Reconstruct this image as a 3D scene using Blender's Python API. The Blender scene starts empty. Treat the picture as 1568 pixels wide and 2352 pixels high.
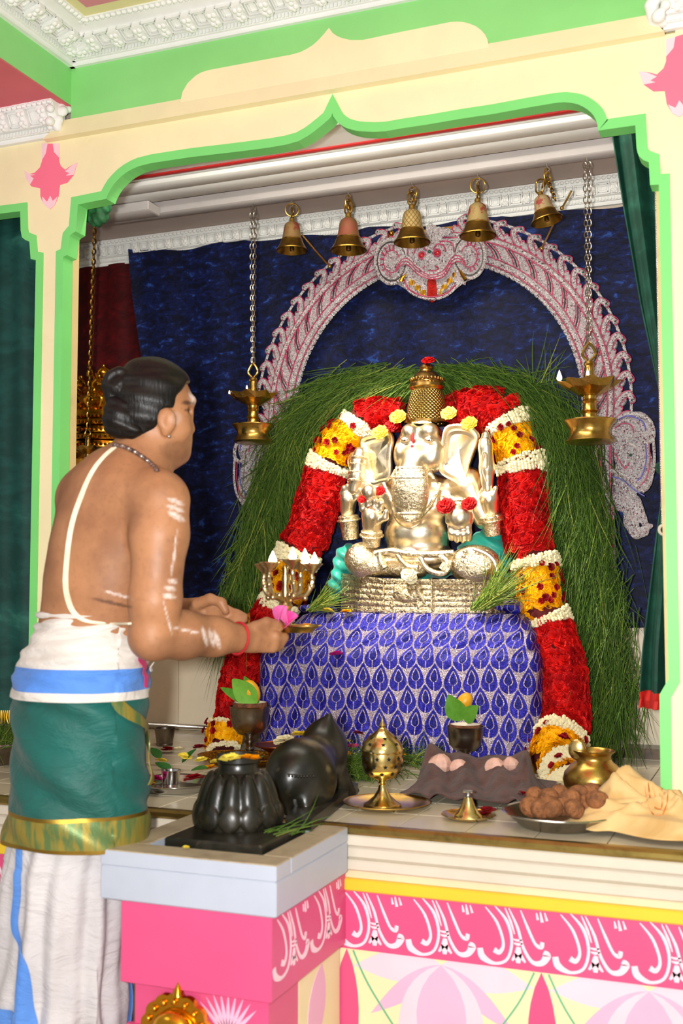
import bpy, math, random, time
import numpy as np
from mathutils import Vector, Matrix
R_ = random.Random(7)
NP = np.random.default_rng(5)
PI = math.pi
sc = bpy.context.scene
COL = sc.collection
# ---------------------------------------------------------------- camera (solved from the photo's vanishing points)
FPX = 2586.0; YAW = math.radians(21.4); PITCH = math.atan((1352 - 1176) / FPX)
CAM = np.array([0.0, -2.305, 1.15])
AX = np.array([-math.sin(YAW) * math.cos(PITCH), math.cos(YAW) * math.cos(PITCH), math.sin(PITCH)])
RX = np.array([math.cos(YAW), math.sin(YAW), 0.0])
UX = np.cross(RX, AX)
cd = bpy.data.cameras.new('camera'); cam = bpy.data.objects.new('camera', cd); COL.objects.link(cam)
cd.sensor_fit = 'VERTICAL'; cd.sensor_height = 36; cd.sensor_width = 24; cd.lens = 36 * FPX / 2352
cd.clip_start = 0.02
cam.matrix_world = Matrix(((RX[0], UX[0], -AX[0], CAM[0]), (RX[1], UX[1], -AX[1], CAM[1]), (RX[2], UX[2], -AX[2], CAM[2]), (0, 0, 0, 1)))
cd.dof.use_dof = True; cd.dof.focus_distance = 3.4; cd.dof.aperture_fstop = 3.5
sc.camera = cam
# ---------------------------------------------------------------- world, lights, exposure
wd = bpy.data.worlds.new('world'); sc.world = wd; wd.use_nodes = True
wd.node_tree.nodes['Background'].inputs[0].default_value = (1.0, 0.965, 0.92, 1)
wd.node_tree.nodes['Background'].inputs[1].default_value = 0.4
sc.view_settings.view_transform = 'Standard'; sc.view_settings.look = 'None'
sc.view_settings.exposure = 0.0; sc.view_settings.gamma = 1.0; sc.view_settings.use_curve_mapping = False
def light(name, kind, loc, target, energy, color=(1, 1, 1), size=0.1, **kw):
    l = bpy.data.lights.new(name, kind); l.energy = energy; l.color = color
    if kind == 'AREA':
        l.size = size
    else:
        l.shadow_soft_size = size
    for k, v in kw.items(): setattr(l, k, v)
    o = bpy.data.objects.new(name, l); COL.objects.link(o); o.location = loc
    o.rotation_euler = (Vector(target) - Vector(loc)).to_track_quat('-Z', 'Y').to_euler()
    return o
fl = CAM - RX * 0.13 + UX * 0.03
light('camera_flash', 'AREA', tuple(fl), tuple(CAM + AX * 3.0 + UX * .5), 80, (1.0, 0.985, 0.96), 0.07)
light('hall_ceiling_lamp', 'AREA', (0.4, -1.9, 2.72), (-0.9, 0.2, 1.2), 30, (1.0, 0.97, 0.93), 0.9)
light('hall_ceiling_lamp', 'AREA', (-2.6, -1.6, 2.72), (-1.5, 0.2, 1.0), 16, (1.0, 0.97, 0.93), 0.9)
light('shrine_fill_light', 'AREA', (-1.05, 0.40, 2.44), (-1.05, 1.15, 1.35), 8, (1.0, 0.93, 0.82), 1.2, shape='RECTANGLE', size_y=0.05)  # unseen strip light, added to brighten the shrine interior
light('shrine_spot_lamp', 'SPOT', (-1.45, 0.40, 2.40), (-1.10, 1.1, 1.45), 215, (1.0, 0.9, 0.72), 0.03, spot_size=math.radians(44), spot_blend=0.7)
# ---------------------------------------------------------------- pixel -> place helpers (frame 1568 x 2352)
def ray(px, py): return AX + RX * ((px - 784) / FPX) - UX * ((py - 1176) / FPX)
def PY(px, py, Y):
    d = ray(px, py); return CAM + d * ((Y - CAM[1]) / d[1])
def PZ(px, py, z):
    d = ray(px, py); return CAM + d * ((z - CAM[2]) / d[2])
def PD(px, py, D): return CAM + ray(px, py) * D
def PX(px, py, X):
    d = ray(px, py); return CAM + d * ((X - CAM[0]) / d[0])
def pix(p):
    q = np.asarray(p, float) - CAM; D = q @ AX
    return 784 + FPX * (q @ RX) / D, 1176 - FPX * (q @ UX) / D
# ---------------------------------------------------------------- node expressions
class X:
    def __init__(s, t, k): s.t, s.k = t, k
    def op(s, o, *a, clamp=False):
        n = s.t.nodes.new('ShaderNodeMath'); n.operation = o; n.use_clamp = clamp
        for i, v in enumerate((s,) + a):
            if isinstance(v, X): s.t.links.new(v.k, n.inputs[i])
            else: n.inputs[i].default_value = v
        return X(s.t, n.outputs[0])
    def __add__(s, o): return s.op('ADD', o)
    __radd__ = __add__
    def __sub__(s, o): return s.op('SUBTRACT', o)
    def __rsub__(s, o): return (s * -1.0) + o
    def __mul__(s, o): return s.op('MULTIPLY', o)
    __rmul__ = __mul__
    def __truediv__(s, o): return s.op('DIVIDE', o)
    def abs(s): return s.op('ABSOLUTE')
    def sqrt(s): return s.op('SQRT')
    def floor(s): return s.op('FLOOR')
    def mod(s, o): return s.op('FLOORED_MODULO', o)
    def sin(s): return s.op('SINE')
    def gt(s, o): return s.op('GREATER_THAN', o)
    def lt(s, o): return s.op('LESS_THAN', o)
    def min(s, o): return s.op('MINIMUM', o)
    def max(s, o): return s.op('MAXIMUM', o)
    def ss(s, a, b):
        n = s.t.nodes.new('ShaderNodeMapRange'); n.interpolation_type = 'SMOOTHSTEP'
        s.t.links.new(s.k, n.inputs[0]); n.inputs[1].default_value = a; n.inputs[2].default_value = b
        return X(s.t, n.outputs[0])
class MT:
    """small material builder"""
    def __init__(s, name):
        s.m = bpy.data.materials.new(name); s.m.use_nodes = True; s.t = s.m.node_tree
        s.b = s.t.nodes['Principled BSDF']
    def new(s, n): return s.t.nodes.new('ShaderNode' + n)
    def coord(s, kind='Object'):
        n = s.new('TexCoord'); return n.outputs[kind]
    def xyz(s, kind='Object'):
        n = s.new('SeparateXYZ'); s.t.links.new(s.coord(kind), n.inputs[0]); return [X(s.t, n.outputs[i]) for i in range(3)]
    def noise(s, scale=5, detail=3, rough=.5, co=None, stretch=None, dist=0):
        n = s.new('TexNoise'); n.inputs['Scale'].default_value = scale; n.inputs['Detail'].default_value = detail
        n.inputs['Roughness'].default_value = rough; n.inputs['Distortion'].default_value = dist
        co = co or s.coord()
        if stretch:
            mp = s.new('Mapping'); mp.inputs['Scale'].default_value = stretch; s.t.links.new(co, mp.inputs[0]); co = mp.outputs[0]
        s.t.links.new(co, n.inputs['Vector']); return X(s.t, n.outputs[0])
    def voronoi(s, scale=50, feature='F1', out='Distance', co=None):
        n = s.new('TexVoronoi'); n.feature = feature; n.inputs['Scale'].default_value = scale
        s.t.links.new(co or s.coord(), n.inputs['Vector']); return X(s.t, n.outputs[out])
    def attr(s, name):
        n = s.new('Attribute'); n.attribute_name = name; return n
    def mix(s, f, a, b):
        n = s.new('Mix'); n.data_type = 'RGBA'
        for i, v in ((0, f), (6, a), (7, b)):
            if isinstance(v, X): s.t.links.new(v.k, n.inputs[i])
            elif hasattr(v, 'is_output'): s.t.links.new(v, n.inputs[i])
            else: n.inputs[i].default_value = v if i == 0 else (*v, 1)
        return n.outputs[2]
    def set(s, key, v):
        i = s.b.inputs[key]
        if isinstance(v, X): s.t.links.new(v.k, i)
        elif hasattr(v, 'is_output'): s.t.links.new(v, i)
        elif isinstance(v, tuple): i.default_value = (*v, 1) if len(v) == 3 and len(i.default_value) == 4 else v
        else: i.default_value = v
        return s
    def bump(s, h, strength=.3, dist=.01):
        n = s.new('Bump'); n.inputs['Strength'].default_value = strength; n.inputs['Distance'].default_value = dist
        s.t.links.new(h.k, n.inputs['Height']); s.t.links.new(n.outputs[0], s.b.inputs['Normal']); return s
def pm(name, col, rough=.5, metal=0, var=.12, scale=14, bump=0, bscale=60, col2=None, **kw):
    """plain procedural material: noise-varied colour, optional fine relief"""
    m = MT(name)
    c2 = col2 or tuple(max(0, c * (1 - 2 * var)) for c in col)
    c1 = col if col2 else tuple(min(1, c * (1 + var)) for c in col)
    n = m.noise(scale, 4, .6)
    m.set('Base Color', m.mix(n.ss(.3, .72), c1, c2)).set('Roughness', rough).set('Metallic', metal)
    for k, v in kw.items(): m.set(k.replace('_', ' '), v)
    if bump: m.bump(m.noise(bscale, 4, .6), bump)
    return m.m
# ---------------------------------------------------------------- geometry helpers: a geo is (verts Nx3, faces)
def join(*gs):
    vs, fs, o = [], [], 0
    for v, f in gs:
        v = np.asarray(v, float).reshape(-1, 3); vs.append(v); fs += [tuple(i + o for i in q) for q in f]; o += len(v)
    return np.concatenate(vs), fs
def xf(g, M):
    v = np.asarray(g[0], float); M = np.array(M)
    return v @ M[:3, :3].T + M[:3, 3], g[1]
def mv(g, p): return np.asarray(g[0], float) + np.asarray(p, float), g[1]
def frame(o, x, y, z):
    return Matrix(((x[0], y[0], z[0], o[0]), (x[1], y[1], z[1], o[1]), (x[2], y[2], z[2], o[2]), (0, 0, 0, 1)))
def unit(v): v = np.asarray(v, float); return v / max(1e-9, np.linalg.norm(v))
def aim(d, up=(0, 0, 1)):
    z = unit(d); x = np.cross(up, z)
    x = unit(x) if np.linalg.norm(x) > 1e-5 else np.array([1., 0, 0])
    return x, np.cross(z, x), z
def rotz(a, loc=(0, 0, 0)): return Matrix.Translation(loc) @ Matrix.Rotation(a, 4, 'Z')
def box(x0, x1, y0, y1, z0, z1, b=0):
    if b <= 0:
        v = [(x, y, z) for z in (z0, z1) for y in (y0, y1) for x in (x0, x1)]
        return v, [(0, 2, 3, 1), (4, 5, 7, 6), (0, 1, 5, 4), (2, 6, 7, 3), (0, 4, 6, 2), (1, 3, 7, 5)]
    def ring(i, z): return [(x0 + i + c, y0 + i, z) if 0 else p for p in ((x0 + i + b, y0 + i, z), (x1 - i - b, y0 + i, z), (x1 - i, y0 + i + b, z), (x1 - i, y1 - i - b, z), (x1 - i - b, y1 - i, z), (x0 + i + b, y1 - i, z), (x0 + i, y1 - i - b, z), (x0 + i, y0 + i + b, z))]
    v = ring(b, z0) + ring(0, z0 + b) + ring(0, z1 - b) + ring(b, z1)
    f = [tuple(range(7, -1, -1)), tuple(range(24, 32))]
    for k in range(3):
        for i in range(8): f.append((k * 8 + i, k * 8 + (i + 1) % 8, k * 8 + 8 + (i + 1) % 8, k * 8 + 8 + i))
    return v, f
def lathe(prof, n=32, sx=1, sy=1, caps=True, ang=None):
    """prof: [(r,z)...] bottom to top around z"""
    v, f = [], []
    for r, z in prof:
        for i in range(n):
            a = 2 * PI * i / n; v.append((r * math.cos(a) * sx, r * math.sin(a) * sy, z))
    for k in range(len(prof) - 1):
        for i in range(n):
            j = (i + 1) % n; f.append((k * n + i, k * n + j, k * n + n + j, k * n + n + i))
    if caps:
        if prof[0][0] > 1e-6: f.append(tuple(range(n - 1, -1, -1)))
        if prof[-1][0] > 1e-6: f.append(tuple((len(prof) - 1) * n + i for i in range(n)))
    return np.array(v), f
def smooth_path(pts, n=8, closed=False):
    P = [np.asarray(p, float) for p in pts]; out = []; m = len(P)
    for i in range(m if closed else m - 1):
        a, b, c, d = (P[(i - 1) % m], P[i], P[(i + 1) % m], P[(i + 2) % m]) if closed else (P[max(i - 1, 0)], P[i], P[i + 1], P[min(i + 2, m - 1)])
        for k in range(n):
            t = k / n
            out.append(.5 * ((2 * b) + (c - a) * t + (2 * a - 5 * b + 4 * c - d) * t * t + (3 * b - a - 3 * c + d) * t ** 3))
    if not closed: out.append(P[-1])
    return np.array(out)
def tube(path, r, n=8, closed=False, flat=1.0, up=None):
    """r: number or list; flat squashes the second axis"""
    P = np.asarray(path, float); m = len(P)
    rr = np.full(m, r) if np.isscalar(r) else np.interp(np.linspace(0, 1, m), np.linspace(0, 1, len(r)), r)
    T = np.roll(P, -1, 0) - np.roll(P, 1, 0) if closed else np.gradient(P, axis=0)
    v, f = [], []
    u = np.array(up, float) if up is not None else (np.array([0, 0, 1.]) if abs(unit(T[0])[2]) < .9 else np.array([0, 1., 0]))
    for i in range(m):
        t = unit(T[i])
        x = unit(np.cross(u, t)) if up is not None or i == 0 else unit(x - t * (x @ t))
        y = np.cross(t, x)
        for k in range(n):
            a = 2 * PI * k / n; v.append(P[i] + rr[i] * (x * math.cos(a) + y * math.sin(a) * flat))
    for i in range(m if closed else m - 1):
        for k in range(n):
            a, b = i * n, ((i + 1) % m) * n; f.append((a + k, a + (k + 1) % n, b + (k + 1) % n, b + k))
    if not closed: f += [tuple(range(n - 1, -1, -1)), tuple((m - 1) * n + k for k in range(n))]
    return np.array(v), f
def torus(R, r, n=20, m=8, ex=0):
    """ring in xz plane, stretched ex along z"""
    p = [(R * math.cos(2 * PI * i / n), 0, R * math.sin(2 * PI * i / n) + (ex if i < n / 2 else -ex)) for i in range(n)]
    return tube(p, r, m, True, up=(0, 1, 0))
def prism(poly, d0, d1, mp):
    """extrude a 2D polygon; mp(a, b, depth) -> xyz"""
    n = len(poly); v = [mp(a, b, d0) for a, b in poly] + [mp(a, b, d1) for a, b in poly]
    return v, [tuple(range(n)), tuple(range(2 * n - 1, n - 1, -1))] + [(i, i + n, (i + 1) % n + n, (i + 1) % n) for i in range(n)]
def ribbon2(path, w0, w1, d0, d1, mp):
    """strip between two offsets of an open 2D path, extruded"""
    P = np.asarray(path, float); T = np.gradient(P, axis=0); T /= np.maximum(1e-9, np.linalg.norm(T, axis=1))[:, None]
    N = np.stack([-T[:, 1], T[:, 0]], 1); a = P + N * np.asarray(w0).reshape(-1, 1); b = P + N * np.asarray(w1).reshape(-1, 1); v, f = [], []
    for i in range(len(P)): v += [mp(*a[i], d0), mp(*b[i], d0), mp(*b[i], d1), mp(*a[i], d1)]
    for i in range(len(P) - 1):
        for k in range(4): f.append((i * 4 + k, i * 4 + (k + 1) % 4, i * 4 + 4 + (k + 1) % 4, i * 4 + 4 + k))
    e = (len(P) - 1) * 4
    return v, f + [(3, 2, 1, 0), (e, e + 1, e + 2, e + 3)]
def grid(fn, nu, nv, closed=False):
    v = [fn(i / (nu if closed else nu - 1), j / (nv - 1)) for j in range(nv) for i in range(nu)]; f = []
    for j in range(nv - 1):
        for i in range(nu if closed else nu - 1):
            i2 = (i + 1) % nu; f.append((j * nu + i, j * nu + i2, j * nu + nu + i2, j * nu + nu + i))
    return np.array([np.asarray(q, float) for q in v]), f
def thick(g, t):
    """solid sheet from an open quad sheet"""
    v, f = g; v = np.asarray(v, float); n = np.zeros_like(v)
    for q in f:
        a = np.cross(v[q[1]] - v[q[0]], v[q[2]] - v[q[0]])
        for i in q: n[i] += a
    n /= np.maximum(1e-12, np.linalg.norm(n, axis=1))[:, None]; m = len(v)
    from collections import Counter
    ed = Counter(); F = list(f) + [tuple(i + m for i in reversed(q)) for q in f]
    for q in f:
        for i in range(len(q)): ed[(q[i], q[(i + 1) % len(q)])] += 1
    for (a, b) in ed:
        if (b, a) not in ed: F.append((b, a, a + m, b + m))
    return np.concatenate([v, v - n * t]), F
def ball(r, n=14, m=9, s=(1, 1, 1)):
    g = lathe([(r * math.sin(PI * k / (m - 1)), -r * math.cos(PI * k / (m - 1))) for k in range(m)], n, caps=False)
    return np.array(g[0]) * np.array(s), g[1]
# ---------------------------------------------------------------- objects
OFF = {}
def tag(o, label=None, cat=None, group=None, kind=None):
    if label: o['label'] = label
    if cat: o['category'] = cat
    if group: o['group'] = group
    if kind: o['kind'] = kind
    return o
def thing(name, label, cat, loc=(0, 0, 0), group=None, rz=0, kind=None):
    o = bpy.data.objects.new(name, None); COL.objects.link(o); o.location = tuple(loc); o.rotation_euler[2] = rz
    o.empty_display_size = .05; OFF[o.name] = np.asarray(loc, float); return tag(o, label, cat, group, kind)
def mesh(name, g, mat, smooth=True, angle=40, uv=None, colors=None):
    me = bpy.data.meshes.new(name); me.from_pydata([tuple(map(float, p)) for p in g[0]], [], [tuple(map(int, q)) for q in g[1]]); 
    for m in (mat if isinstance(mat, (list, tuple)) else [mat]): me.materials.append(m)
    if smooth:
        me.polygons.foreach_set('use_smooth', [True] * len(me.polygons))
        if angle: me.set_sharp_from_angle(angle=math.radians(angle))
    if uv is not None:
        l = me.uv_layers.new(name='UVMap'); idx = np.empty(len(me.loops), int); me.loops.foreach_get('vertex_index', idx)
        l.data.foreach_set('uv', np.asarray(uv, float)[idx].ravel())
    if colors is not None:
        a = me.color_attributes.new('paint', 'FLOAT_COLOR', 'POINT'); a.data.foreach_set('color', np.asarray(colors, float).ravel())
    me.update(); return me
def put(name, me, parent=None, loc=None, rot=None, scale=None, label=None, cat=None, group=None, kind=None):
    o = bpy.data.objects.new(name, me); COL.objects.link(o)
    off = OFF.get(parent.name, np.zeros(3)) if parent else np.zeros(3)
    if parent: o.parent = parent
    if loc is not None: o.location = tuple(np.asarray(loc, float) - off)
    if rot is not None:
        if isinstance(rot, Matrix): o.rotation_euler = rot.to_euler()
        else: o.rotation_euler = rot
    if scale is not None: o.scale = (scale,) * 3 if np.isscalar(scale) else scale
    return tag(o, label, cat, group, kind)
def mk(name, g, mat, parent=None, label=None, cat=None, group=None, kind=None, local=False, **kw):
    """one mesh object; vertices given in world space (or the parent's frame when local)"""
    v = np.asarray(g[0], float)
    if parent is not None and not local and parent.name in OFF: v = v - OFF[parent.name]
    base = np.zeros(3)
    o = put(name, mesh(name, (v, g[1]), mat, **kw), parent, None, None, None, label, cat, group, kind)
    if parent is not None: OFF[o.name] = OFF.get(parent.name, np.zeros(3))
    return o
def top(name, g, mat, label, cat, group=None, kind=None, **kw):
    """one-mesh thing with its origin at its base"""
    v = np.asarray(g[0], float); b = np.array([*(v[:, :2].min(0) + v[:, :2].max(0)) / 2, v[:, 2].min()])
    o = put(name, mesh(name, (v - b, g[1]), mat, **kw), None, b, None, None, label, cat, group, kind); OFF[o.name] = b; return o
def struct(name, g, mat, label=None, cat=None, parent=None, **kw):
    return mk(name, g, mat, parent, label, cat, kind='structure' if parent is None else None, **kw)
def clone(root, loc, rot=None, scale=None, label=None, group=None):
    def rec(o, par):
        c = o.copy(); COL.objects.link(c); c.parent = par
        for ch in o.children: rec(ch, c)
        return c
    r = rec(root, None); r.location = tuple(loc)
    if rot is not None: r.rotation_euler = rot.to_euler() if isinstance(rot, Matrix) else rot
    if scale is not None: r.scale = (scale,) * 3
    if label: r['label'] = label
    if group: r['group'] = group
    return r
# ---------------------------------------------------------------- implicit surfaces -> mesh (surface nets)
def smin(a, b, k):
    if k <= 0: return np.minimum(a, b)
    h = np.clip(.5 + .5 * (b - a) / k, 0, 1); return b * (1 - h) + a * h - k * h * (1 - h)
def s_ell(c, r, ax=None):
    c = np.asarray(c, float); r = np.asarray(r, float); A = np.eye(3) if ax is None else np.array([unit(q) for q in ax])
    def f(p):
        q = (p - c) @ A.T; k0 = np.linalg.norm(q / r, axis=1); k1 = np.linalg.norm(q / (r * r), axis=1)
        return k0 * (k0 - 1) / np.maximum(k1, 1e-6)
    return f, c, r.max()
def s_cap(a, b, ra, rb=None, flat=None):
    a = np.asarray(a, float); b = np.asarray(b, float); rb = ra if rb is None else rb; d = b - a; L = d @ d
    def f(p):
        q = p - a; t = np.clip(q @ d / max(L, 1e-9), 0, 1); return np.linalg.norm(q - t[:, None] * d, axis=1) - (ra + (rb - ra) * t)
    return f, (a + b) / 2, math.sqrt(L) / 2 + max(ra, rb)
class SDF:
    def __init__(s): s.ops = []
    def add(s, prim, k=.02): s.ops.append((prim, k, 1)); return s
    def cut(s, prim, k=.01): s.ops.append((prim, k, -1)); return s
    def chain(s, pts, rad, k=.012):
        for i in range(len(pts) - 1): s.add(s_cap(pts[i], pts[i + 1], rad[i], rad[i + 1]), k)
        return s
    def ev(s, p):
        d = np.full(len(p), 1.0)
        for (f, c, r), k, sg in s.ops:
            m = np.where(np.linalg.norm(p - c, axis=1) < r * 1.25 + k * 2 + .05)[0]
            if len(m) == 0: continue
            q = f(p[m]); d[m] = smin(d[m], q, k) if sg > 0 else -smin(-d[m], q, k)
        return d
    def mesh(s, h, disp=None):
        lo = np.min([c - r for (f, c, r), k, sg in s.ops if sg > 0], 0) - 3 * h; hi = np.max([c + r for (f, c, r), k, sg in s.ops if sg > 0], 0) + 3 * h
        B = 8; nb = np.ceil((hi - lo) / (h * B)).astype(int) + 1; n = nb * B
        g = np.stack(np.meshgrid(*[np.arange(k) for k in nb], indexing='ij'), -1).reshape(-1, 3)
        dc = s.ev(lo + (g + .5) * B * h)
        F = np.repeat(np.repeat(np.repeat(np.where(dc > 0, 1., -1.).reshape(nb), B, 0), B, 1), B, 2).astype(np.float32)
        act = g[np.abs(dc) < B * h * .87 * 1.5 + .012]
        off = np.stack(np.meshgrid(*[np.arange(B)] * 3, indexing='ij'), -1).reshape(-1, 3)
        for i in range(0, len(act), 800):
            idx = (act[i:i + 800, None, :] * B + off[None]).reshape(-1, 3); p = lo + idx * h; d = s.ev(p)
            if disp is not None: d = d + disp(p)
            F[idx[:, 0], idx[:, 1], idx[:, 2]] = d
        S = F < 0
        cs = [S[a:n[0] - 1 + a, b:n[1] - 1 + b, c:n[2] - 1 + c] for a in (0, 1) for b in (0, 1) for c in (0, 1)]
        cnt = sum(c.astype(np.int8) for c in cs); ac = np.argwhere((cnt > 0) & (cnt < 8))
        vid = np.full(n - 1, -1, np.int64); vid[ac[:, 0], ac[:, 1], ac[:, 2]] = np.arange(len(ac))
        cor = np.array([(a, b, c) for a in (0, 1) for b in (0, 1) for c in (0, 1)])
        val = np.stack([F[ac[:, 0] + a, ac[:, 1] + b, ac[:, 2] + c] for a, b, c in cor], 1)
        sm = np.zeros((len(ac), 3)); ct = np.zeros(len(ac))
        for i in range(8):
            for j in range(i + 1, 8):
                if np.abs(cor[i] - cor[j]).sum() == 1:
                    m = (val[:, i] < 0) != (val[:, j] < 0); t = np.clip(val[m, i] / (val[m, i] - val[m, j]), 0, 1)
                    sm[m] += cor[i] + (cor[j] - cor[i]) * t[:, None]; ct[m] += 1
        V = lo + (ac + sm / ct[:, None]) * h; faces = []
        for ax in range(3):
            a1, a2 = (ax + 1) % 3, (ax + 2) % 3; e = [0, 0, 0]; e[ax] = 1
            A = S[:n[0] - e[0], :n[1] - e[1], :n[2] - e[2]]; Bb = S[e[0]:, e[1]:, e[2]:]
            w = np.argwhere(A != Bb); w = w[(w[:, a1] > 0) & (w[:, a2] > 0) & (w[:, a1] < n[a1] - 1) & (w[:, a2] < n[a2] - 1)]
            flip = Bb[w[:, 0], w[:, 1], w[:, 2]]; q = []
            for d1, d2 in ((1, 1), (0, 1), (0, 0), (1, 0)):
                c = w.copy(); c[:, a1] -= d1; c[:, a2] -= d2; q.append(vid[c[:, 0], c[:, 1], c[:, 2]])
            q = np.stack(q, 1); q[flip] = q[flip][:, ::-1]; faces.append(q[(q >= 0).all(1)])
        return V, [tuple(q) for q in np.concatenate(faces)]
# ================================================================ materials of the place
def rgb(h, k=1.0):
    h = h.lstrip('#'); c = [int(h[i:i + 2], 16) / 255 for i in (0, 2, 4)]
    return tuple(k * (x / 12.92 if x <= .04045 else ((x + .055) / 1.055) ** 2.4) for x in c)
def paint(name, hexc, rough=.55, dirt=.0, dirtcol='#8a7f5c', brush=True):
    m = MT(name); c = rgb(hexc); n = m.noise(6, 5, .6); k = m.mix(n.ss(.3, .7), c, tuple(x * .93 for x in c))
    if dirt:
        d = m.noise(9, 8, .7).ss(.62 - dirt * .25, .8) * dirt; k = m.mix(d, k, rgb(dirtcol))
    m.set('Base Color', k).set('Roughness', rough)
    if brush: m.bump(m.noise(40, 4, .6, stretch=(1, 1, 4)), .08, .004)
    return m.m
M = {}
M['cream'] = paint('cream_paint', '#f3e5b8', .5, .22, '#c9b780')
M['cream_dirty'] = paint('cream_paint_dirty', '#d9c48a', .6, .5, '#8f7d50')
M['green'] = paint('green_paint', '#8cd67e', .5)
M['green_edge'] = paint('green_edge_paint', '#7ad876', .5, .12, '#3d8a45')
M['plaster'] = paint('white_plaster', '#eeeeea', .6)
M['plaster_old'] = paint('grey_white_plaster', '#cfcbc8', .65, .2, '#8c8680')
M['pink_ceiling'] = paint('pink_ceiling_paint', '#dc8a96', .6)
M['pink_red'] = paint('coral_paint', '#d8606e', .55)
M['yellow_ceiling'] = paint('pale_yellow_ceiling', '#e9dfa6', .6)
M['ceil_in'] = paint('beige_ceiling', '#bcaaa0', .7, .15, '#96857c')
M['timber'] = paint('white_painted_timber', '#cbc4c1', .6, .35, '#6d665f')
M['red_line'] = paint('red_line_paint', '#c02828', .5)
M['pink'] = paint('pink_paint', '#dc5080', .45, .05, '#c84070')
M['pink2'] = paint('pink_front_paint', '#da5080', .42)
M['motif'] = paint('motif_pink', '#f5728e', .5)
M['motif_pale'] = paint('motif_pale', '#f6cdd6', .5)
M['yellow'] = paint('yellow_paint', '#ecc531', .4, .1)
M['slab_grey'] = paint('grey_white_slab', '#b3bac8', .4, .22, '#9a8a66')
M['slab_top'] = paint('stained_slab_top', '#b3a488', .5, .85, '#6b5c44')
M['marble_edge'] = paint('marble_edge', '#d6ccba', .35, .25, '#cdb690')
M['peach'] = paint('peach_board', '#ecd3ac', .5, .2)
M['white_print'] = paint('white_paint_strokes', '#f8d8e4', .5, brush=False)
M['petal_pale'] = paint('pale_pink_petal', '#efd0dc', .5, brush=False)
M['petal_mid'] = paint('mid_pink_petal', '#ecb4d0', .5, brush=False)
M['panel_cream'] = paint('panel_cream', '#efe3b2', .5, brush=False)
M['line_green'] = paint('green_line', '#63b58a', .5, brush=False)
M['wall_tile'] = paint('ivory_wall_tile', '#e9dcc0', .25, .12, '#b79e74', brush=False)
M['grout'] = paint('tile_grout', '#a89a80', .8, brush=False)
M['floor_tile'] = paint('beige_floor_tile', '#cfc5ac', .22, .3, '#95876b', brush=False)
M['hall_floor'] = paint('hall_floor_stone', '#b9b0a4', .3, .2, brush=False)
M['wall_in'] = paint('inner_wall_paint', '#c8b9a8', .7, .2)
def metal(name, hexc, rough=.25, tarnish=.0, tcol='#4a3618', bump=0, bscale=60):
    m = MT(name); c = rgb(hexc); n = m.noise(18, 6, .65)
    k = m.mix(n.ss(.45, .75) * (tarnish + .08), c, rgb(tcol)); m.set('Base Color', k).set('Metallic', 1.0)
    m.set('Roughness', m.noise(30, 4, .6) * .2 + (rough - .1))
    if bump: m.bump(m.noise(bscale, 3, .6), bump, .003)
    return m.m
M['brass'] = metal('brass', '#cda857', .28, .25)
M['brass_dark'] = metal('dark_brass', '#94702f', .34, .5)
M['brass_bright'] = metal('bright_brass', '#e9cd84', .2, .1)
M['brass_edge'] = metal('brass_edge_strip', '#a08a4c', .32, .5, '#3c3218')
M['steel'] = metal('steel', '#c9c6c2', .16, .05, '#6a6460')
M['steel_dark'] = metal('tarnished_steel', '#8f8578', .3, .5, '#3a3028')
M['chain'] = metal('chain_steel', '#b9b0a4', .25, .2)
M['gold'] = metal('gold', '#e0a02c', .2, .15, '#6b3c08')
XY = lambda x, z, y: (x, y, z)
# ================================================================ the room
EDGE, YA, YW, ZP = 0.045, 0.30, 1.40, 0.63
struct('floor', box(-5, 3, -4.5, EDGE, -.06, 0), M['hall_floor'], 'pale stone hall floor in front of the platform', 'floor')
wb = struct('wall_back', box(-4.6, 2.4, YW, YW + .1, ZP, 2.6), M['wall_in'], 'back wall of the shrine behind the velvet', 'wall')
tw, th = .2, .27                                            # ivory tiles on the lower back wall
tm = mesh('wall_tile', box(.0015, tw - .0015, -.006, 0, .0015, th - .0015, .001), M['wall_tile'], smooth=False)
mk('grout_bed', box(-3.2, .5, YW - .002, YW, ZP, ZP + 3 * th), M['grout'], wb)
for i in range(17):
    for j in range(3): put('wall_tile', tm, wb, (-2.9 + i * tw, YW, ZP + j * th))
struct('wall_left', box(-4.7, -4.6, EDGE, YW + .1, ZP, 2.6), M['wall_in'], 'left end wall of the shrine', 'wall')
struct('wall_right', box(2.4, 2.5, EDGE, YW + .1, ZP, 2.6), M['wall_in'], 'right end wall of the shrine', 'wall')
struct('ceiling_shrine', box(-4.6, 2.4, YA + .05, YW, 2.5, 2.56), M['ceil_in'], 'beige ceiling inside the shrine', 'ceiling')
so = struct('trim_soffit', box(-4.4, 2.2, YA + .06, 1.0, 2.485, 2.5), M['plaster'], 'white ridged moulding under the ceiling behind the arch', 'moulding')
for y0, y1, z0, mm in ((.50, .545, 2.478, 'plaster'), (.60, .62, 2.472, 'plaster_old'), (.775, .795, 2.479, 'red_line'), (.82, .885, 2.468, 'plaster'), (.90, .985, 2.474, 'plaster')):
    mk('ridge', box(-4.4, 2.2, y0, y1, z0, 2.4855, .002), M[mm], so)
bmb = struct('trim_bell_beam', box(-2.25, 1.6, 1.045, 1.10, 2.455, 2.5, .003), M['timber'], 'white painted timber beam that carries the bells', 'beam')
struct('trim_beam_end', box(-3.2, -1.985, .955, 1.035, 2.44, 2.4735, .003), M['timber'], 'short white timber end beside the bell beam', 'beam')
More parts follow.
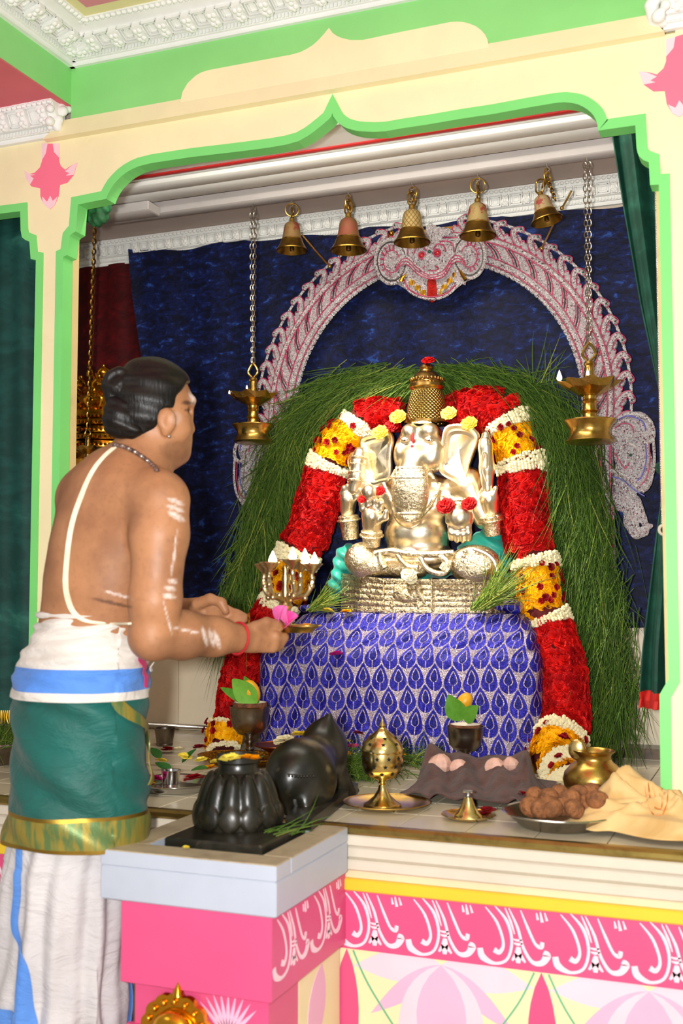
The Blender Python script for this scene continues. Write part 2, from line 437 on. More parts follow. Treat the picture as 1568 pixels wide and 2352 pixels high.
# ---------------- cornices
def bracket_mesh(s=1.0):
    p = [(-.5, 0), (.5, 0), (.62, .35), (.5, .6), (.56, .8), (.4, 1), (-.4, 1), (-.56, .8), (-.5, .6), (-.62, .35)]
    a = prism([(x * .026 * s, y * .05 * s) for x, y in p], 0, .018 * s, lambda a, b, d: (a, -d, b))
    k = [mv(ball(.0075 * s, 8, 6, (1, .7, 1)), (dx * s, -.018 * s, dz * s)) for dx, dz in ((-.007, .012), (.007, .012), (0, .024), (-.006, .036), (.006, .036), (0, .006))]
    return mesh('bracket', join(a, *k), M['plaster'])
def coffer_mesh(w, h):
    g = []
    for k in range(3):
        i = k * .0065; d = .004 + .003 * k
        o = [(-w / 2 + i, i), (w / 2 - i, i), (w / 2 - i, h - i), (-w / 2 + i, h - i)]
        for q in range(4):
            (ax, az), (bx, bz) = o[q], o[(q + 1) % 4]; x0, x1, z0, z1 = min(ax, bx) - .0015, max(ax, bx) + .0015, min(az, bz) - .0015, max(az, bz) + .0015
            g.append(box(x0, x1, -.010 + k * .003, 0, z0, z1))
    return mesh('coffer_frame', join(*g), M['plaster'], smooth=False)
BR, CF, BR2, CF2 = bracket_mesh(1.05), coffer_mesh(.045, .05), bracket_mesh(.8), coffer_mesh(.042, .038)
def cornice(name, label, o, dx, out, L, z0, H, depth, pitch, br, cf, slope=True):
    """o: start point on the wall, dx: run direction, out: direction into the room"""
    o, dx, out = np.array(o, float), np.array(dx, float), np.array(out, float); up = np.array([0, 0, 1.])
    W = lambda a, b, d: o + dx * a + out * d + up * b
    p = [(0, z0), (.014, z0), (.014, z0 + .012), (.022, z0 + .012), (.022, z0 + .026), (.032, z0 + .028), (depth * .86, z0 + H * .86), (depth * .86, z0 + H * .9), (depth, z0 + H * .94), (depth, z0 + H), (0, z0 + H)]
    n = len(p); v = [W(0, z, d) for d, z in p] + [W(L, z, d) for d, z in p]
    f = [tuple(range(n)), tuple(range(2 * n - 1, n - 1, -1))] + [(i, i + n, (i + 1) % n + n, (i + 1) % n) for i in range(n)]
    c = struct(name, (v, f), M['plaster'], label, 'cornice', smooth=False)
    a, b = np.array(p[5]), np.array(p[6]); t = b - a; ln = np.linalg.norm(t); t /= ln
    tv = out * t[0] + up * t[1]; nv = unit(np.cross(dx, tv)); nv = nv if nv @ (out - up) > 0 else -nv
    bx = dx if np.cross(tv, dx) @ nv < 0 else -dx; rot = frame((0, 0, 0), bx, np.cross(tv, bx), tv)
    for i in range(int(L / pitch)):
        s = pitch * (i + .5)
        put('bracket', br, c, W(s, a[1], a[0]) + tv * (ln * .06), rot)
        if s + pitch / 2 < L: put('coffer_frame', cf, c, W(s + pitch / 2, a[1], a[0]) + tv * (ln * .07), rot)
    g = []
    for i in range(int(L / .0105)): g.append(box(-.0032, .0032, 0, .007, 0, .011))
    vs = []
    for i, (bv, bf) in enumerate(g):
        vs.append(([W(x + .006 + i * .0105, z + z0 + .0135, .020 + y) for x, y, z in bv], bf))
    mk('bead_row', join(*vs), M['plaster'], c, kind='stuff', smooth=False)
    sv = []
    for i in range(int(L / .017)): sv.append(mv(ball(.0085, 7, 5, (1, 1, .8)), W(.008 + i * .017, z0 + H * .9, depth * .93)))
    mk('leaf_row', join(*sv), M['plaster'], c, kind='stuff')
    return c
cornice('trim_cornice_main', 'white plaster crown cornice with brackets above the green fascia', (-1.84, YA, 0), (1, 0, 0), (0, -1, 0), 1.60, 2.617, .068, .13, .0745, BR, CF)
cornice('trim_cornice_beam', 'white plaster crown cornice on top of the green side beam', (-1.84, YA, 0), (0, -1, 0), (1, 0, 0), 1.45, 2.617, .068, .13, .0745, BR, CF)
cornice('trim_cornice_bay', 'white plaster cornice over the side bay with the green drape', (-1.86, YA, 0), (-1, 0, 0), (0, -1, 0), .9, 2.425, .085, .07, .068, BR, CF)
cornice('trim_cornice_end', 'white plaster cornice over the bay beyond the other pillar', (-.225, YA, 0), (1, 0, 0), (0, -1, 0), .7, 2.425, .085, .07, .068, BR, CF)
cornice('trim_cornice_back', 'white plaster cornice on the back wall above the velvet', (-2.75, YW, 0), (1, 0, 0), (0, -1, 0), 2.6, 2.408, .09, .05, .072, BR2, CF2)
for nm, x in (('left', -1.862), ('right', -.222)):          # broken plaster lumps where the bay cornices stop
    s = SDF()
    for k in range(16): s.add(s_ell((x + R_.uniform(-.03, .015), YA - R_.uniform(.0, .07), 2.44 + R_.uniform(0, .07)), (R_.uniform(.008, .018),) * 3), .006)
    struct('trim_plaster_lump', s.mesh(.0045), M['plaster'], 'rough broken plaster at the cornice end on the %s' % ('green beam' if nm == 'left' else 'far pillar'), 'plaster')
# ---------------- ceilings and beams in the hall
struct('ceiling_hall', box(-1.84, -.24, -2.6, YA, 2.685, 2.74), M['yellow_ceiling'], 'pale yellow hall ceiling panel above the cornice', 'ceiling')
struct('ceiling_inset', box(-1.675, -.40, -2.2, .125, 2.68, 2.6855), M['pink_ceiling'], 'dusty pink inset of the hall ceiling', 'ceiling')
struct('trim_beam_green', box(-1.99, -1.84, -2.6, YA, 2.512, 2.74), M['green'], 'green painted ceiling beam running out into the hall', 'beam')
struct('trim_beam_far', box(-.24, -.09, -2.6, YA, 2.512, 2.74), M['green'], 'green painted ceiling beam over the far pillar', 'beam')
struct('ceiling_bay', box(-3.3, -1.99, -2.6, YA, 2.53, 2.58), M['plaster_old'], 'pale grey ceiling of the side bay', 'ceiling')
struct('trim_coral_band', join(box(-1.99, -1.842, -2.6, YA, 2.5085, 2.512), box(-3.3, -1.99, .10, YA, 2.508, 2.53), box(-2.06, -1.99, -2.6, .10, 2.508, 2.53)), M['pink_red'], 'coral border band of the side bay ceiling', 'trim')
struct('ceiling_bay_far', box(-.09, 1.6, -2.6, YA, 2.53, 2.58), M['plaster_old'], 'pale ceiling of the bay beyond the far pillar', 'ceiling')
# ---------------- arch board
def arch_pts(px): return [PY(x, y, YA)[[0, 2]] for x, y in px]
main_px = [(146, 700), (146, 590), (155, 586), (161, 543), (166, 537), (175, 532), (180, 470), (245, 457), (249, 446), (255, 435), (262, 424), (270, 415), (280, 405), (292, 396), (306, 388), (320, 382), (348, 375), (380, 370), (440, 361), (500, 354), (560, 347), (620, 339), (655, 333), (685, 325), (707, 313), (725, 300), (741, 287), (755, 275), (761, 268), (764, 258), (767, 268), (775, 279), (784, 287), (796, 294), (809, 298), (822, 301), (834, 302), (858, 303), (884, 302), (930, 294), (984, 286), (1060, 273), (1134, 262), (1210, 248), (1274, 237), (1296, 235), (1314, 237), (1328, 240), (1339, 245), (1350, 252), (1359, 260), (1365, 267), (1369, 275), (1373, 286), (1375, 300), (1460, 288), (1463, 340), (1465, 351), (1469, 360), (1478, 368), (1491, 373), (1494, 425), (1514, 424), (1514, 700)]
A = arch_pts(main_px); A[0] = np.array([A[1][0], 1.9]); A[-1] = np.array([A[-2][0], 1.9])
xl, xr = A[1][0], A[-2][0]; XC = (xl + xr) / 2
lo_l = [(xl, ZP)]; lo_r = [(xr, .95), (xr - .02, .915), (xr - .022, ZP)]
mainb = [np.array(p) for p in [(xl + .022, ZP), (xl + .02, .915), (xl, .95)]] + A + [np.array(p) for p in lo_r]
bay_px = [(85, 700), (85, 597), (73, 595), (70, 555), (60, 551), (53, 545), (50, 530), (49, 485), (0, 491)]
Bp = arch_pts(bay_px); Bp[0] = np.array([Bp[1][0], 1.9]); xb = Bp[1][0]
bay = [np.array(p) for p in [(xb - .022, ZP), (xb - .02, .915), (xb, .95)]] + Bp + [np.array((-3.2, Bp[-1][1]))]
bay_r = [np.array((2 * XC - p[0], p[1])) for p in bay]
ZL = 2.42
poly = [(-3.2, ZL)] + [tuple(p) for p in reversed(bay)] + [tuple(p) for p in mainb] + [tuple(p) for p in bay_r] + [(2 * XC + 3.2, ZL)]
ab = struct('trim_arch_board', prism(poly, YA + .04, YA, XY), M['cream'], 'cream painted arch board with green scalloped edge between the pillars', 'arch', smooth=False)
def offset_path(P, w):
    P = np.array([p for p in P]); out = []
    for i in range(len(P)):
        a = unit(P[i] - P[i - 1]) if i else None; b = unit(P[i + 1] - P[i]) if i < len(P) - 1 else None
        a = b if a is None else a; b = a if b is None else b
        n1, n2 = np.array([-a[1], a[0]]), np.array([-b[1], b[0]]); m = unit(n1 + n2); out.append(P[i] + m * w / max(.5, m @ n1))
    return np.array(out)
def band(P, w):
    Q = offset_path(P, w); P = offset_path(P, -.0012 * (1 if w > 0 else -1)); v, f = [], []
    for a, b in zip(P, Q): v += [XY(*a, YA - .004), XY(*b, YA - .004), XY(*b, YA + .042), XY(*a, YA + .042)]
    for i in range(len(P) - 1):
        for k in range(4): f.append((i * 4 + k, i * 4 + 4 + k, i * 4 + 4 + (k + 1) % 4, i * 4 + (k + 1) % 4))
    e = 4 * (len(P) - 1); return v, f + [(0, 1, 2, 3), (e + 3, e + 2, e + 1, e)]
mk('green_edge', band(mainb, .0235), M['green_edge'], ab, smooth=False)
mk('green_edge', band(bay, -.0225), M['green_edge'], ab, smooth=False)
mk('green_edge', band(bay_r, .0225), M['green_edge'], ab, smooth=False)
mk('pillar_core', box(xb + .02, PY(180, 700, YA + .085)[0], YA + .042, YA + .085, ZP, 2.48), M['cream_dirty'], ab, smooth=False)
mk('pillar_core', box(xr - .012, 2 * XC - xb - .02, YA + .042, YA + .13, ZP, 2.48), M['cream_dirty'], ab, smooth=False)
lg = [(-1.918, ZL - .004), (-.222, ZL - .004), (-.262, 2.468), (-1.862, 2.468)]
v = [(x, YA - .026 if z < 2.45 else YA - .012, z) for x, z in lg] + [(x, YA + .02, z) for x, z in lg]
struct('trim_ledge', (v, [(0, 1, 2, 3), (7, 6, 5, 4), (0, 4, 5, 1), (1, 5, 6, 2), (2, 6, 7, 3), (3, 7, 4, 0)]), M['cream'], 'cream sloping ledge board along the top of the arch', 'ledge', smooth=False)
struct('wall_fascia', box(-1.84, -.24, YA - .003, YA + .04, 2.46, 2.69), M['green'], 'bright green fascia wall above the ledge', 'wall')
struct('wall_upper', join(box(-4.6, -1.9, YA, YA + .04, 2.42, 2.6), box(-.2, 2.4, YA, YA + .04, 2.42, 2.6)), M['cream'], 'cream wall above the side bays', 'wall')
og = [(415, 236), (420, 212), (432, 192), (450, 175), (464, 167), (480, 162), (560, 147), (640, 132), (668, 127), (690, 121), (706, 113), (720, 104), (733, 92), (745, 79), (756, 65), (764, 76), (773, 83), (784, 88), (804, 93), (834, 93), (909, 77), (1034, 52), (1050, 51), (1064, 52), (1080, 56), (1094, 62), (1105, 70), (1114, 80), (1120, 93), (1124, 112)]
struct('trim_ogee_board', prism([tuple(PY(x, y, YA - .012)[[0, 2]]) for x, y in og][::-1], YA - .015, YA, XY), M['cream'], 'cream ogee shaped board on the green fascia', 'board', smooth=False)
# painted flowers on the pillars
fl_px = [(97, 330), (97, 370), (92, 385), (80, 397), (68, 400), (57, 393), (60, 410), (72, 428), (93, 433), (93, 450), (98, 465), (106, 474), (116, 481), (127, 470), (135, 450), (138, 425), (155, 420), (170, 402), (178, 374), (163, 381), (150, 390), (140, 382), (136, 370), (136, 330)]
tip_px = [[(57, 393), (60, 410), (70, 424), (78, 410), (70, 404), (82, 402), (68, 400)], [(178, 374), (170, 402), (152, 404), (160, 398), (150, 394), (165, 381)], [(98, 465), (106, 474), (116, 481), (127, 470), (133, 452), (122, 462), (116, 450), (109, 464), (98, 452)], [(97, 330), (97, 368), (106, 352), (110, 330)], [(136, 330), (136, 362), (125, 350), (122, 330)]]
for side in (0, 1):
    q = lambda pts: [(p[0] if not side else 2 * XC - p[0], p[2]) for p in (PY(x, y, YA) for x, y in pts)]
    fm = struct('trim_painted_flower', prism(q(fl_px), YA - .0012, YA, XY), M['motif'], 'pink painted flower on the %s' % ('pillar next to the priest' if not side else 'pillar with the green curtain beside it'), 'painting', smooth=False)
    for t in tip_px: mk('petal_tip', prism(q(t), YA - .002, YA - .0012, XY), M['motif_pale'], fm, smooth=False)
# ================================================================ platform and pedestal
pf = struct('platform', box(-4.6, 2.4, EDGE + .02, YW + .1, 0, ZP - .012), M['marble_edge'], 'raised shrine platform with brass edge and pink painted front', 'platform', smooth=False)
ft = mesh('floor_tile', box(.0012, .1488, .0012, .1488, 0, .0108, .001), M['floor_tile'], smooth=False)
for i in range(28):
    for j in range(9):
        if j < 9: put('floor_tile', ft, pf, (-3.2 + i * .15, .068 + j * .15, ZP - .0115))
X0, X1 = -4.4, 2.2
for nm, y0, z0, z1, mm, b in (('brass_strip', -.006, .611, .632, 'brass_edge', .006), ('marble_course', .0, .585, .611, 'marble_edge', .004), ('marble_course', .012, .555, .585, 'marble_edge', .006), ('marble_course', .006, .531, .555, 'marble_edge', .004), ('peach_board', .016, .514, .531, 'peach', .001), ('yellow_strip', .004, .488, .514, 'yellow', .003)):
    mk(nm, box(X0, X1, EDGE + y0, EDGE + (.03 if nm != 'brass_strip' else .024), z0, z1, b), M[mm], pf, smooth=False)
mk('pink_frieze', box(X0, X1, EDGE + .012, EDGE + .03, .362, .488), M['pink'], pf, smooth=False)
mk('lower_panel', box(X0, X1, EDGE + .017, EDGE + .03, .0, .362), M['panel_cream'], pf, smooth=False)
YF, YL = EDGE + .012, EDGE + .017
def stroke(pts, w, y, n=6):
    P = smooth_path([(a, b) for a, b in pts], n); ww = np.interp(np.linspace(0, 1, len(P)), np.linspace(0, 1, len(w)), w)
    return P, ww
def scroll_unit():
    """one frieze repeat, unit width .155, from pixel tracings turned into (x,z) on the front"""
    U = [([(.02, .12), (.045, .09), (.058, .05), (.05, .03), (.038, .034)], (.001, .003, .003, .0045, .006)),
         ([(.04, .124), (.066, .095), (.076, .055), (.066, .018), (.04, .006), (.014, .016), (.008, .034)], (.001, .0035, .003, .003, .003, .0075, .006)),
         ([(.062, .122), (.074, .095), (.082, .07)], (.001, .0025, .001)),
         ([(.07, .122), (.088, .085), (.1, .045), (.118, .018), (.138, .018), (.149, .034), (.142, .04)], (.001, .003, .003, .004, .006, .0085, .004)),
         ([(.095, .12), (.11, .085), (.125, .055), (.137, .05), (.14, .06)], (.001, .003, .003, .005, .004)),
         ([(.128, .118), (.131, .104)], (.001, .003)), ([(.136, .121), (.14, .1)], (.001, .0035)), ([(.145, .12), (.15, .104)], (.001, .0028)),
         ([(.078, .06), (.088, .058), (.098, .06)], (.001, .0025, .001)), ([(.08, .052), (.089, .05), (.099, .053)], (.001, .003, .001)),
         ([(.09, .045), (.089, .03), (.089, .012)], (.004, .008, .004)), ([(.086, .03), (.076, .016)], (.005, .002)), ([(.092, .03), (.104, .015)], (.005, .002))]
    return U
def scrolls(mp, x0, n, scale=1.0):
    g = []
    for k in range(n):
        for pts, w in scroll_unit():
            P, ww = stroke([(x0 + (a + k * .158) * scale, .363 + b) for a, b in pts], w, 0, 5); g.append(ribbon2(P, -ww, ww, 0, .0008, mp))
    return join(*g)
mk('painted_scrolls', scrolls(lambda a, b, d: (a, YF - d, b), -.937, 9), M['white_print'], pf, smooth=False)
mk('painted_scrolls', scrolls(lambda a, b, d: (a, YF - d, b), -2.9, 9), M['white_print'], pf, smooth=False)
# lotus painting on the lower panel
def leaf(c, ang, L, W, n=10):
    d = np.array([math.cos(ang), math.sin(ang)]); p = np.array([-d[1], d[0]]); o = []
    for s in (1, -1):
        for i in range(n + 1):
            t = i / n if s > 0 else 1 - i / n; o.append(tuple(np.array(c) + d * L * t + p * s * W * math.sin(PI * t ** .8)))
    return o
mpL = lambda a, b, d: (a, YL - d, b)
for cx in (-.70, -.27, .16, -2.2, -1.77):
    for a, L, W, mm, o in ((-.12, .2, .035, 'petal_pale', .006), (PI + .12, .2, .035, 'petal_pale', .006), (-.65, .2, .022, 'petal_mid', .008), (PI + .65, .2, .022, 'petal_mid', .008), (-1.1, .22, .04, 'petal_pale', .01), (PI + 1.1, .22, .04, 'petal_pale', .01), (-PI / 2, .26, .055, 'petal_mid', .012)):
        mk('painted_petal', prism(leaf((cx, .35), a, L, W), 0, o * .1, mpL), M[mm], pf, smooth=False)
    for s in (-1, 1):
        if s > 0 or cx in (-.70, -2.2): mk('painted_leaf', prism(leaf((cx + s * .215, .36), -PI / 2, .32, .03 if s > 0 else .028), 0, .0014, mpL), M['pink'], pf, smooth=False)
        P = smooth_path([(cx + s * .2, .358), (cx + s * .165, .29), (cx + s * .10, .2), (cx + s * .06, .14)], 5)
        mk('painted_stem', ribbon2(P, np.full(len(P), -.0018), np.full(len(P), .0018), 0, .0016, mpL), M['line_green'], pf, smooth=False)
# pedestal
pd = struct('pedestal', box(-1.245, -.915, -.332, EDGE + .01, .372, .531, .002), M['pink2'], 'pink pedestal with a grey slab that juts out from the platform', 'pedestal', smooth=False)
mk('foot_block', box(-1.222, -.93, -.312, EDGE + .01, 0, .3725), M['pink2'], pd, smooth=False)
sl = mk('slab', box(-1.291, -.903, -.338, EDGE - .008, .531, .598, .003), M['slab_grey'], pd, smooth=False)
for nm, b in (('front', (-1.291, -.903, -.338, -.268)), ('left', (-1.291, -1.225, -.268, EDGE - .008)), ('right', (-.965, -.903, -.268, EDGE - .008)), ('back', (-1.225, -.965, -.015, EDGE - .008))):
    mk('slab_plank', box(*b, .5975, .629, .002), [M['slab_grey'], M['slab_top']], pd, smooth=False)
for o in pd.children:
    if o.name.startswith('slab_plank'):
        for p in o.data.polygons: p.material_index = 1 if p.normal.z > .5 else 0
ps = lambda a, b, d: (-.9145 + d, a, b)
g = []
for k in range(2):
    for pts, w in scroll_unit():
        P, ww = stroke([(-.33 + (a + k * .158) * 1.15, .40 + b) for a, b in pts], w, 0, 5); g.append(ribbon2(P, ww, -ww, 0, .0008, ps))
mk('painted_scrolls', join(*g), M['white_print'], pd, smooth=False)
mk('side_panel', box(-.9305, -.9285, -.17, EDGE + .008, .02, .372), M['panel_cream'], pd, smooth=False)
for c, a, L, W in (((-.05, .36), -1.9, .2, .045), ((-.02, .22), -1.8, .2, .03)):
    mk('painted_petal', prism(leaf(c, a, L, W), 0, .001, lambda a, b, d: (-.9285 + d, a, b)), M['petal_mid'], pd, smooth=False)
g = []
for k in range(9):
    a = PI / 2 + (k - 4) * .2; g.append(prism(leaf((-1.015, .29), a, .085, .004, 6), 0, .0008, lambda a, b, d: (a, -.312 - d, b)))
mk('painted_fan', join(*g), M['petal_mid'], pd, smooth=False)
mk('foot_apron', box(-1.235, -.918, -.322, -.31, .0, .29), M['pink'], pd, smooth=False)
# ================================================================ cloth behind the shrine
def velvet(name, dark, lite, mid, sc_=9):
    m = MT(name); a = m.noise(sc_, 6, .65, stretch=(1.0, 1, 2.2), dist=.7); b = m.noise(sc_ * 3, 4, .6, dist=.4)
    f = (a * .7 + b * .3)
    k = m.mix(f.ss(.42, .58), rgb(dark), rgb(mid)); k = m.mix(f.ss(.55, .68) * .85, k, rgb(lite))  # pale streaks put the highlights of the pile into the colour
    m.set('Base Color', k).set('Roughness', .62).set('Sheen Weight', .25).set('Sheen Roughness', .4).set('Sheen Tint', (*rgb(lite), 1)).set('Specular IOR Level', .25)
    return m.bump(a * .6 + b * .4, .5, .012).m
M['blue_velvet'] = velvet('blue_crushed_velvet', '#040924', '#2c54a6', '#0b174a', 17)
M['red_velvet'] = velvet('red_velvet', '#3d0207', '#7a0c16', '#520409')
M['drape_green'] = velvet('green_satin', '#0c3530', '#2f6a5c', '#124740', 4)
M['curtain_green'] = velvet('green_velvet', '#123d30', '#34705a', '#1b5040', 4)
M['cloth_green'] = pm('green_bundle_cloth', rgb('#1d6a3a'), .7, var=.3, scale=20)
M['hem_red'] = pm('red_hem', rgb('#d22a22'), .6)
M['fringe'] = metal('gold_fringe', '#e8b030', .3)
tl, tr, bl, br = (-2.285, 2.452), (-.30, 2.40), (-2.13, .985), (-.28, 1.03)
def vfn(u, v):
    t = 1 - v; xl_ = bl[0] + (tl[0] - bl[0]) * v + .03 * math.sin(v * 5); xr_ = br[0] + (tr[0] - br[0]) * v
    zt = tl[1] + (tr[1] - tl[1]) * u - .012 * abs(math.sin(u * 13)) ** .5 + .006 * math.sin(u * 40); zb = bl[1] + (br[1] - bl[1]) * u
    x = xl_ + (xr_ - xl_) * u
    return x, 1.372 + .006 * math.sin(x * 9 + v * 2) * (.4 + t * .6) + .003 * math.sin(x * 31 + 3 * v) - (.02 * math.exp(-u * 30)) * v, zb + (zt - zb) * v
o = top('velvet_backdrop', thick(grid(vfn, 120, 40), -.004), M['blue_velvet'], 'dark blue crushed velvet backdrop hung behind the silver arch', 'backdrop')
o = top('velvet_drape', thick(grid(lambda u, v: (-3.0 + u * .85, 1.388 + .006 * math.sin(u * 40 + v), .9 + v * 1.512), 60, 10), -.003), M['red_velvet'], 'dark red velvet drape hung beside the blue velvet', 'drape')
# side bay drape with gold fringe
t = thing('side_drape', 'dark green satin drape with gold fringe in the side bay', 'drape', (-2.4, .45, .755))
mk('cloth', thick(grid(lambda u, v: (-3.0 + u * 1.08, .45 + .022 * math.sin(u * 37 + .6 * v) + .012 * math.sin(u * 71 + 2 * v), .79 + v * 1.6), 140, 16), -.003), M['drape_green'], t)
g = []
for i in range(210):
    x = -2.99 + i * .0051; u = (x + 3.0) / 1.08; y = .45 + .022 * math.sin(u * 37) + .012 * math.sin(u * 71) - .004
    g.append(tube([(x, y, .795), (x + R_.uniform(-.003, .003), y - .002, .775), (x + R_.uniform(-.005, .005), y, .757)], [.0022, .0024, .001], 4))
mk('fringe', join(*g), M['fringe'], t, kind='stuff')
# gathered green curtain on the far side, tied back behind the pillar
def cfn(lo, hi, xl_f, xr_f, y0, nf):
    def f(u, v):
        z = lo + (hi - lo) * v; a, b = xl_f(z), xr_f(z); x = a + (b - a) * u
        return x, y0 + .035 * math.sin(u * nf + .8 * math.sin(v * 3)) * (.4 + .6 * (b - a) / .25) + .01 * math.sin(u * nf * 2.3), z
    return f
xlf = lambda z: float(np.interp(z, [.86, 1.0, 1.3, 1.45, 1.62, 1.85, 2.1, 2.3, 2.49], [-.335, -.325, -.285, -.262, -.272, -.315, -.352, -.378, -.385]))
xrf = lambda z: float(np.interp(z, [.86, 1.2, 1.45, 1.7, 2.1, 2.49], [-.14, -.17, -.19, -.18, -.15, -.12]))
t = thing('tied_curtain', 'green curtain with red hem tied back behind the pillar', 'curtain', (-.27, .52, .86))
mk('cloth', thick(grid(cfn(.90, 2.478, xlf, xrf, .52, 21), 70, 60), -.003), M['curtain_green'], t)
mk('hem', thick(grid(cfn(.862, .902, xlf, xrf, .519, 21), 70, 3), -.004), M['hem_red'], t)
mk('tie_band', tube([(-.226 + .05 * math.cos(a), .52 + .05 * math.sin(a), 1.45 + .01 * math.cos(a)) for a in np.linspace(0, 2 * PI, 24, endpoint=False)], .009, 8, True, flat=1.6), M['curtain_green'], t)
# blind chain
g = []; p0, p1 = PY(1508, 420, .36), PY(1524, 1205, .36)
for s in (-.0035, .0035):
    for i in range(190):
        q = p0 + (p1 - p0) * i / 189; g.append(mv(ball(.0026, 6, 5), (q[0] + s, q[1], q[2])))
t = thing('blind_chain', 'long looped ball chain hanging along the inside of the pillar', 'chain', p1)
mk('beads', join(*g), M['steel'], t, kind='stuff')
mk('chain_weight', mv(xf(torus(.011, .0035, 18, 6), Matrix.Rotation(.4, 4, 'Z')), p1 - np.array([0, 0, .012])), pm('ivory_plastic', rgb('#d8cfb8'), .4), t)
# green bundle in the arch corner
s = SDF(); c = PY(222, 490, .46)
for k in range(16): s.add(s_ell(c + np.array([R_.uniform(-.035, .035), R_.uniform(-.03, .03), R_.uniform(-.03, .03)]), (R_.uniform(.012, .024), R_.uniform(.012, .02), R_.uniform(.014, .03))), .008)
s.add(s_cap(c + np.array([-.045, 0, .045]), c + np.array([.03, 0, .04]), .016, .02), .01)
top('cloth_bundle', s.mesh(.0045, lambda p: .0022 * np.sin(p[:, 0] * 260 + p[:, 2] * 130)), M['cloth_green'], 'crumpled green cloth bundle tucked in the arch corner', 'cloth')
# ================================================================ jewelled silver arch
def sequin(name, base='#e9e2e4', tint='#f0a9c0', scale=300):
    m = MT(name); n = m.new('TexVoronoi'); n.inputs['Scale'].default_value = scale; m.t.links.new(m.coord(), n.inputs['Vector'])
    sp = m.new('SeparateColor'); m.t.links.new(n.outputs['Color'], sp.inputs[0]); r = X(m.t, sp.outputs[0]); g = X(m.t, sp.outputs[1])
    k = m.mix(r.ss(.35, .95), rgb(base), rgb('#ffffff')); k = m.mix(g.ss(.82, .95) * .7, k, rgb(tint)); k = m.mix(g.lt(.10), k, rgb('#8a6a78'))
    m.set('Base Color', k).set('Metallic', .3).set('Roughness', r * .3 + .15)
    return m.bump(X(m.t, n.outputs[0]), 1.0, .006).m
M['sequin'] = sequin('silver_rhinestones')
M['sequin_trim'] = sequin('silver_trim_rhinestones', '#e6dede', '#f0b4c4', 260)
M['trim_red'] = pm('crimson_beading', rgb('#b8335c'), .4, var=.3, scale=200)
M['trim_dark'] = pm('dark_beading', rgb('#3a2c30'), .4, var=.3, scale=200)
M['trim_blue'] = pm('violet_beading', rgb('#5a55b8'), .4, var=.3, scale=200)
M['gem_red'] = pm('red_gem', rgb('#c00f1c'), .08, var=.1, Coat_Weight=1.0)
M['gem_green'] = pm('green_gem', rgb('#05503c'), .08, var=.1, Coat_Weight=1.0)
M['tongue'] = pm('red_glitter', rgb('#d8261c'), .3, metal=.4, var=.3, scale=300, bump=.6, bscale=500)
CX, CZ, YP = -1.083, 1.75, 1.30
pr = thing('silver_arch', 'jewelled silver arch with a fanged lion mask around the idol', 'arch', (CX, YP, ZP))
def pol(R, a, y=0): return np.array([CX + R * math.cos(a), YP + y, CZ + R * math.sin(a)])
A0, A1 = -.16, PI + .16
angs = np.linspace(A0, A1, 90)
def sweep(prof):
    """prof: [(R, y)] closed section swept around the arch"""
    n = len(prof); v = [pol(R, a, y) for a in angs for R, y in prof]; f = []
    for i in range(len(angs) - 1):
        for k in range(n): f.append((i * n + k, i * n + (k + 1) % n, i * n + n + (k + 1) % n, i * n + n + k))
    return v, f + [tuple(range(n - 1, -1, -1)), tuple((len(angs) - 1) * n + k for k in range(n))]
mk('arch_band', sweep([(.512, .015), (.512, -.012), (.53, -.018), (.545, -.022), (.565, -.022), (.585, -.016), (.61, -.006), (.61, .015)]), M['sequin'], pr)
for R, r, mm, y in ((.521, .0065, 'sequin_trim', -.018), (.5345, .0022, 'trim_red', -.022), (.589, .0075, 'sequin_trim', -.02), (.5795, .0022, 'trim_red', -.022), (.5985, .0022, 'trim_red', -.016), (.5115, .002, 'trim_red', -.017)):
    mk('arch_rim', tube([pol(R, a, y) for a in angs], r, 6), M[mm], pr)
g, gd = [], []
nb = 86
for i in range(nb):
    a0, a1 = A0 + (A1 - A0) * i / nb, A0 + (A1 - A0) * (i + .72) / nb
    g.append(tube([pol(.504, a0, -.008), pol(.504, (a0 + a1) / 2, -.011), pol(.504, a1, -.008)], [.0075, .0085, .0075], 6))
mk('arch_beads', join(*g), M['sequin_trim'], pr, kind='stuff')
for i in range(1, 26):                                        # slanting double bars on the band
    a = A0 + (A1 - A0) * i / 26; s = .05 if a > PI / 2 else -.05
    if abs(a - PI / 2) < .3: continue
    q = mk('slanted_bar', tube([pol(.538, a + s, -.024), pol(.558, a + s * .2, -.0255), pol(.577, a - s, -.022)], .0024, 5), M['trim_dark'], pr)
    for dd in (-.022, .022): mk('bar_edge', tube([pol(.538, a + s + dd, -.023), pol(.558, a + s * .2 + dd, -.0245), pol(.577, a - s + dd, -.021)], .0019, 5), M['trim_red'], q)
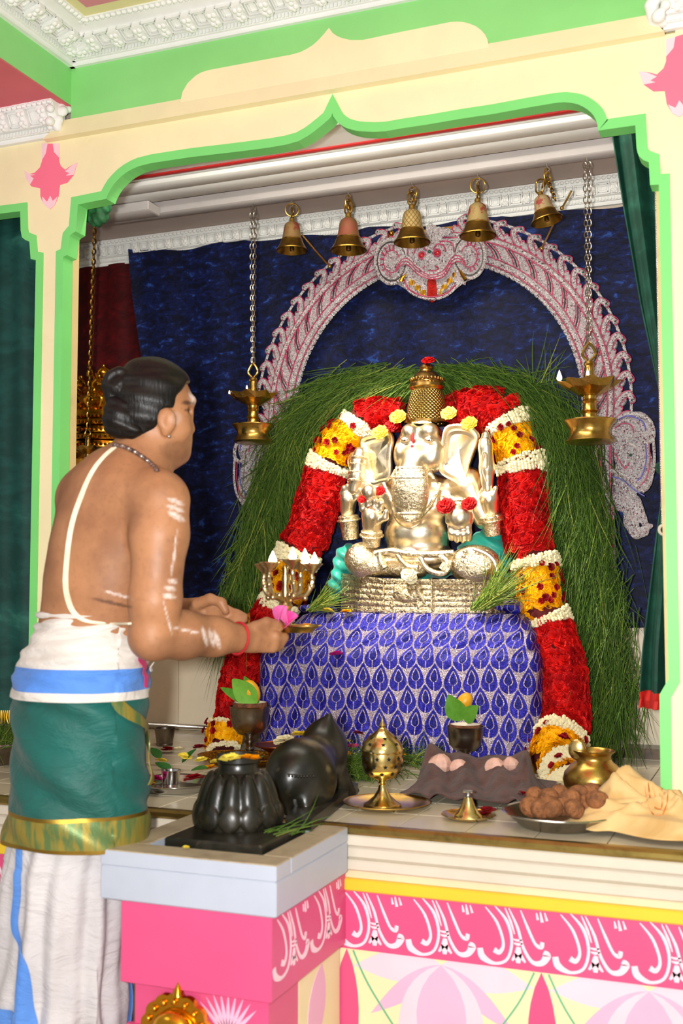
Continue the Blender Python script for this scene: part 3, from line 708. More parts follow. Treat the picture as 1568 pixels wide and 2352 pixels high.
# flame scrolls: local x = along the arch towards the top, z = outwards
def flame_geo():
    body = prism([(-.036, -.012), (.022, -.012), (.034, .004), (.03, .016), (.018, .013), (.012, .024), (.002, .022), (-.006, .03), (-.018, .024), (-.03, .01)], .012, -.008, lambda a, b, d: (a, d, b))
    curl = tube(smooth_path([(-.03, -.01, -.004), (-.012, -.012, .006), (.006, -.012, .022), (.012, -.012, .036), (.002, -.012, .043), (-.008, -.012, .046)], 5), [.006, .0075, .0085, .0085, .007], 7, up=(0, 1, 0))
    knob = mv(ball(.0095, 9, 7), (-.010, -.011, .047))
    return join(body, curl, knob)
def flame_edge():
    p = [(-.036, -.009, -.006), (-.016, -.011, .013), (-.003, -.011, .028), (.001, -.011, .035), (-.006, -.011, .038)]
    q = [(-.024, -.009, -.01), (-.004, -.011, -.001), (.015, -.011, .016), (.0215, -.011, .036), (.008, -.011, .051), (-.009, -.011, .0575), (-.019, -.011, .05), (-.017, -.011, .04)]
    e = [(.024, -.009, -.01), (.036, -.009, .006), (.031, -.009, .018), (.02, -.009, .013)]
    return join(*[tube(smooth_path(k, 4), .0019, 5, up=(0, 1, 0)) for k in (p, q, e)])
def mirx(g): v = np.asarray(g[0], float).copy(); v[:, 0] *= -1; return v, [tuple(reversed(q)) for q in g[1]]
FG, FE = flame_geo(), flame_edge(); GM = ball(.0035, 8, 6)
FM = [(mesh('flame_scroll', k(FG), M['sequin']), mesh('scroll_edge', k(FE), M['trim_red']), mesh('gem', mv(GM, (-.010 * s, -.02, .047)), M['gem_green']), mesh('link_rod', k(tube([(.0, -.006, .046), (.035, -.006, .0435), (.062, -.006, .042)], .0048, 6, up=(0, 1, 0))), M['sequin_trim'])) for k, s in ((lambda g: g, 1), (mirx, -1))]
NFL = 16
for side in (0, 1):
    for i in range(NFL):
        a = (-.10 + (PI / 2 - .18 + .10) * i / (NFL - 1)); a = a if side else PI - a
        p = pol(.607, a); out = np.array([math.cos(a), 0, math.sin(a)]); tan = np.array([math.sin(a), 0, -math.cos(a)])
        F = FM[side]   # tangent runs clockwise on the left side
        xx = tan if a > PI / 2 else tan
        rot = frame((0, 0, 0), xx, np.array([0, 1, 0]) if 1 else 0, out)
        # keep a right-handed frame
        rot = frame((0, 0, 0), xx, np.cross(out, xx), out)
        f = put('flame_scroll', F[0], pr, p, rot)
        put('scroll_edge', F[1], f); put('gem', F[2], f)
        if i < NFL - 1: put('link_rod', F[3], f)
# side columns and the birds at the springing
for s in (-1, 1):
    cx = CX + s * .555
    mk('side_column', join(box(cx - .05, cx + .05, YP - .02, YP + .03, ZP, ZP + .1, .006), box(cx - .036, cx + .036, YP - .014, YP + .025, ZP + .1, 1.62, .006), box(cx - .05, cx + .05, YP - .022, YP + .03, 1.60, 1.69, .006)), M['sequin'], pr)
    for dx in (-.03, 0, .03): mk('column_bead', tube([(cx + dx, YP - .018, ZP + .1), (cx + dx, YP - .018, 1.6)], .004, 6), M['trim_red'], pr)
def bird(s):
    B = lambda x, y, d=0: PY(x, y, YP - .02 + d) if s > 0 else np.array([2 * CX, 0, 0]) + PY(x, y, YP - .02 + d) * np.array([-1, 1, 1])
    k = SDF()
    for (x, y, rx, rz) in ((1450, 1040, .055, .075), (1462, 985, .05, .055), (1440, 1100, .045, .06), (1475, 1080, .035, .07), (1430, 1150, .04, .035), (1450, 1190, .025, .045), (1420, 1000, .035, .04)):
        k.add(s_ell(B(x, y), (rx, .022, rz)), .012)
    k.chain([B(1460, 1150), B(1476, 1190), B(1484, 1212), B(1494, 1208)], [.016, .012, .010, .008], .004)
    k.chain([B(1445, 1200), B(1462, 1225), B(1480, 1222)], [.02, .018, .014], .004)
    b = mk('bird_ornament', k.mesh(.0045), M['sequin'], pr)
    def line(pts, r, mm): mk('feather_line', tube(smooth_path([B(x, y, -.0245 - (.004 if mm != 'sequin_trim' else 0)) for x, y in pts], 5), r, 6, up=(0, 1, 0)), M[mm], b)
    line([(1405, 1000), (1415, 965), (1450, 950), (1490, 965), (1500, 1000), (1485, 1018), (1470, 1005), (1474, 992)], .0065, 'sequin_trim')
    line([(1400, 995), (1412, 975), (1440, 965), (1465, 975), (1462, 1005), (1442, 1008)], .0045, 'sequin_trim')
    line([(1410, 985), (1430, 972), (1450, 978), (1455, 995)], .002, 'trim_red')
    line([(1408, 970), (1440, 955), (1475, 968), (1482, 990)], .002, 'trim_blue')
    line([(1420, 1060), (1425, 1030), (1448, 1020), (1465, 1035), (1460, 1055), (1445, 1058), (1438, 1045), (1448, 1040)], .0055, 'sequin_trim')
    line([(1410, 1040), (1430, 1070), (1436, 1075), (1445, 1062)], .002, 'trim_red')
    line([(1500, 1010), (1502, 1060), (1495, 1100), (1480, 1125)], .0045, 'sequin_trim')
    line([(1490, 1015), (1492, 1060), (1484, 1098), (1470, 1115)], .002, 'trim_red')
    line([(1482, 1020), (1483, 1060), (1474, 1092), (1462, 1105)], .002, 'trim_blue')
    line([(1400, 1080), (1430, 1090), (1455, 1110), (1480, 1130)], .006, 'sequin_trim')
    line([(1405, 1095), (1430, 1103), (1455, 1124), (1480, 1140)], .002, 'trim_blue')
    line([(1410, 1110), (1440, 1125), (1460, 1145)], .006, 'sequin_trim')
    line([(1440, 1160), (1450, 1195), (1468, 1222), (1455, 1232), (1445, 1220)], .0045, 'sequin_trim')
    mk('gem', mv(ball(.005, 8, 6), B(1448, 1045, -.028)), M['gem_green'], b)
bird(1); bird(-1)
# lion mask
def K(x, y, d=0): return PY(560 + x / 2.904, 440 + y / 2.904, YP - .03 + d)
s = SDF()
for x, y, rx, ry, rz, k in ((985, 470, .060, .018, .080, 0), (1500, 435, .060, .018, .080, .01), (1240, 440, .09, .03, .07, .02), (1240, 600, .075, .016, .055, .02), (1130, 560, .06, .016, .05, .02), (1370, 560, .06, .016, .05, .02), (1200, 380, .03, .03, .025, .012), (1290, 370, .03, .03, .025, .012), (1090, 390, .04, .02, .03, .01), (1400, 370, .04, .02, .03, .01), (1240, 470, .02, .045, .028, .01)):
    s.add(s_ell(K(x, y), (rx, ry, rz)), k)
s.add(s_cap(K(1130, 470), K(1080, 450), .018, .012), .01).add(s_cap(K(1350, 465), K(1410, 440), .018, .012), .01)
mask = mk('lion_mask', s.mesh(.004), M['sequin'], pr)
for x, dx in ((1240, 0), (1265, .5), (1300, 1), (1340, 1.5), (1380, 2), (1225, -.5)):    # shell crest
    mk('crest_plume', tube(smooth_path([K(1270, 330, -.01), K((1270 + x) / 2, 275, -.014), K(x, 215 + abs(dx) * 22, -.008)], 5), [.006, .012, .014, .006], 7, flat=.7, up=(0, 1, 0)), M['sequin'], mask)
def kl(pts, r, mm, nm='mask_line', d=-.03): return mk(nm, tube(smooth_path([K(x, y, d - (.014 if 1120 < x < 1380 else 0)) for x, y in pts], 5), r, 6, up=(0, 1, 0)), M[mm], mask)
for off in (0, 22, 44):
    kl([(1010, 500 + off * .5), (1050, 440 + off * .8), (1100, 440 + off), (1160, 500 + off * .9), (1240, 545 + off * .6), (1330, 515 + off * .9), (1390, 425 + off), (1440, 420 + off * .8), (1480, 465 + off * .5)], .0058, 'sequin_trim', 'moustache')
    kl([(1012, 512 + off * .5), (1052, 452 + off * .8), (1100, 452 + off), (1160, 512 + off * .9), (1240, 556 + off * .6), (1330, 526 + off * .9), (1390, 437 + off), (1440, 432 + off * .8), (1478, 477 + off * .5)], .0018, 'trim_red', d=-.036)
for cx, cy, sg in ((985, 465, -1), (1500, 430, 1)):
    for rr, mm, r in ((1.0, 'sequin_trim', .0065), (.88, 'trim_dark', .0024), (.78, 'sequin_trim', .0045), (.5, 'trim_red', .0018)):
        mk('ear_rim', tube(smooth_path([K(cx + 108 * rr * math.cos(a), cy + 148 * rr * math.sin(a), -.018) for a in np.linspace(0, 2 * PI, 14, endpoint=False)], 3, True), r, 6, True, up=(0, 1, 0)), M[mm], mask)
    for a in np.linspace(PI * .55, PI * 1.55, 9):
        a2 = a if sg < 0 else PI - a
        mk('ear_ray', tube([K(cx + 54 * math.cos(a2), cy + 76 * math.sin(a2), -.021), K(cx + 82 * math.cos(a2), cy + 116 * math.sin(a2), -.019)], .0026, 5), M['trim_red'], mask)
for x, y in ((1186, 425), (1288, 408)):
    e = mk('eye_ring', tube([K(x + 22 * math.cos(a), y + 24 * math.sin(a), -.036) for a in np.linspace(0, 2 * PI, 16, endpoint=False)], .0028, 6, True, up=(0, 1, 0)), M['trim_red'], mask)
    mk('eye_gem', mv(ball((.0085), 10, 7, (1, .6, 1)), K(x, y, -.038)), M['gem_red'], e)
mk('brow_gem', mv(ball(.006, 10, 7, (1, .6, 1)), K(1236, 400, -.036)), M['gem_green'], mask)
for q_ in ([(1130, 420), (1150, 375), (1190, 365), (1215, 395)], [(1345, 400), (1330, 360), (1290, 350), (1262, 385)], [(1090, 420), (1095, 370), (1130, 345), (1175, 350)], [(1400, 400), (1390, 350), (1350, 330), (1305, 335)], [(1205, 500), (1190, 520), (1215, 535), (1240, 525)], [(1275, 495), (1295, 512), (1270, 530), (1245, 525)]): kl(q_, .0024, 'trim_red', 'brow_line')
kl([(1050, 560), (1085, 640), (1150, 690), (1250, 715), (1350, 690), (1420, 630), (1445, 610), (1470, 600), (1465, 620)], .006, 'sequin_trim', 'jaw_rim', -.012)
kl([(1060, 575), (1095, 645), (1155, 683), (1250, 703), (1345, 680), (1408, 625)], .0026, 'trim_red', 'jaw_line', -.02)
for i in range(6):
    for (ax, ay, bx, by) in ((1110, 585, 1205, 665), (1310, 650, 1400, 550)):
        f = i / 5; x, y = ax + (bx - ax) * f, ay + (by - ay) * f
        mk('tooth', xf(lathe([(.006, 0), (.0042, .008), (.0002, .017)], 6), frame(K(x, y, -.022), (1, 0, 0), (0, 0, 1), (0, -.2, -1)) if i % 2 else frame(K(x, y + 30, -.022), (1, 0, 0), (0, 0, -1), (0, -.2, 1))), M['gold'], mask)
for pts in ([(1045, 600), (1060, 570), (1085, 550)], [(1478, 590), (1455, 555), (1432, 515)]): mk('tusk', tube(smooth_path([K(x, y, -.03) for x, y in pts], 4), [.007, .006, .001], 8), M['gold'], mask)
s = SDF(); s.add(s_ell(K(1255, 620, -.012), (.018, .014, .03)), .01).add(s_ell(K(1255, 690, -.012), (.017, .012, .026)), .012)
mk('tongue', s.mesh(.003), M['tongue'], mask)
mk('gold_bar', box(*sorted((PY(890, 545, YP + .01)[0], PY(1075, 530, YP + .01)[0])), YP + .008, YP + .02, 2.345, 2.375, .003), M['gold'], pr)
mk('gold_flower', join(*[mv(ball(.009, 8, 6), PY(895 + 13 * math.cos(k), 548 + 13 * math.sin(k), YP + .002)) for k in range(0, 6)]), M['gold'], pr)
# ================================================================ bells on the beam
def enamel(name, a, b, sc_, kind):
    m = MT(name); x, y, z = m.xyz(); n = m.noise(sc_, 4, .6)
    if kind == 'lattice':
        ang = (x.op('ARCTAN2', y)) * 7.0; p = ((ang + z * 170.0).sin().abs().lt(.3)).max((ang - z * 170.0).sin().abs().lt(.3)); k = m.mix(p, rgb(a), rgb(b))
    else: k = m.mix(n.ss(.48, .56), rgb(a), rgb(b))
    k = m.mix(m.noise(60, 5, .7).ss(.55, .75) * .6, k, rgb('#7b6238')); return m.set('Base Color', k).set('Roughness', .45).set('Metallic', .35).m
ENM = [enamel('enamel_cream_red', '#8f7044', '#8a3e30', 30, ''), enamel('enamel_red', '#95543f', '#7d6238', 22, ''), enamel('enamel_lattice', '#b39a64', '#7d5f2c', 10, 'lattice'), enamel('enamel_elephant', '#a8905c', '#9a4038', 26, ''), enamel('enamel_worn', '#b29a70', '#9a463e', 34, '')]
LINK = tube([(.0055 * math.cos(a), 0, .0105 * math.sin(a)) for a in np.linspace(0, 2 * PI, 14, endpoint=False)], .0017, 5, True, up=(0, 1, 0))
LINKB = mesh('chain_link', LINK, M['brass_dark']); LINKS = mesh('chain_link', LINK, M['chain'])
def chain(parent, a, b, lm, pitch=.0165, sag=0):
    a, b = np.array(a), np.array(b); L = np.linalg.norm(b - a); n = max(2, int(L / pitch)); d = (b - a) / L
    for i in range(n):
        t = (i + .5) / n; p = a + (b - a) * t; x, y, z = aim(d, (0, 1, 0))
        r = frame((0, 0, 0), x, y, z) @ Matrix.Rotation((i % 2) * PI / 2 + .3, 4, 'Z'); put('chain_link', lm, parent, p, r)
bells = [(670, 505, 576, 33, 'small bell with worn red and cream enamel, hung next to a lamp chain', 452), (800, 495, 576, 39, 'bell with dull red enamel band, second along the beam', 432), (946, 476, 558, 40, 'bell with cream lattice enamel pattern, hung in front of the mask', 416), (1097, 461, 543, 41, 'bell with a red elephant picture on cream enamel', 400), (1256, 442, 508, 37, 'tilted bell with pale worn enamel beside the hanging chain lamp', 384)]
for i, (x, yt, yb_, hw, lab, yh) in enumerate(bells):
    c = PY(x, yb_, 1.0725); tp = PY(x, yt, 1.0725); s = hw * np.linalg.norm(PY(x + 1, yb_, 1.0725) - c); H = (tp - c)[2] * 1.02
    t = thing('brass_bell', lab, 'bell', c, 'brass bells hung on the beam')
    pro = [(1, 0), (1.0, .03), (.93, .07), (.80, .17), (.71, .28), (.64, .36)]
    inn = [(.60, .36), (.66, .25), (.75, .15), (.88, .05), (.95, 0)]
    tilt = Matrix.Rotation(-.22 if i == 4 else 0, 4, 'Y')
    L = lambda p: xf(lathe([(r * s, z * H) for r, z in p], 36, caps=False), Matrix.Translation(c) @ tilt)
    mk('bell_lip', L(inn[::-1][::1] + pro), M['brass_dark'], t)
    mk('bell_body', L([(.64, .36), (.59, .45), (.54, .6), (.5, .74), (.44, .83), (.30, .89)]), ENM[i], t)
    mk('bell_crown', L([(.30, .89), (.2, .91), (.16, .95), (.17, 1.0), (.12, 1.05), (.0, 1.06)]), M['brass'], t)
    mk('bell_inside', L([(.60, .36), (.5, .6), (.44, .8), (0, .86)]), M['brass_dark'], t)
    mk('bell_ring', L([(.67, .33), (.69, .345), (.67, .36), (.64, .365)]), M['brass'], t)
    mk('clapper', xf(join(lathe([(.0, -.02 * H), (.13 * s, .0), (.15 * s, .08 * H), (.09 * s, .2 * H), (.05 * s, .8 * H), (0, .85 * H)], 14, caps=False)), Matrix.Translation(c) @ tilt), M['brass_dark'], t)
    hk = PY(x, yh, 1.0725); hk[2] = 2.452; apex = np.array((Matrix.Translation(c) @ tilt @ Vector((0, 0, 1.05 * H))))
    hz = hk[2] - apex[2]
    mk('hook', tube(smooth_path([hk + (0, 0, .008), hk - (0, 0, .008), hk + np.array([.007, 0, -.016]), hk + np.array([.002, 0, -.024]), hk + np.array([-.006, 0, -.02])], 4), .0017, 6), M['chain'], t)
    R1 = min(.024, hz * .34)
    mk('ring', mv(xf(torus(R1, .0026, 22, 7), Matrix.Rotation(.5 + i, 4, 'Z')), hk - np.array([0, 0, .02 + R1 * .8])), M['brass'], t)
    mk('ring', mv(xf(torus(R1 * .62, .0028, 18, 7, R1 * .3), Matrix.Rotation(1.9 + i, 4, 'Z')), apex + np.array([0, 0, R1 * .75])), M['brass_dark'], t)
    chain(t, hk - np.array([0, 0, .03]), apex + np.array([.006, -.004, .0]), LINKB, .012)
    if i == 4: chain(t, hk - np.array([0, 0, .045]), c + np.array([.035, -.05, .045]), LINKB, .013)
for a, b, lab in ((PY(694, 540, 1.14), PY(757, 612, 1.275), 'thin gold tie wire from the enamel bell to the silver arch'), (PY(1272, 512, 1.14), PY(1243, 570, 1.275), 'thin gold tie wire under the tilted bell'), (PY(1312, 438, 1.10), PY(1290, 478, 1.13), 'short frayed gold cord end above the tilted bell')):
    top('tie_wire', join(tube([a, (a + b) / 2 + np.array([0, 0, -.002]), b], .0032, 7), mv(ball(.007, 8, 6), b)), M['brass'], lab, 'wire')
# ================================================================ hanging oil lamps
M['flame'] = MT('flame').set('Base Color', (1, .7, .3)).set('Emission Color', (1.0, .72, .38)).set('Emission Strength', 14.0).m
M['oil'] = pm('lamp_oil', rgb('#6b4a12'), .05, var=.1)
def flame_mesh(h, r): return lathe([(.0, 0), (r * .55, h * .04), (r * .85, h * .12), (r, h * .25), (r * .92, h * .38), (r * .7, h * .55), (r * .4, h * .75), (r * .16, h * .9), (0, h)], 14, caps=False)
def oil_lamp(name, label, hook_top, z_hook, cx, cy, k, flames, two=True, group='hanging brass oil lamps'):
    base = np.array([cx, cy, z_hook - .27 * k])
    t = thing(name, label, 'oil lamp', base, group)
    z = lambda v: z_hook - v * k
    Lt = lambda p, n=32: mv(lathe([(r * k, -v * k) for r, v in p], n, caps=False), (cx, cy, z_hook))
    mk('hanger', join(tube(smooth_path([(cx - .004 * k, cy, z(.045)), (cx - .017 * k, cy, z(.03)), (cx - .014 * k, cy, z(.016)), (cx - .003 * k, cy, z(.0)), (cx + .003 * k, cy, z(.0)), (cx + .014 * k, cy, z(.016)), (cx + .017 * k, cy, z(.03)), (cx + .004 * k, cy, z(.045))], 4), .0055 * k, 8, flat=.7)), M['brass'], t)
    mk('stem', Lt([(.0, .045), (.012, .048), (.015, .055), (.012, .06), (.014, .07), (.012, .078), (.015, .085), (.0125, .095), (.014, .105), (.02, .112)][::-1]), M['brass'], t)
    n = 16; v, f = [], []
    for r, zz, star in ((.0, .118, 0), (.03, .118, 0), (.055, .112, .0), (.07, .104, .5), (.073, .105, .5), (.058, .122, .25), (.03, .138, 0), (.02, .142, 0)):
        for i in range(n):
            q = 1 + (.18 * star * 2 if i % 2 == 0 else -.06 * star * 2); a = 2 * PI * i / n + .2
            v.append((cx + r * k * q * math.cos(a), cy + r * k * q * math.sin(a), z(zz - (.012 * star if i % 2 == 0 else 0))))
    for j in range(7):
        for i in range(n): f.append((j * n + i, j * n + n + i, j * n + n + (i + 1) % n, j * n + (i + 1) % n))
    mk('oil_dish', (v, f), M['brass'], t, smooth=False)
    mk('oil', mv(lathe([(.0, 0), (.052 * k, 0)], 20, caps=False), (cx, cy, z(.1155))), M['oil'], t)
    mk('shaft', Lt([(.02, .138), (.017, .15), (.021, .156), (.017, .162), (.019, .175), (.023, .182), (.018, .188), (.02, .2), (.03, .212)][::-1]), M['brass'], t)
    mk('drip_saucer', Lt([(.0, .216), (.03, .212), (.062, .210), (.0685, .206), (.069, .209), (.06, .219), (.052, .232), (.053, .245), (.063, .258), (.066, .263), (.055, .268), (0, .268)][::-1]), M['brass'], t)
    for a, h in flames:
        p = (cx + .08 * k * math.cos(a), cy + .08 * k * math.sin(a), z(.1))
        mk('wick_flame', mv(flame_mesh(h, h * .24), p), M['flame'], t, angle=0)
    for s in ((-.007, .007) if two else (0, .004)):
        chain(t, (cx + s * .3, cy, z_hook + .004), (hook_top[0] + s, hook_top[1], hook_top[2]), LINKS if two else LINKB, .0175)
    mk('ceiling_hook', tube(smooth_path([np.array(hook_top) + q for q in ((0, 0, .02), (0, 0, .006), (.007, 0, -.002), (.003, 0, -.01), (-.006, 0, -.006))], 4), .002, 6), M['chain'], t)
    return t
p = PY(581, 836, 1.075); oil_lamp('hanging_oil_lamp', 'brass oil lamp hanging beside the priest, three tiny flames on its rim', (p[0] - .002, 1.0725, 2.44), p[2], p[0], p[1], 1.0, ((PI + .3, .012), (PI - .4, .012), (-PI / 2 + .2, .014)))
p = PY(1352, 790, 1.075); oil_lamp('hanging_oil_lamp', 'brass oil lamp hanging beside the green curtain, one tall flame on its rim', (p[0] + .003, 1.0725, 2.44), p[2], p[0], p[1], 1.12, ((PI + .35, .034), (-PI / 2 + .1, .02)))
p = PY(202, 985, .93); oil_lamp('hanging_oil_lamp', 'small brass oil lamp on a thin chain in front of the golden shrine', (p[0], .95, 2.43), p[2], p[0], p[1], .62, (), False)
# golden canopy behind the priest
gp = PY(235, 1200, 1.18); gt = thing('golden_shrine', 'ornate gilded canopy partly hidden behind the priest, against red velvet', 'shrine', (gp[0], 1.18, ZP))
gz = lambda y: PY(235, y, 1.18)[2]
mk('base_column', mv(lathe([(.16, ZP), (.16, ZP + .06), (.12, ZP + .08), (.11, .9), (.11, gz(1060)), (.14, gz(1050))], 36), (gp[0], 1.18, 0)), M['gold'], gt)
for y0, y1, r in ((1050, 1040, .150), (1040, 1022, .135), (1020, 1008, .148), (1006, 990, .138), (988, 975, .146), (973, 962, .132)):
    mk('tier_band', mv(lathe([(r * .9, gz(y0)), (r, gz(y0) + .002), (r * 1.03, (gz(y0) + gz(y1)) / 2), (r, gz(y1)), (r * .8, gz(y1))], 48), (gp[0], 1.18, 0)), M['gold'], gt)
    mk('band_beads', join(*[mv(ball(.0065, 7, 5), (gp[0] + r * 1.03 * math.cos(a), 1.18 + r * 1.03 * math.sin(a), (gz(y0) + gz(y1)) / 2)) for a in np.linspace(0, 2 * PI, 60, endpoint=False)]), M['gold'], gt, kind='stuff')
mk('dome', mv(lathe([(.13, gz(962)), (.115, gz(935)), (.085, gz(905)), (.05, gz(880)), (.03, gz(870)), (.036, gz(860)), (0, gz(838))], 32), (gp[0], 1.18, 0)), M['gold'], gt)
for j, (yy, r, n, sc_) in enumerate(((945, .125, 10, 1.0), (905, .09, 8, .85), (872, .05, 6, .7))):
    for i in range(n):
        a = 2 * PI * (i + .5 * j) / n; d = np.array([math.cos(a), math.sin(a), 0]); o_ = np.array([gp[0], 1.18, gz(yy)]) + d * r
        w = np.array([-d[1], d[0], 0])
        g = [tube(smooth_path([o_ + d * .0 + w * q * .022 * sc_, o_ + d * .014 * sc_ + w * q * .03 * sc_ + (0, 0, .02 * sc_), o_ + d * .012 * sc_ + w * q * .01 * sc_ + (0, 0, .042 * sc_), o_ + d * .02 * sc_ + w * q * .0 + (0, 0, .026 * sc_), o_ + d * .018 * sc_ + w * q * .012 * sc_ + (0, 0, .02 * sc_)], 4), .006 * sc_, 6) for q in (-1, 1)]
        mk('scroll_finial', join(*g, mv(ball(.01 * sc_, 8, 6), o_ + d * .01 + (0, 0, .055 * sc_))), M['gold'], gt)
# ================================================================ cloth covered table
def peacock():
    m = MT('peacock_sequin_cloth'); n = m.new('UVMap'); sp = m.new('SeparateXYZ'); m.t.links.new(n.outputs[0], sp.inputs[0])
    u, v = X(m.t, sp.outputs[0]), X(m.t, sp.outputs[1]); SX, SZ = .0565, .066
    wob = m.noise(9, 2, .5); u = u + (wob - .5) * .02; v = v + (m.noise(7, 2, .5) - .5) * .02
    row = (v / SZ).floor(); cx = (u / SX + row * .5).mod(1.0) - .5; cy = (v / SZ).mod(1.0)
    ax = (cx * SX).abs()
    yy = cy * SZ
    def drop(c, Rr, h, yy=yy, ax=ax):
        q = yy - c; t = (q / h).op('MULTIPLY', 1.0, clamp=True); lo_ = ((q * q) * -1.0 + Rr * Rr).max(0.0).sqrt(); hi_ = (1.0 - t.op('POWER', 1.6)) * Rr
        return m_sel(q.gt(0.0), lo_, hi_) - ax
    def m_sel(f, a, b): return a * (1.0 - f) + b * f
    d1 = drop(.0265, .0268, .056); d2 = drop(.036, .0120, .030)
    cxb = (((u / SX + row * .5 + .5).mod(1.0) - .5) * SX).abs(); db = drop(.0265, .0268, .056, yy + SZ, cxb)
    blue = m.mix(m.noise(260, 2, .5).ss(.45, .7), rgb('#0d0f80'), rgb('#3a30c8')); silver = m.mix(m.noise(320, 3, .6).ss(.4, .62), rgb('#8c7c94'), rgb('#ddd2da'))
    inner = m.mix(m.noise(200, 2, .5).ss(.5, .7), rgb('#0a0e6a'), rgb('#2424b0'))
    core = d1.gt(.0012).max(db.gt(.0012) * (1.0 - d1.gt(-.0026))); k = m.mix(core, silver, blue)
    r2 = d2.gt(-.0016); i2 = d2.gt(.0016); k = m.mix(r2, k, silver); k = m.mix(i2, k, inner)
    isb = core * (1.0 - r2) + i2
    m.set('Base Color', k).set('Metallic', isb * -.35 + .75).set('Roughness', isb * -.08 + .36)
    h = m.voronoi(420) * (isb * -.6 + 1.0); return m.bump(h + (core * -.6), .7, .004).m
M['peacock'] = peacock()
M['lining'] = pm('royal_blue_satin', rgb('#1a22b0'), .4, var=.25, scale=9, Sheen_Weight=.3)
YT = 1.02
zt_, zc = PY(900, 1408, YT)[2], PY(900, 1497, .955)[2]
prof = [(0, zt_, YT, PY(712, 1400, YT)[0], PY(1188, 1400, YT)[0]), (.25, zt_ - .012, YT - .012, PY(690, 1410, YT)[0], PY(1200, 1410, YT)[0]), (.6, (zt_ + zc) / 2, .98, PY(640, 1455, .97)[0], PY(1216, 1455, .97)[0]),
        (1, zc, .955, PY(600, 1495, .955)[0], PY(1228, 1500, .955)[0]), (1.15, zc - .02, .947, PY(588, 1515, .95)[0], PY(1232, 1525, .95)[0]), (2, (zc + ZP) / 2, .94, PY(582, 1600, .94)[0], PY(1236, 1600, .94)[0]), (3, ZP + .004, .925, PY(588, 1735, .93)[0], PY(1222, 1765, .93)[0])]
pv = np.array(prof)
def cloth_at(s): return [np.interp(s, pv[:, 0], pv[:, k]) for k in range(1, 5)]
rs = np.random.default_rng(3); FO = [(rs.uniform(9, 34), rs.uniform(0, 6.3), rs.uniform(.3, 1)) for _ in range(7)]
def fold(q): return sum(a * math.sin(q * f + p) for f, p, a in FO) / 4
NU, NV = 150, 60; YB = 1.275; V_, UV_ = [], []
for j in range(NV):
    s = 3 * j / (NV - 1); z, yf, xa, xb_ = cloth_at(s); ring = []
    rc = .05
    pts = [(xa, YB), (xa, yf + rc * 1.5)] + [(xa + rc * (1 - math.cos(a)), yf + rc * (1 - math.sin(a))) for a in np.linspace(.1, PI / 2, 6)] + [(xb_ - rc * (1 - math.sin(a)), yf + rc * (1 - math.cos(a))) for a in np.linspace(0, PI / 2 - .1, 6)] + [(xb_, yf + rc * 1.5), (xb_, YB)]
    P = np.array(pts); L = np.r_[0, np.cumsum(np.linalg.norm(np.diff(P, axis=0), axis=1))]; tt = np.linspace(0, L[-1], NU)
    Q = np.stack([np.interp(tt, L, P[:, 0]), np.interp(tt, L, P[:, 1])], 1); T = np.gradient(Q, axis=0); N = np.stack([T[:, 1], -T[:, 0]], 1); N /= np.linalg.norm(N, axis=1)[:, None]
    amp = .0035 + .011 * max(0, s - 1) / 2
    for i in range(NU):
        dsp = amp * fold(tt[i] / L[-1] * 6 + .25 * s) + .004 * math.sin(tt[i] * 60 + s * 5) * (s < 1.1)
        ring.append((Q[i, 0] + N[i, 0] * dsp, Q[i, 1] + N[i, 1] * dsp, z + .004 * math.sin(tt[i] * 31) * (s < 2.9) * (s > .1)))
    V_ += ring; UV_ += [(tt[i] - L[-1] / 2, -.36 * s / 3 - (.05 if s > 1 else .05 * s)) for i in range(NU)]
f = [(j * NU + i, j * NU + NU + i, j * NU + NU + i + 1, j * NU + i + 1) for j in range(NV - 1) for i in range(NU - 1)]
tc = thing('cloth_table', 'low altar table draped in a blue and silver peacock feather cloth', 'table', (-1.15, 1.1, ZP))
V_ = np.array(V_); UV_ = np.array(UV_)
# arc length for v so that the pattern keeps its size
vl = np.zeros(NV); mid = NU // 2
for j in range(1, NV): vl[j] = vl[j - 1] + np.linalg.norm(V_[j * NU + mid] - V_[(j - 1) * NU + mid])
UV_[:, 1] = -np.repeat(vl, NU)
mk('cloth_skirt', (V_, f), M['peacock'], tc, uv=UV_, angle=0)
xa, xb_ = prof[0][3], prof[0][4]
TG = [(xa + (xb_ - xa) * i / 40, YT + (YB - YT) * j / 14) for j in range(15) for i in range(41)]
mk('cloth_top', ([(x, y, zt_ + .003 * math.sin(x * 40 + y * 30)) for x, y in TG], [(j * 41 + i, j * 41 + i + 1, j * 41 + 42 + i, j * 41 + 41 + i) for j in range(14) for i in range(40)]), M['peacock'], tc, uv=[(x, y) for x, y in TG], angle=0)
xr_ = prof[5][4]
mk('lining', thick(grid(lambda u, v: (xr_ - .05 + (.052 - .03 * v * v) * u + .010 * math.sin(v * 7), .985 + .06 * u + .012 * math.sin(u * 9 + v * 5), ZP + .01 + v * (.31 - .05 * u)), 14, 30), .002), M['lining'], tc)
# a pattern-embroidered hump of loose cloth on the table top, beside the plinth
for x, y, rx in ((735, 1395, .045), (1175, 1392, .03)):
    q = PY(x, y, 1.06); s = SDF()
    for k in range(9): s.add(s_ell(q + np.array([R_.uniform(-rx, rx), R_.uniform(-.03, .03), R_.uniform(-.012, .006)]), (R_.uniform(.012, .028), .02, R_.uniform(.008, .016))), .012)
    g = s.mesh(.005); mk('cloth_fold', g, M['peacock'], tc, uv=np.asarray(g[0])[:, [0, 2]])
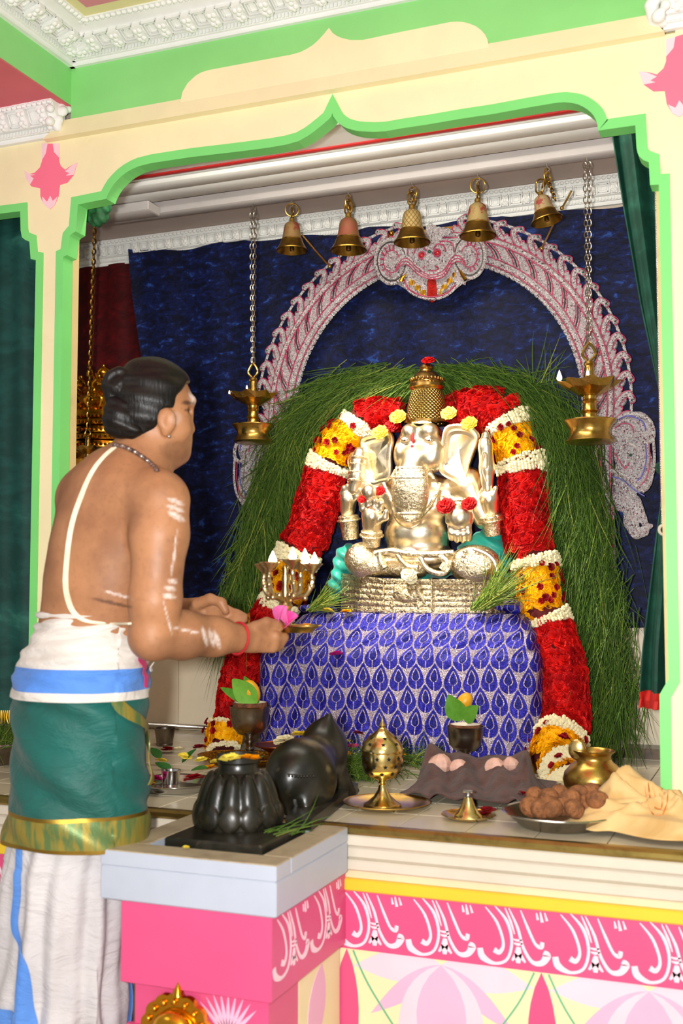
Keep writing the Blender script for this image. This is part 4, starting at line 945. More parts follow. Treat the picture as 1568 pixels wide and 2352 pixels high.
# ================================================================ silver idol
def ornate(name, hexc, rough, scale, strength, hex2='#8a7a58'):
    m = MT(name); a = m.voronoi(scale, 'SMOOTH_F1'); b = m.noise(scale * 1.6, 3, .6, dist=1.5); h = a * .6 + b * .6
    m.set('Base Color', m.mix(b.ss(.35, .6), rgb(hex2), rgb(hexc))).set('Metallic', 1.0).set('Roughness', b * .2 + (rough - .1))
    return m.bump(h, strength, .006).m
M['silver'] = metal('polished_silver', '#fff0d4', .3, .05, '#c0a878', .12, 40)
M['silver_orn'] = ornate('chased_silver', '#fff0d0', .3, 90, .7, '#d2be90')
M['silver_plinth'] = ornate('chased_silver_plinth', '#e2d2ac', .28, 75, 1.0, '#a8906a')
M['teal'] = pm('teal_silk', rgb('#0f9d8c'), .45, var=.25, scale=12, Sheen_Weight=.3)
M['kumkum'] = pm('red_kumkum', rgb('#b3141c'), .7)
def crown_mat():
    m = MT('gilded_scale_crown'); x, y, z = m.xyz(); an = x.op('ARCTAN2', y) * 15.0; q = z * 260.0
    h = ((an + q).sin() * (an - q).sin()).abs(); b = m.noise(60, 4, .6)
    m.set('Base Color', m.mix(h.ss(.0, .5), rgb('#6d5426'), rgb('#c9a860'))).set('Metallic', 1.0).set('Roughness', .3); return m.bump(h + b * .3, .8, .005).m
M['crown'] = crown_mat(); M['crown_plain'] = metal('old_gilt', '#a8854a', .28, .3)
YI = 1.15; SI = np.linalg.norm(PY(981, 1150, YI) - PY(980, 1150, YI))
def I(x, y, d=0): return PY(x, y, YI + d)
def Z5(x, y, d=0): return PY(740 + x / 3.267, 800 + y / 3.267, YI + d)
idol = thing('silver_idol', 'seated elephant headed idol plated in silver with a tall gilt crown', 'statue', (I(965, 1400)[0], YI, zt_))
E = lambda x, y, rx, ry, rz, d=0: s_ell(I(x, y, d), (rx * SI, ry, rz * SI))
s = SDF(); s.add(E(958, 1225, 74, .095, 55)).add(E(962, 1145, 92, .075, 62, .02), .03).add(E(860, 1120, 42, .055, 40, .02), .03).add(E(1070, 1115, 44, .055, 42, .02), .03).add(E(965, 1285, 90, .10, 34), .03)
s.add(s_cap(I(855, 1125, 0), I(822, 1060, .0), .045, .036), .02).add(s_cap(I(1080, 1125, 0), I(1112, 1190, .0), .04, .036), .02)
mk('body', s.mesh(.006), M['silver'], idol)
s = SDF()
s.add(E(968, 1018, 52, .075, 52)).add(E(1003, 1042, 24, .05, 38, -.03), .02).add(E(926, 1045, 20, .05, 36, -.03), .02).add(E(962, 1060, 38, .06, 34, -.04), .03)
s.add(E(942, 992, 20, .03, 18, -.06), .015).add(E(985, 990, 22, .03, 18, -.055), .015)
s.chain([I(952, 1055, -.06), I(946, 1090, -.085), I(941, 1125, -.095), I(938, 1160, -.1), I(938, 1180, -.1)], [.04, .043, .046, .05, .045], .02)
s.add(s_cap(I(910, 1082, -.07), I(900, 1096, -.095), .010, .006), .008).add(s_cap(I(985, 1085, -.06), I(996, 1100, -.09), .010, .006), .008)
for ex in (928, 984): s.add(E(ex, 1010, 10, .012, 6, -.073), .004)
hd = mk('head', s.mesh(.0045), M['silver'], idol)
mk('forehead_mark', mv(lathe([(.0, -.026), (.0065, -.014), (.006, -.002), (.0025, .012), (0, .028)], 10, 1, .35, caps=False), I(947, 1000, -.083)), M['kumkum'], hd)
mk('forehead_dot', mv(ball(.005, 9, 6, (1, .5, 1)), I(946, 1025, -.088)), M['kumkum'], hd)
for ex in (929, 985):
    e = mk('eye', mv(ball(.0085, 10, 7, (1.3, .5, .65)), I(ex, 1011, -.083)), M['silver'], hd)
    mk('pupil', mv(ball(.0035, 8, 6, (1.1, .5, .8)), I(ex, 1011, -.0868)), M['trim_dark'], e)
# chased cover on the trunk
def trunk_cover(u, v):
    y = 1072 + 125 * v; hw = (30 + 8 * math.sin(PI * min(1, v * 1.2))) * (1 if v < .86 else math.sqrt(max(0, 1 - ((v - .86) / .145) ** 2)))
    a = (u - .5) * 2.5; return I(943 - 4 * v + hw * 1.12 * math.sin(a), y, -.118 - .022 * math.sin(PI * min(1, v + .2)) - .034 * math.cos(a))
mk('trunk_cover', thick(grid(trunk_cover, 25, 40), .004), M['silver_orn'], hd)
for v in (.02, .2, .86):
    mk('trunk_band', tube([np.array(trunk_cover(u, v)) + (0, -.002, 0) for u in np.linspace(0, 1, 21)], .0045, 6), M['silver_orn'], hd)
# ears
def ear(zp, d0, d1):
    P = smooth_path([Z5(x, y) for x, y in zp], 4, True); c = P.mean(0); n = len(P); v, f = [], []
    rings = ((0, .0), (.35, .004), (.62, .010), (.74, .004), (.84, .006), (.93, -.006), (1, -.004))
    for k, dd in rings:
        for p in P:
            q = c + (p - c) * k; sx = (q[0] - c[0]); v.append((q[0], YI + d0 + d1 * sx + dd, q[2]))
    for k in range(len(rings) - 1):
        for i in range(n): f.append((k * n + i, k * n + (i + 1) % n, k * n + n + (i + 1) % n, k * n + n + i))
    b = len(v); 
    for p in P: v.append((p[0], YI + d0 + d1 * (p[0] - c[0]) + .014, p[2]))
    k = len(rings) - 1
    for i in range(n): f.append((k * n + i, k * n + (i + 1) % n, b + (i + 1) % n, b + i))
    f.append(tuple(b + i for i in range(n))); return v, f
mk('ear', ear([(300, 705), (345, 668), (440, 655), (545, 640), (578, 700), (562, 800), (556, 990), (480, 1020), (398, 1030), (352, 960), (322, 850)], -.045, -.35), M['silver'], idol)
mk('ear', ear([(940, 650), (975, 592), (1060, 578), (1140, 600), (1182, 655), (1165, 740), (1120, 880), (1082, 1040), (1015, 1010), (918, 940), (925, 800)], -.035, .35), M['silver'], idol)
# crown
cb = I(980, 972, .0); ct = I(983, 838, .0); ch = ct[2] - cb[2]; pxm = SI
cr = [(47, 972), (48, 966), (45, 955), (43, 935), (39, 912), (33, 897)]; cr2 = [(33, 897), (36, 894), (37, 887), (35, 880), (36, 877), (33, 871), (28, 862), (21, 855), (14, 853), (13, 850), (16, 845), (13, 839), (5, 836), (3, 832), (0, 826)]
L = lambda p: mv(lathe([(r * pxm, I(980, y)[2] - cb[2]) for r, y in p], 40, caps=False), (0, 0, 0))
cro = thing_c = None
o = put('crown', mesh('crown', L(cr), M['crown']), idol, cb + np.array([0, .0, 0])); 
put('crown_top', mesh('crown_top', L(cr2), M['crown_plain']), o); put('crown_rim', mesh('crown_rim', join(L([(45, 976), (49.5, 973), (49.5, 968), (46, 966)]), L([(36, 893), (38.5, 890), (38.5, 883), (36, 880)])), M['crown_plain']), o)
mk('crown_crest', thick(grid(lambda u, v: I(968 + (u - .5) * 46 * (1 - v ** 1.5), 972 - 44 * v, -.062 - .012 * math.sin(PI * u) + .02 * v), 13, 12), .004), M['silver_orn'], idol)
g = [mv(ball(.0055, 7, 5), (cb[0] + .034 * 0 + 36 * SI * math.cos(a), cb[1] + 36 * SI * math.sin(a), I(980, 873)[2])) for a in np.linspace(0, 2 * PI, 26, endpoint=False)]
mk('crown_beads', join(*g), M['crown_plain'], idol, kind='stuff')
# hands
def hand(name, palm, wrist, fingers, thumb, cuff, rf=.0085, rp=.02, d=-.1, mat='silver'):
    s = SDF(); pw = Z5(*wrist, d + .015); pp = Z5(*palm, d); s.add(s_cap(pw, pp, rp * .95, rp * 1.1))
    for fa, fb, fc in fingers: s.chain([pp + (Z5(*fa, d) - pp) * .55, Z5(*fa, d - .006), Z5(*fb, d - .012), Z5(*fc, d - .004)], [rf * 1.1, rf, rf, rf * .85], .005)
    s.chain([pw + (pp - pw) * .3, Z5(*thumb[0], d - .012), Z5(*thumb[1], d - .018)], [rf * 1.5, rf * 1.15, rf * .9], .006)
    h = mk(name, s.mesh(.0035), M[mat], idol)
    a, b, ra, rb = cuff; A, B = Z5(*a, d + .01), Z5(*b, d + .025); x, y, z = aim(B - A); Lc = np.linalg.norm(B - A)
    mk('cuff', xf(lathe([(ra * .9, 0), (ra * 1.12, .004), (ra * 1.12, .014), (ra, .02), ((ra + rb) / 2, Lc * .6), (rb, Lc), (rb * .92, Lc)], 28), frame(A, x, y, z)), M['silver_orn'], h)
    mk('bangle', xf(torus(ra * 1.16, .0035, 26, 7), frame(A + z * .017, x, z, -y)), M['silver_orn'], h)
    return h
hand('blessing_hand', (372, 1260), (370, 1350), [((300, 1205), (295, 1165), (300, 1150)), ((345, 1190), (340, 1145), (343, 1125)), ((390, 1190), (390, 1140), (392, 1118)), ((435, 1205), (440, 1160), (440, 1140))], ((470, 1270), (478, 1225)), ((370, 1365), (368, 1480), .031, .027), rf=.0095, rp=.03)
hand('giving_hand', (1035, 1270), (1035, 1215), [((965, 1330), (968, 1385), (968, 1425)), ((1008, 1335), (1010, 1395), (1010, 1440)), ((1050, 1335), (1054, 1395), (1054, 1440)), ((1092, 1325), (1096, 1385), (1096, 1430))], ((955, 1250), (945, 1300)), ((1035, 1225), (1040, 1165), .034, .034), rf=.0105, rp=.038)
h = hand('raised_hand', (1250, 1130), (1262, 1210), [((1200, 1085), (1215, 1060), (1240, 1090)), ((1215, 1105), (1235, 1085), (1255, 1115)), ((1225, 1125), (1250, 1105), (1270, 1140)), ((1240, 1150), (1262, 1130), (1280, 1160))], ((1285, 1090), (1300, 1050)), ((1262, 1250), (1285, 1400), .033, .028), rf=.0095, rp=.029, d=-.03)
s = SDF(); s.chain([Z5(1240, 1060, -.04), Z5(1235, 900, -.045), Z5(1225, 740, -.04), Z5(1222, 700, -.04)], [.017, .024, .022, .018], .01); s.add(s_ell(Z5(1222, 690, -.04), (.02, .018, .008)), .003).add(s_ell(Z5(1225, 655, -.04), (.013, .012, .014)), .004).add(s_cap(Z5(1225, 640, -.04), Z5(1225, 612, -.04), .007, .003), .004)
mk('held_mace', s.mesh(.0035), M['silver'], h)
mk('mace_relief', tube(smooth_path([Z5(1230, 1000, -.07), Z5(1195, 880, -.07), Z5(1205, 790, -.07), Z5(1235, 800, -.072), Z5(1232, 900, -.073), Z5(1215, 860, -.073)], 5), .003, 6), M['silver'], h)
h = hand('raised_hand', (195, 1130), (190, 1215), [((150, 1090), (165, 1050), (195, 1060)), ((175, 1080), (195, 1035), (225, 1050)), ((205, 1080), (230, 1040), (255, 1062)), ((235, 1095), (258, 1060), (272, 1085))], ((255, 1110), (285, 1060)), ((195, 1250), (215, 1430), .031, .027), rf=.009, rp=.026, d=-.03)
s = SDF(); s.chain([Z5(240, 1060, -.04), Z5(262, 960, -.045), Z5(270, 860, -.045), Z5(285, 790, -.04)], [.022, .026, .025, .022], .01); mk('held_noose', s.mesh(.004), M['silver'], h)
for y in (830, 880, 940, 1000): mk('noose_band', xf(torus(.026, .004, 22, 6), frame(Z5(272 - (y - 830) * .12, y, -.045), (1, 0, 0), (0, .2, 1), (0, -1, .2))), M['silver_orn'], h)
mk('sweet_ball', mv(ball(.026, 16, 11), Z5(355, 1080, -.13)), M['silver'], idol)
# legs, foot, belt
s = SDF(); s.add(E(835, 1286, 42, .07, 40, -.05)).add(s_cap(I(850, 1300, -.06), I(960, 1306, -.085), .036, .03), .03).add(E(1090, 1296, 56, .06, 42, -.05), .03)
mk('crossed_leg', s.mesh(.005), M['silver_orn'], idol)
s = SDF(); s.add(s_ell(I(1085, 1293, -.115), (45 * SI, .02, 34 * SI)))
ft_ = mk('foot', s.mesh(.004), M['silver_orn'], idol)
for k in range(5): mk('toe', mv(ball(.0085 - .0008 * k, 9, 7, (1.1, 1, .8)), Z5(1072 - k * 10, 1525 + k * 36, -.13)), M['silver'], ft_)
mk('anklet', tube(smooth_path([Z5(1130, 1500, -.135), Z5(1230, 1540, -.13), Z5(1290, 1600, -.125), Z5(1310, 1680, -.12)], 5), .006, 7), M['silver'], ft_)
def rope(pts, r): mk('belt_rope', tube(smooth_path([Z5(x, y, -.125) for x, y in pts], 6), r, 8), M['silver_orn'], idol)
rope([(395, 1540), (520, 1520), (640, 1540), (800, 1545), (985, 1535)], .0105)
rope([(560, 1545), (600, 1600), (650, 1640), (720, 1645)], .009); rope([(735, 1560), (760, 1620), (810, 1670), (890, 1690), (940, 1660), (960, 1590)], .009); rope([(430, 1530), (440, 1600), (470, 1650)], .012); rope([(880, 1560), (930, 1600), (900, 1660)], .013)
mk('necklace', tube(smooth_path([I(880, 1110, -.075), I(905, 1160, -.1), I(945, 1195, -.12), I(985, 1165, -.105), I(1010, 1110, -.075)], 6), .007, 7), M['silver_orn'], idol)
mk('sash', thick(grid(lambda u, v: Z5(880 + 230 * u - 60 * v, 1060 + 110 * u + 130 * v - 40 * u * v, -.07 - .015 * math.sin(PI * u)), 16, 10), .004), M['silver_orn'], idol)
# plinth: a chased band with a flat middle panel
def plin(x0, x1, y0, y1, d0, d1, mid=0):
    def f(u, v):
        x = x0 + (x1 - x0) * u; p = PY(x, y0 + (y1 - y0) * 0, YI); w = d0 + (d1 - d0) * u
        r = .0 + .006 * math.sin(v * PI * 7) + .004 * (v < .04 or v > .96)
        zt, zb = PY(x, y0, YI + w)[2], PY(x, y1, YI + w)[2]
        pp = PY(x, y0, YI + w); return pp[0], YI + w - r, zb + (zt - zb) * v
    return f
zpl = zt_ + .001
def plg(pl, n):
    """pl: [(px, depth, top, )] wall of the plinth from the table to its upper rim"""
    P = np.array(pl); xs = np.linspace(P[0, 0], P[-1, 0], n); v, f = [], []; m = 56
    for j in range(m):
        t = j / (m - 1)
        for x in xs:
            d = np.interp(x, P[:, 0], P[:, 1]); y = np.interp(x, P[:, 0], P[:, 2]); p = PY(x, y, YI + d); rel = .003 * math.sin(t * PI * 6) ** 2 + (.004 if t > .95 or t < .05 else 0)
            v.append((p[0], p[1] - rel, zpl + (p[2] - zpl) * t))
    for j in range(m - 1):
        for i in range(n - 1): f.append((j * n + i, j * n + i + 1, j * n + n + i + 1, j * n + n + i))
    return thick((v, f), -.006)
pn = mk('plinth_wall', plg([(787, .0, 1317), (830, -.07, 1323), (881, -.10, 1329)], 18), M['silver_plinth'], idol)
mk('plinth_panel', plg([(881, -.104, 1329), (991, -.104, 1331)], 10), M['silver_plinth'], idol)
mk('plinth_wall', plg([(991, -.10, 1331), (1060, -.085, 1331), (1120, -.05, 1330), (1165, .0, 1326), (1180, .06, 1322)], 26), M['silver_plinth'], idol)
for x in (881, 991, 789): 
    d = -.112 if x > 800 else -.004; a, b = PY(x, 1329, YI + d), PY(x, 1329, YI + d); b[2] = zpl + .004
    mk('plinth_bead', tube([a, b], .004, 6), M['silver_plinth'], idol)
mk('plinth_relief', (lambda k: k.mesh(.003))(SDF().add(s_ell(PY(935, 1368, YI - .108), (.05, .012, .022)), .006).add(s_ell(PY(915, 1355, YI - .108), (.018, .012, .016)), .008).add(s_cap(PY(960, 1350, YI - .108), PY(975, 1385, YI - .108), .01, .006), .008).add(s_cap(PY(900, 1385, YI - .108), PY(900, 1398, YI - .108), .008, .006), .006).add(s_cap(PY(960, 1385, YI - .108), PY(962, 1398, YI - .108), .008, .006), .006)), M['silver_plinth'], idol)
mk('plinth_core', mv(lathe([(.2, zpl), (.2, zpl + .085), (0, zpl + .085)], 32, 1.0, .42), (I(980, 1330)[0], YI + .02, 0)), M['silver_plinth'], idol)
# teal silk behind the idol
s = SDF()
for x, y, rx, ry, rz, d in ((1110, 1270, 58, .06, 44, .03), (1155, 1300, 30, .05, 40, .04), (785, 1320, 20, .05, 45, .04), (770, 1350, 16, .03, 28, .03), (960, 1300, 120, .05, 30, .03), (800, 1280, 30, .05, 30, .05), (1132, 1215, 26, .04, 26, .03)): s.add(E(x, y, rx, ry, rz, d), .02)
top('silk_cloth', s.mesh(.006, lambda p: .004 * np.sin(p[:, 0] * 90 + p[:, 2] * 150)), M['teal'], 'teal silk cloth wrapped behind the seated silver idol', 'cloth')
# ================================================================ flowers
def petal_mat(name, a, b, rough=.6, trans=.0, sc_=60):
    m = MT(name); oi = m.new('ObjectInfo'); r = X(m.t, oi.outputs['Random']); n = m.noise(sc_, 3, .6)
    m.set('Base Color', m.mix((n * .6 + r * .5).ss(.2, .85), rgb(a), rgb(b))).set('Roughness', rough).set('Specular IOR Level', .15); return m.m
M['rose'] = petal_mat('red_rose_petal', '#cc1410', '#a00a10')
M['rose_dark'] = petal_mat('deep_red_petal', '#9a0d14', '#6d0510')
M['marigold'] = petal_mat('yellow_petal', '#f6b80a', '#e89a00')
M['yellow_pale'] = petal_mat('pale_yellow_petal', '#f2e463', '#e8cc2e')
M['white_petal'] = petal_mat('ivory_petal', '#efe6c2', '#d8cda2')
M['pink_petal'] = petal_mat('magenta_petal', '#e03c9c', '#c81f84')
M['lotus_pink'] = petal_mat('lotus_pink_petal', '#f07ab8', '#e0409a')
M['leaf'] = petal_mat('fresh_green_leaf', '#6fa53a', '#4a8428', .4)
M['leaf_dark'] = petal_mat('dark_green_leaf', '#3f7434', '#2a5a26', .45)
M['cream_core'] = pm('garland_core', rgb('#5a0a0a'), .9)
def bloom(r, n, layers, open_, wav, seed=0, rise=.6):
    """ruffled flower: rings of cupped petals, axis +z"""
    q = random.Random(seed); v, f = [], []
    for L in range(layers):
        k = 1 - L / layers * .72; m = max(3, int(n * (1 - .12 * L)))
        for i in range(m):
            a = 2 * PI * (i + .5 * L + q.uniform(-.15, .15)) / m; el = open_ + (1.25 - open_) * L / max(1, layers - 1) + q.uniform(-.12, .12)
            w = r * k * 1.5 * math.sin(PI / m) * 1.15; d = np.array([math.cos(a), math.sin(a), 0]); t = np.array([-d[1], d[0], 0]); o = len(v)
            for s_, ww, h in ((.12, .35, 0), (.6, 1.0, .1), (1.0, .7, -.08)):
                c = d * r * k * s_ * math.cos(el) + np.array([0, 0, r * rise * (.25 * L / layers + k * s_ * math.sin(el) + h * .3)])
                for e in (-1, 1): v.append(c + t * w * ww * e + np.array([0, 0, q.uniform(-wav, wav) * r]))
            f += [(o, o + 1, o + 3, o + 2), (o + 2, o + 3, o + 5, o + 4)]
    return np.array(v), f
ROSE = [mesh('rose', bloom(.0225, 6, 4, .2, .08, i, .95), M['rose']) for i in range(3)]
YEL = [mesh('yellow_flower', bloom(.019, 6, 3, .15, .12, 10 + i), M['marigold']) for i in range(3)]
BUD = mesh('red_bud', bloom(.0105, 5, 3, .6, .06, 20, 1.0), M['rose_dark'])
CARN = {k: mesh('carnation', bloom(.03, 9, 6, .05, .16, 30), M[m]) for k, m in (('red', 'rose'), ('yellow', 'yellow_pale'), ('white', 'white_petal'))}
YEL5 = mesh('petals', bloom(.02, 5, 2, .2, .05, 41), M['yellow_pale'])
def garland(label, nodes, name='flower_garland'):
    """nodes: (px, py, Y, halfwidth px, kind of the stretch that starts here)"""
    P0 = [PY(x, y, Y) for x, y, Y, h, k in nodes]; W0 = [h * SI for x, y, Y, h, k in nodes]
    t = thing(name, label, 'garland', P0[-1]); n = 8
    P = smooth_path(P0, n); Wd = np.interp(np.linspace(0, len(P0) - 1, len(P)), range(len(P0)), W0)
    Yh = np.array([0, -1.0, 0])
    L = np.r_[0, np.cumsum(np.linalg.norm(np.diff(P, axis=0), axis=1))]
    T = np.gradient(P, axis=0); ks = [k for *_, k in nodes]; white = []
    core = []
    def fr(s):
        i = np.interp(s, L, range(len(P))); i0 = min(int(i), len(P) - 2); fq = i - i0
        p = P[i0] * (1 - fq) + P[i0 + 1] * fq; tt = unit(T[i0] * (1 - fq) + T[i0 + 1] * fq); side = unit(np.cross(tt, Yh)); front = np.cross(side, tt)
        return p, tt, side, front, Wd[i0] * (1 - fq) + Wd[i0 + 1] * fq, ks[min(int(i / n), len(ks) - 2)]
    mk('core', tube(P, list(Wd * .78), 12, flat=.7, up=Yh), M['cream_core'], t)
    s = .008; row = 0
    while s < L[-1] - .004:
        p, tt, side, front, w, k = fr(s)
        if k == 'w':
            for a in np.arange(-1.0, PI + 1.0, .13):
                nrm = side * math.cos(a) + front * math.sin(a) * .75
                for _ in range(3):
                    q = p + nrm * w * R_.uniform(.88, 1.08) + tt * R_.uniform(-.006, .006); white.append(mv(ball(R_.uniform(.0045, .0068), 5, 4), q))
            s += .006; continue
        step = {'r': .030, 'y': .027}[k]; da = step / w * .92
        for a in np.arange(-.75 + (row % 2) * da / 2, PI + .75, da):
            if k == 'r' and R_.random() < .03: continue
            nrm = unit(side * math.cos(a) + front * math.sin(a) * .85 + tt * R_.uniform(-.25, .25)); q = p + (side * math.cos(a) + front * math.sin(a) * .72) * w * .86 + tt * R_.uniform(-.005, .005)
            x, y, z = aim(nrm, unit((R_.uniform(-1, 1), R_.uniform(-1, 1), R_.uniform(-1, 1)))); rot = frame((0, 0, 0), x, y, z)
            if k == 'r': put('rose', R_.choice(ROSE), t, q, rot, R_.uniform(.85, 1.15))
            else:
                put('yellow_flower', R_.choice(YEL), t, q, rot, R_.uniform(.85, 1.1))
                if R_.random() < .36: put('red_bud', BUD, t, q + nrm * .014 + tt * R_.uniform(-.008, .008), rot, R_.uniform(.8, 1.15))
        s += step * .86; row += 1
    if white: mk('tuberose_band', join(*white), M['white_petal'], t, kind='stuff')
    return t
YG = 1.2
garland('thick red, yellow and white flower garland draped on the side with the priest', [(915, 952, 1.25, 34, 'r'), (868, 955, 1.24, 42, 'r'), (836, 962, 1.235, 46, 'w'), (815, 990, 1.23, 47, 'y'), (775, 1020, 1.22, 50, 'y'), (762, 1048, 1.21, 50, 'w'), (746, 1084, 1.21, 50, 'r'), (730, 1150, 1.19, 52, 'r'), (705, 1235, 1.17, 52, 'r'), (692, 1254, 1.16, 52, 'w'), (676, 1294, 1.155, 52, 'y'), (652, 1362, 1.14, 50, 'y'), (650, 1368, 1.13, 48, 'w'), (630, 1406, 1.12, 46, 'r'), (585, 1480, 1.08, 46, 'r'), (550, 1560, 1.05, 44, 'r'), (535, 1640, 1.03, 38, 'r'), (528, 1655, 1.02, 34, 'w'), (520, 1668, 1.0, 42, 'y'), (512, 1700, .985, 46, 'y'), (512, 1706, .98, 40, 'w'), (512, 1722, .97, 34, 'w')])
garland('thick red, yellow and white flower garland draped on the side with the green curtain', [(1035, 950, 1.25, 40, 'r'), (1090, 940, 1.24, 52, 'r'), (1140, 945, 1.235, 52, 'r'), (1158, 950, 1.23, 50, 'w'), (1176, 986, 1.225, 50, 'y'), (1192, 1050, 1.21, 52, 'y'), (1196, 1056, 1.2, 54, 'w'), (1202, 1088, 1.2, 54, 'r'), (1205, 1170, 1.18, 54, 'r'), (1215, 1262, 1.16, 52, 'r'), (1221, 1270, 1.155, 50, 'w'), (1230, 1304, 1.15, 50, 'y'), (1240, 1400, 1.13, 50, 'y'), (1244, 1405, 1.12, 50, 'w'), (1258, 1440, 1.12, 52, 'r'), (1285, 1540, 1.08, 54, 'r'), (1298, 1665, 1.03, 50, 'r'), (1294, 1682, 1.0, 48, 'w'), (1285, 1700, .96, 52, 'y'), (1272, 1742, .9, 54, 'y'), (1280, 1755, .87, 44, 'w'), (1292, 1775, .83, 36, 'y'), (1296, 1785, .81, 32, 'w'), (1302, 1812, .78, 28, 'w')])
# loose flowers on the idol
def loose(kind, x, y, Y, label, sc_=1.0, grp=None, up=(0, -.8, .5)):
    a, b, c = aim(up, (0, 1, .3)); return put('carnation', CARN[kind], None, PY(x, y, Y), frame((0, 0, 0), a, b, c), sc_, label, 'flower', grp)
loose('red', 983, 828, 1.14, 'red carnation on the very tip of the gilt crown', .75, up=(0, -.5, .8))
loose('red', 1023, 1162, 1.02, 'red carnation between the idol trunk and its lowered hand', .95)
loose('red', 1077, 1157, 1.03, 'red carnation on the wrist of the idol lowered hand', .8)
loose('red', 872, 1127, 1.03, 'small red carnation beside the silver ball', .6); loose('red', 831, 1146, 1.02, 'small red carnation above the blessing hand', .5)
loose('red', 898, 978, 1.08, 'red carnation tucked behind the ear on the priest side', .8)
loose('yellow', 913, 957, 1.08, 'pale yellow carnation against the crown on the priest side', .9); loose('yellow', 1030, 949, 1.1, 'pale yellow carnation against the crown on the curtain side', .85)
loose('yellow', 1077, 972, 1.08, 'pale yellow carnation on top of the ear on the curtain side', .85); loose('yellow', 872, 993, 1.06, 'pale yellow carnation on top of the ear on the priest side', .9)
loose('white', 939, 1318, 1.02, 'cream flower tassel in front of the silver plinth', .85)
loose('white', 945, 1330, 1.028, 'smaller cream flower just under the flower tassel', .6)
# ================================================================ durva grass
def grass_mat():
    m = MT('grass_blade'); a = m.attr('paint'); sp = m.new('SeparateColor'); m.t.links.new(a.outputs['Color'], sp.inputs[0]); r = X(m.t, sp.outputs[0])
    k = m.mix(r.ss(0, .6), rgb('#385a1e'), rgb('#5f822c')); k = m.mix(r.ss(.6, 1.0), k, rgb('#a6ae50')); m.set('Base Color', k).set('Roughness', .45).set('Specular IOR Level', .35); return m.m
M['grass'] = grass_mat()
def blades(items, seg=6):
    """items: (root, dir, length, width, droop, shade) -> flat tapering blades, three-sided so that they have body"""
    n = len(items); t = np.linspace(0, 1, seg + 1)
    R0 = np.array([i[0] for i in items]); D = np.array([unit(i[1]) for i in items]); Ln = np.array([i[2] for i in items]); Wd = np.array([i[3] for i in items]); Dr = np.array([i[4] for i in items]); Sh = np.array([i[5] for i in items])
    side = np.cross(D, np.array([0, 1.0, 0]) + NP.normal(0, .35, (n, 3))); side /= np.maximum(1e-6, np.linalg.norm(side, axis=1))[:, None]
    curl = NP.normal(0, .16, (n, 3))
    C = R0[:, None] + D[:, None] * (Ln[:, None] * t)[:, :, None] + (curl[:, None] * (Ln[:, None] * t ** 2)[:, :, None]) - np.array([0, 0, 1.0]) * (Dr[:, None] * Ln[:, None] * t ** 2)[:, :, None]
    w = Wd[:, None] * (1 - t ** 2.5 * .92); S = side[:, None] * w[:, :, None]; nn = np.cross(side, D)[:, None] * (w * .35)[:, :, None]
    V = np.stack([C - S, C + S, C + nn], 2).reshape(-1, 3); col = np.repeat(np.clip(Sh, 0, 1), (seg + 1) * 3)
    b = np.arange(n)[:, None, None] * (seg + 1) * 3 + np.arange(seg)[None, :, None] * 3
    q = np.concatenate([np.stack([b + a, b + c, b + c + 3, b + a + 3], -1).reshape(-1, 4) for a, c in ((0, 1), (1, 2), (2, 0))])
    return V, q, np.stack([col] * 3 + [np.ones_like(col)], 1)
def grass_garland(label, path, n, outs, spread, name='grass_garland'):
    P = smooth_path([PY(x, y, Y) for x, y, Y in path], 10); T = np.gradient(P, axis=0); it = []
    for i in range(n):
        u = R_.random() ** .95 * (len(P) - 1.01); k = int(u); p = P[k] + (P[k + 1] - P[k]) * (u - k); tt = unit(T[k]); f = u / len(P)
        out = unit(np.cross(tt, (0, 1, 0)) * outs); wv = np.interp(f, [0, .2, .5, 1], spread)
        root = p + out * R_.gauss(-.1, .75) * wv + np.array([0, R_.uniform(-.035, .035), 0])
        d = tt * R_.uniform(.7, 1.2) + out * (R_.gauss(.42, .3)) + np.array([0, R_.gauss(-.08, .18), 0]) + (0, 0, R_.gauss(0, .08))
        it.append((root, d, R_.uniform(.10, .24) * (.75 if f < .1 else 1), R_.uniform(.0010, .0021), R_.uniform(.05, .45), R_.gauss(.42, .26) - (.12 if outs < 0 else 0)))  # curtain-side blades coloured darker, standing in for the weaker light there
    V, F, C = blades(it); V[:, 1] = np.minimum(V[:, 1], 1.345 + .0002 * np.arange(len(V)) % .012)
    return top(name, (V, F), M['grass'], label, 'grass garland', kind='stuff', colors=C, angle=0)
YH = 1.265
grass_garland('bushy green grass garland falling on the side with the priest', [(975, 868, 1.275), (900, 872, 1.275), (830, 885, 1.27), (760, 905, 1.262), (705, 945, 1.25), (668, 1000, 1.24), (640, 1070, 1.235), (612, 1160, 1.225), (585, 1250, 1.21), (560, 1330, 1.19), (540, 1400, 1.17)], 6500, 1, [.02, .035, .045, .035])
grass_garland('bushy green grass garland falling on the side with the green curtain', [(985, 862, 1.275), (1060, 866, 1.275), (1140, 880, 1.27), (1210, 905, 1.26), (1262, 950, 1.25), (1296, 1020, 1.24), (1320, 1110, 1.235), (1340, 1210, 1.225), (1360, 1320, 1.215), (1378, 1430, 1.2), (1392, 1540, 1.185), (1400, 1600, 1.17)], 8500, -1, [.022, .035, .05, .05])
def tuft(label, c, n, dirv, L, spread, w=.0014, cone=.5, kind='stuff', name='grass_tuft', droop=.3, shade=.55):
    it = [(np.array(c) + NP.normal(0, 1, 3) * np.array(spread), np.array(dirv) + NP.normal(0, cone, 3), R_.uniform(.5, 1.1) * L, w * R_.uniform(.7, 1.2), R_.uniform(0, droop), R_.gauss(shade, .2)) for _ in range(n)]
    V, F, C = blades(it); return top(name, (V, F), M['grass'], label, 'grass', kind=kind, colors=C, angle=0)
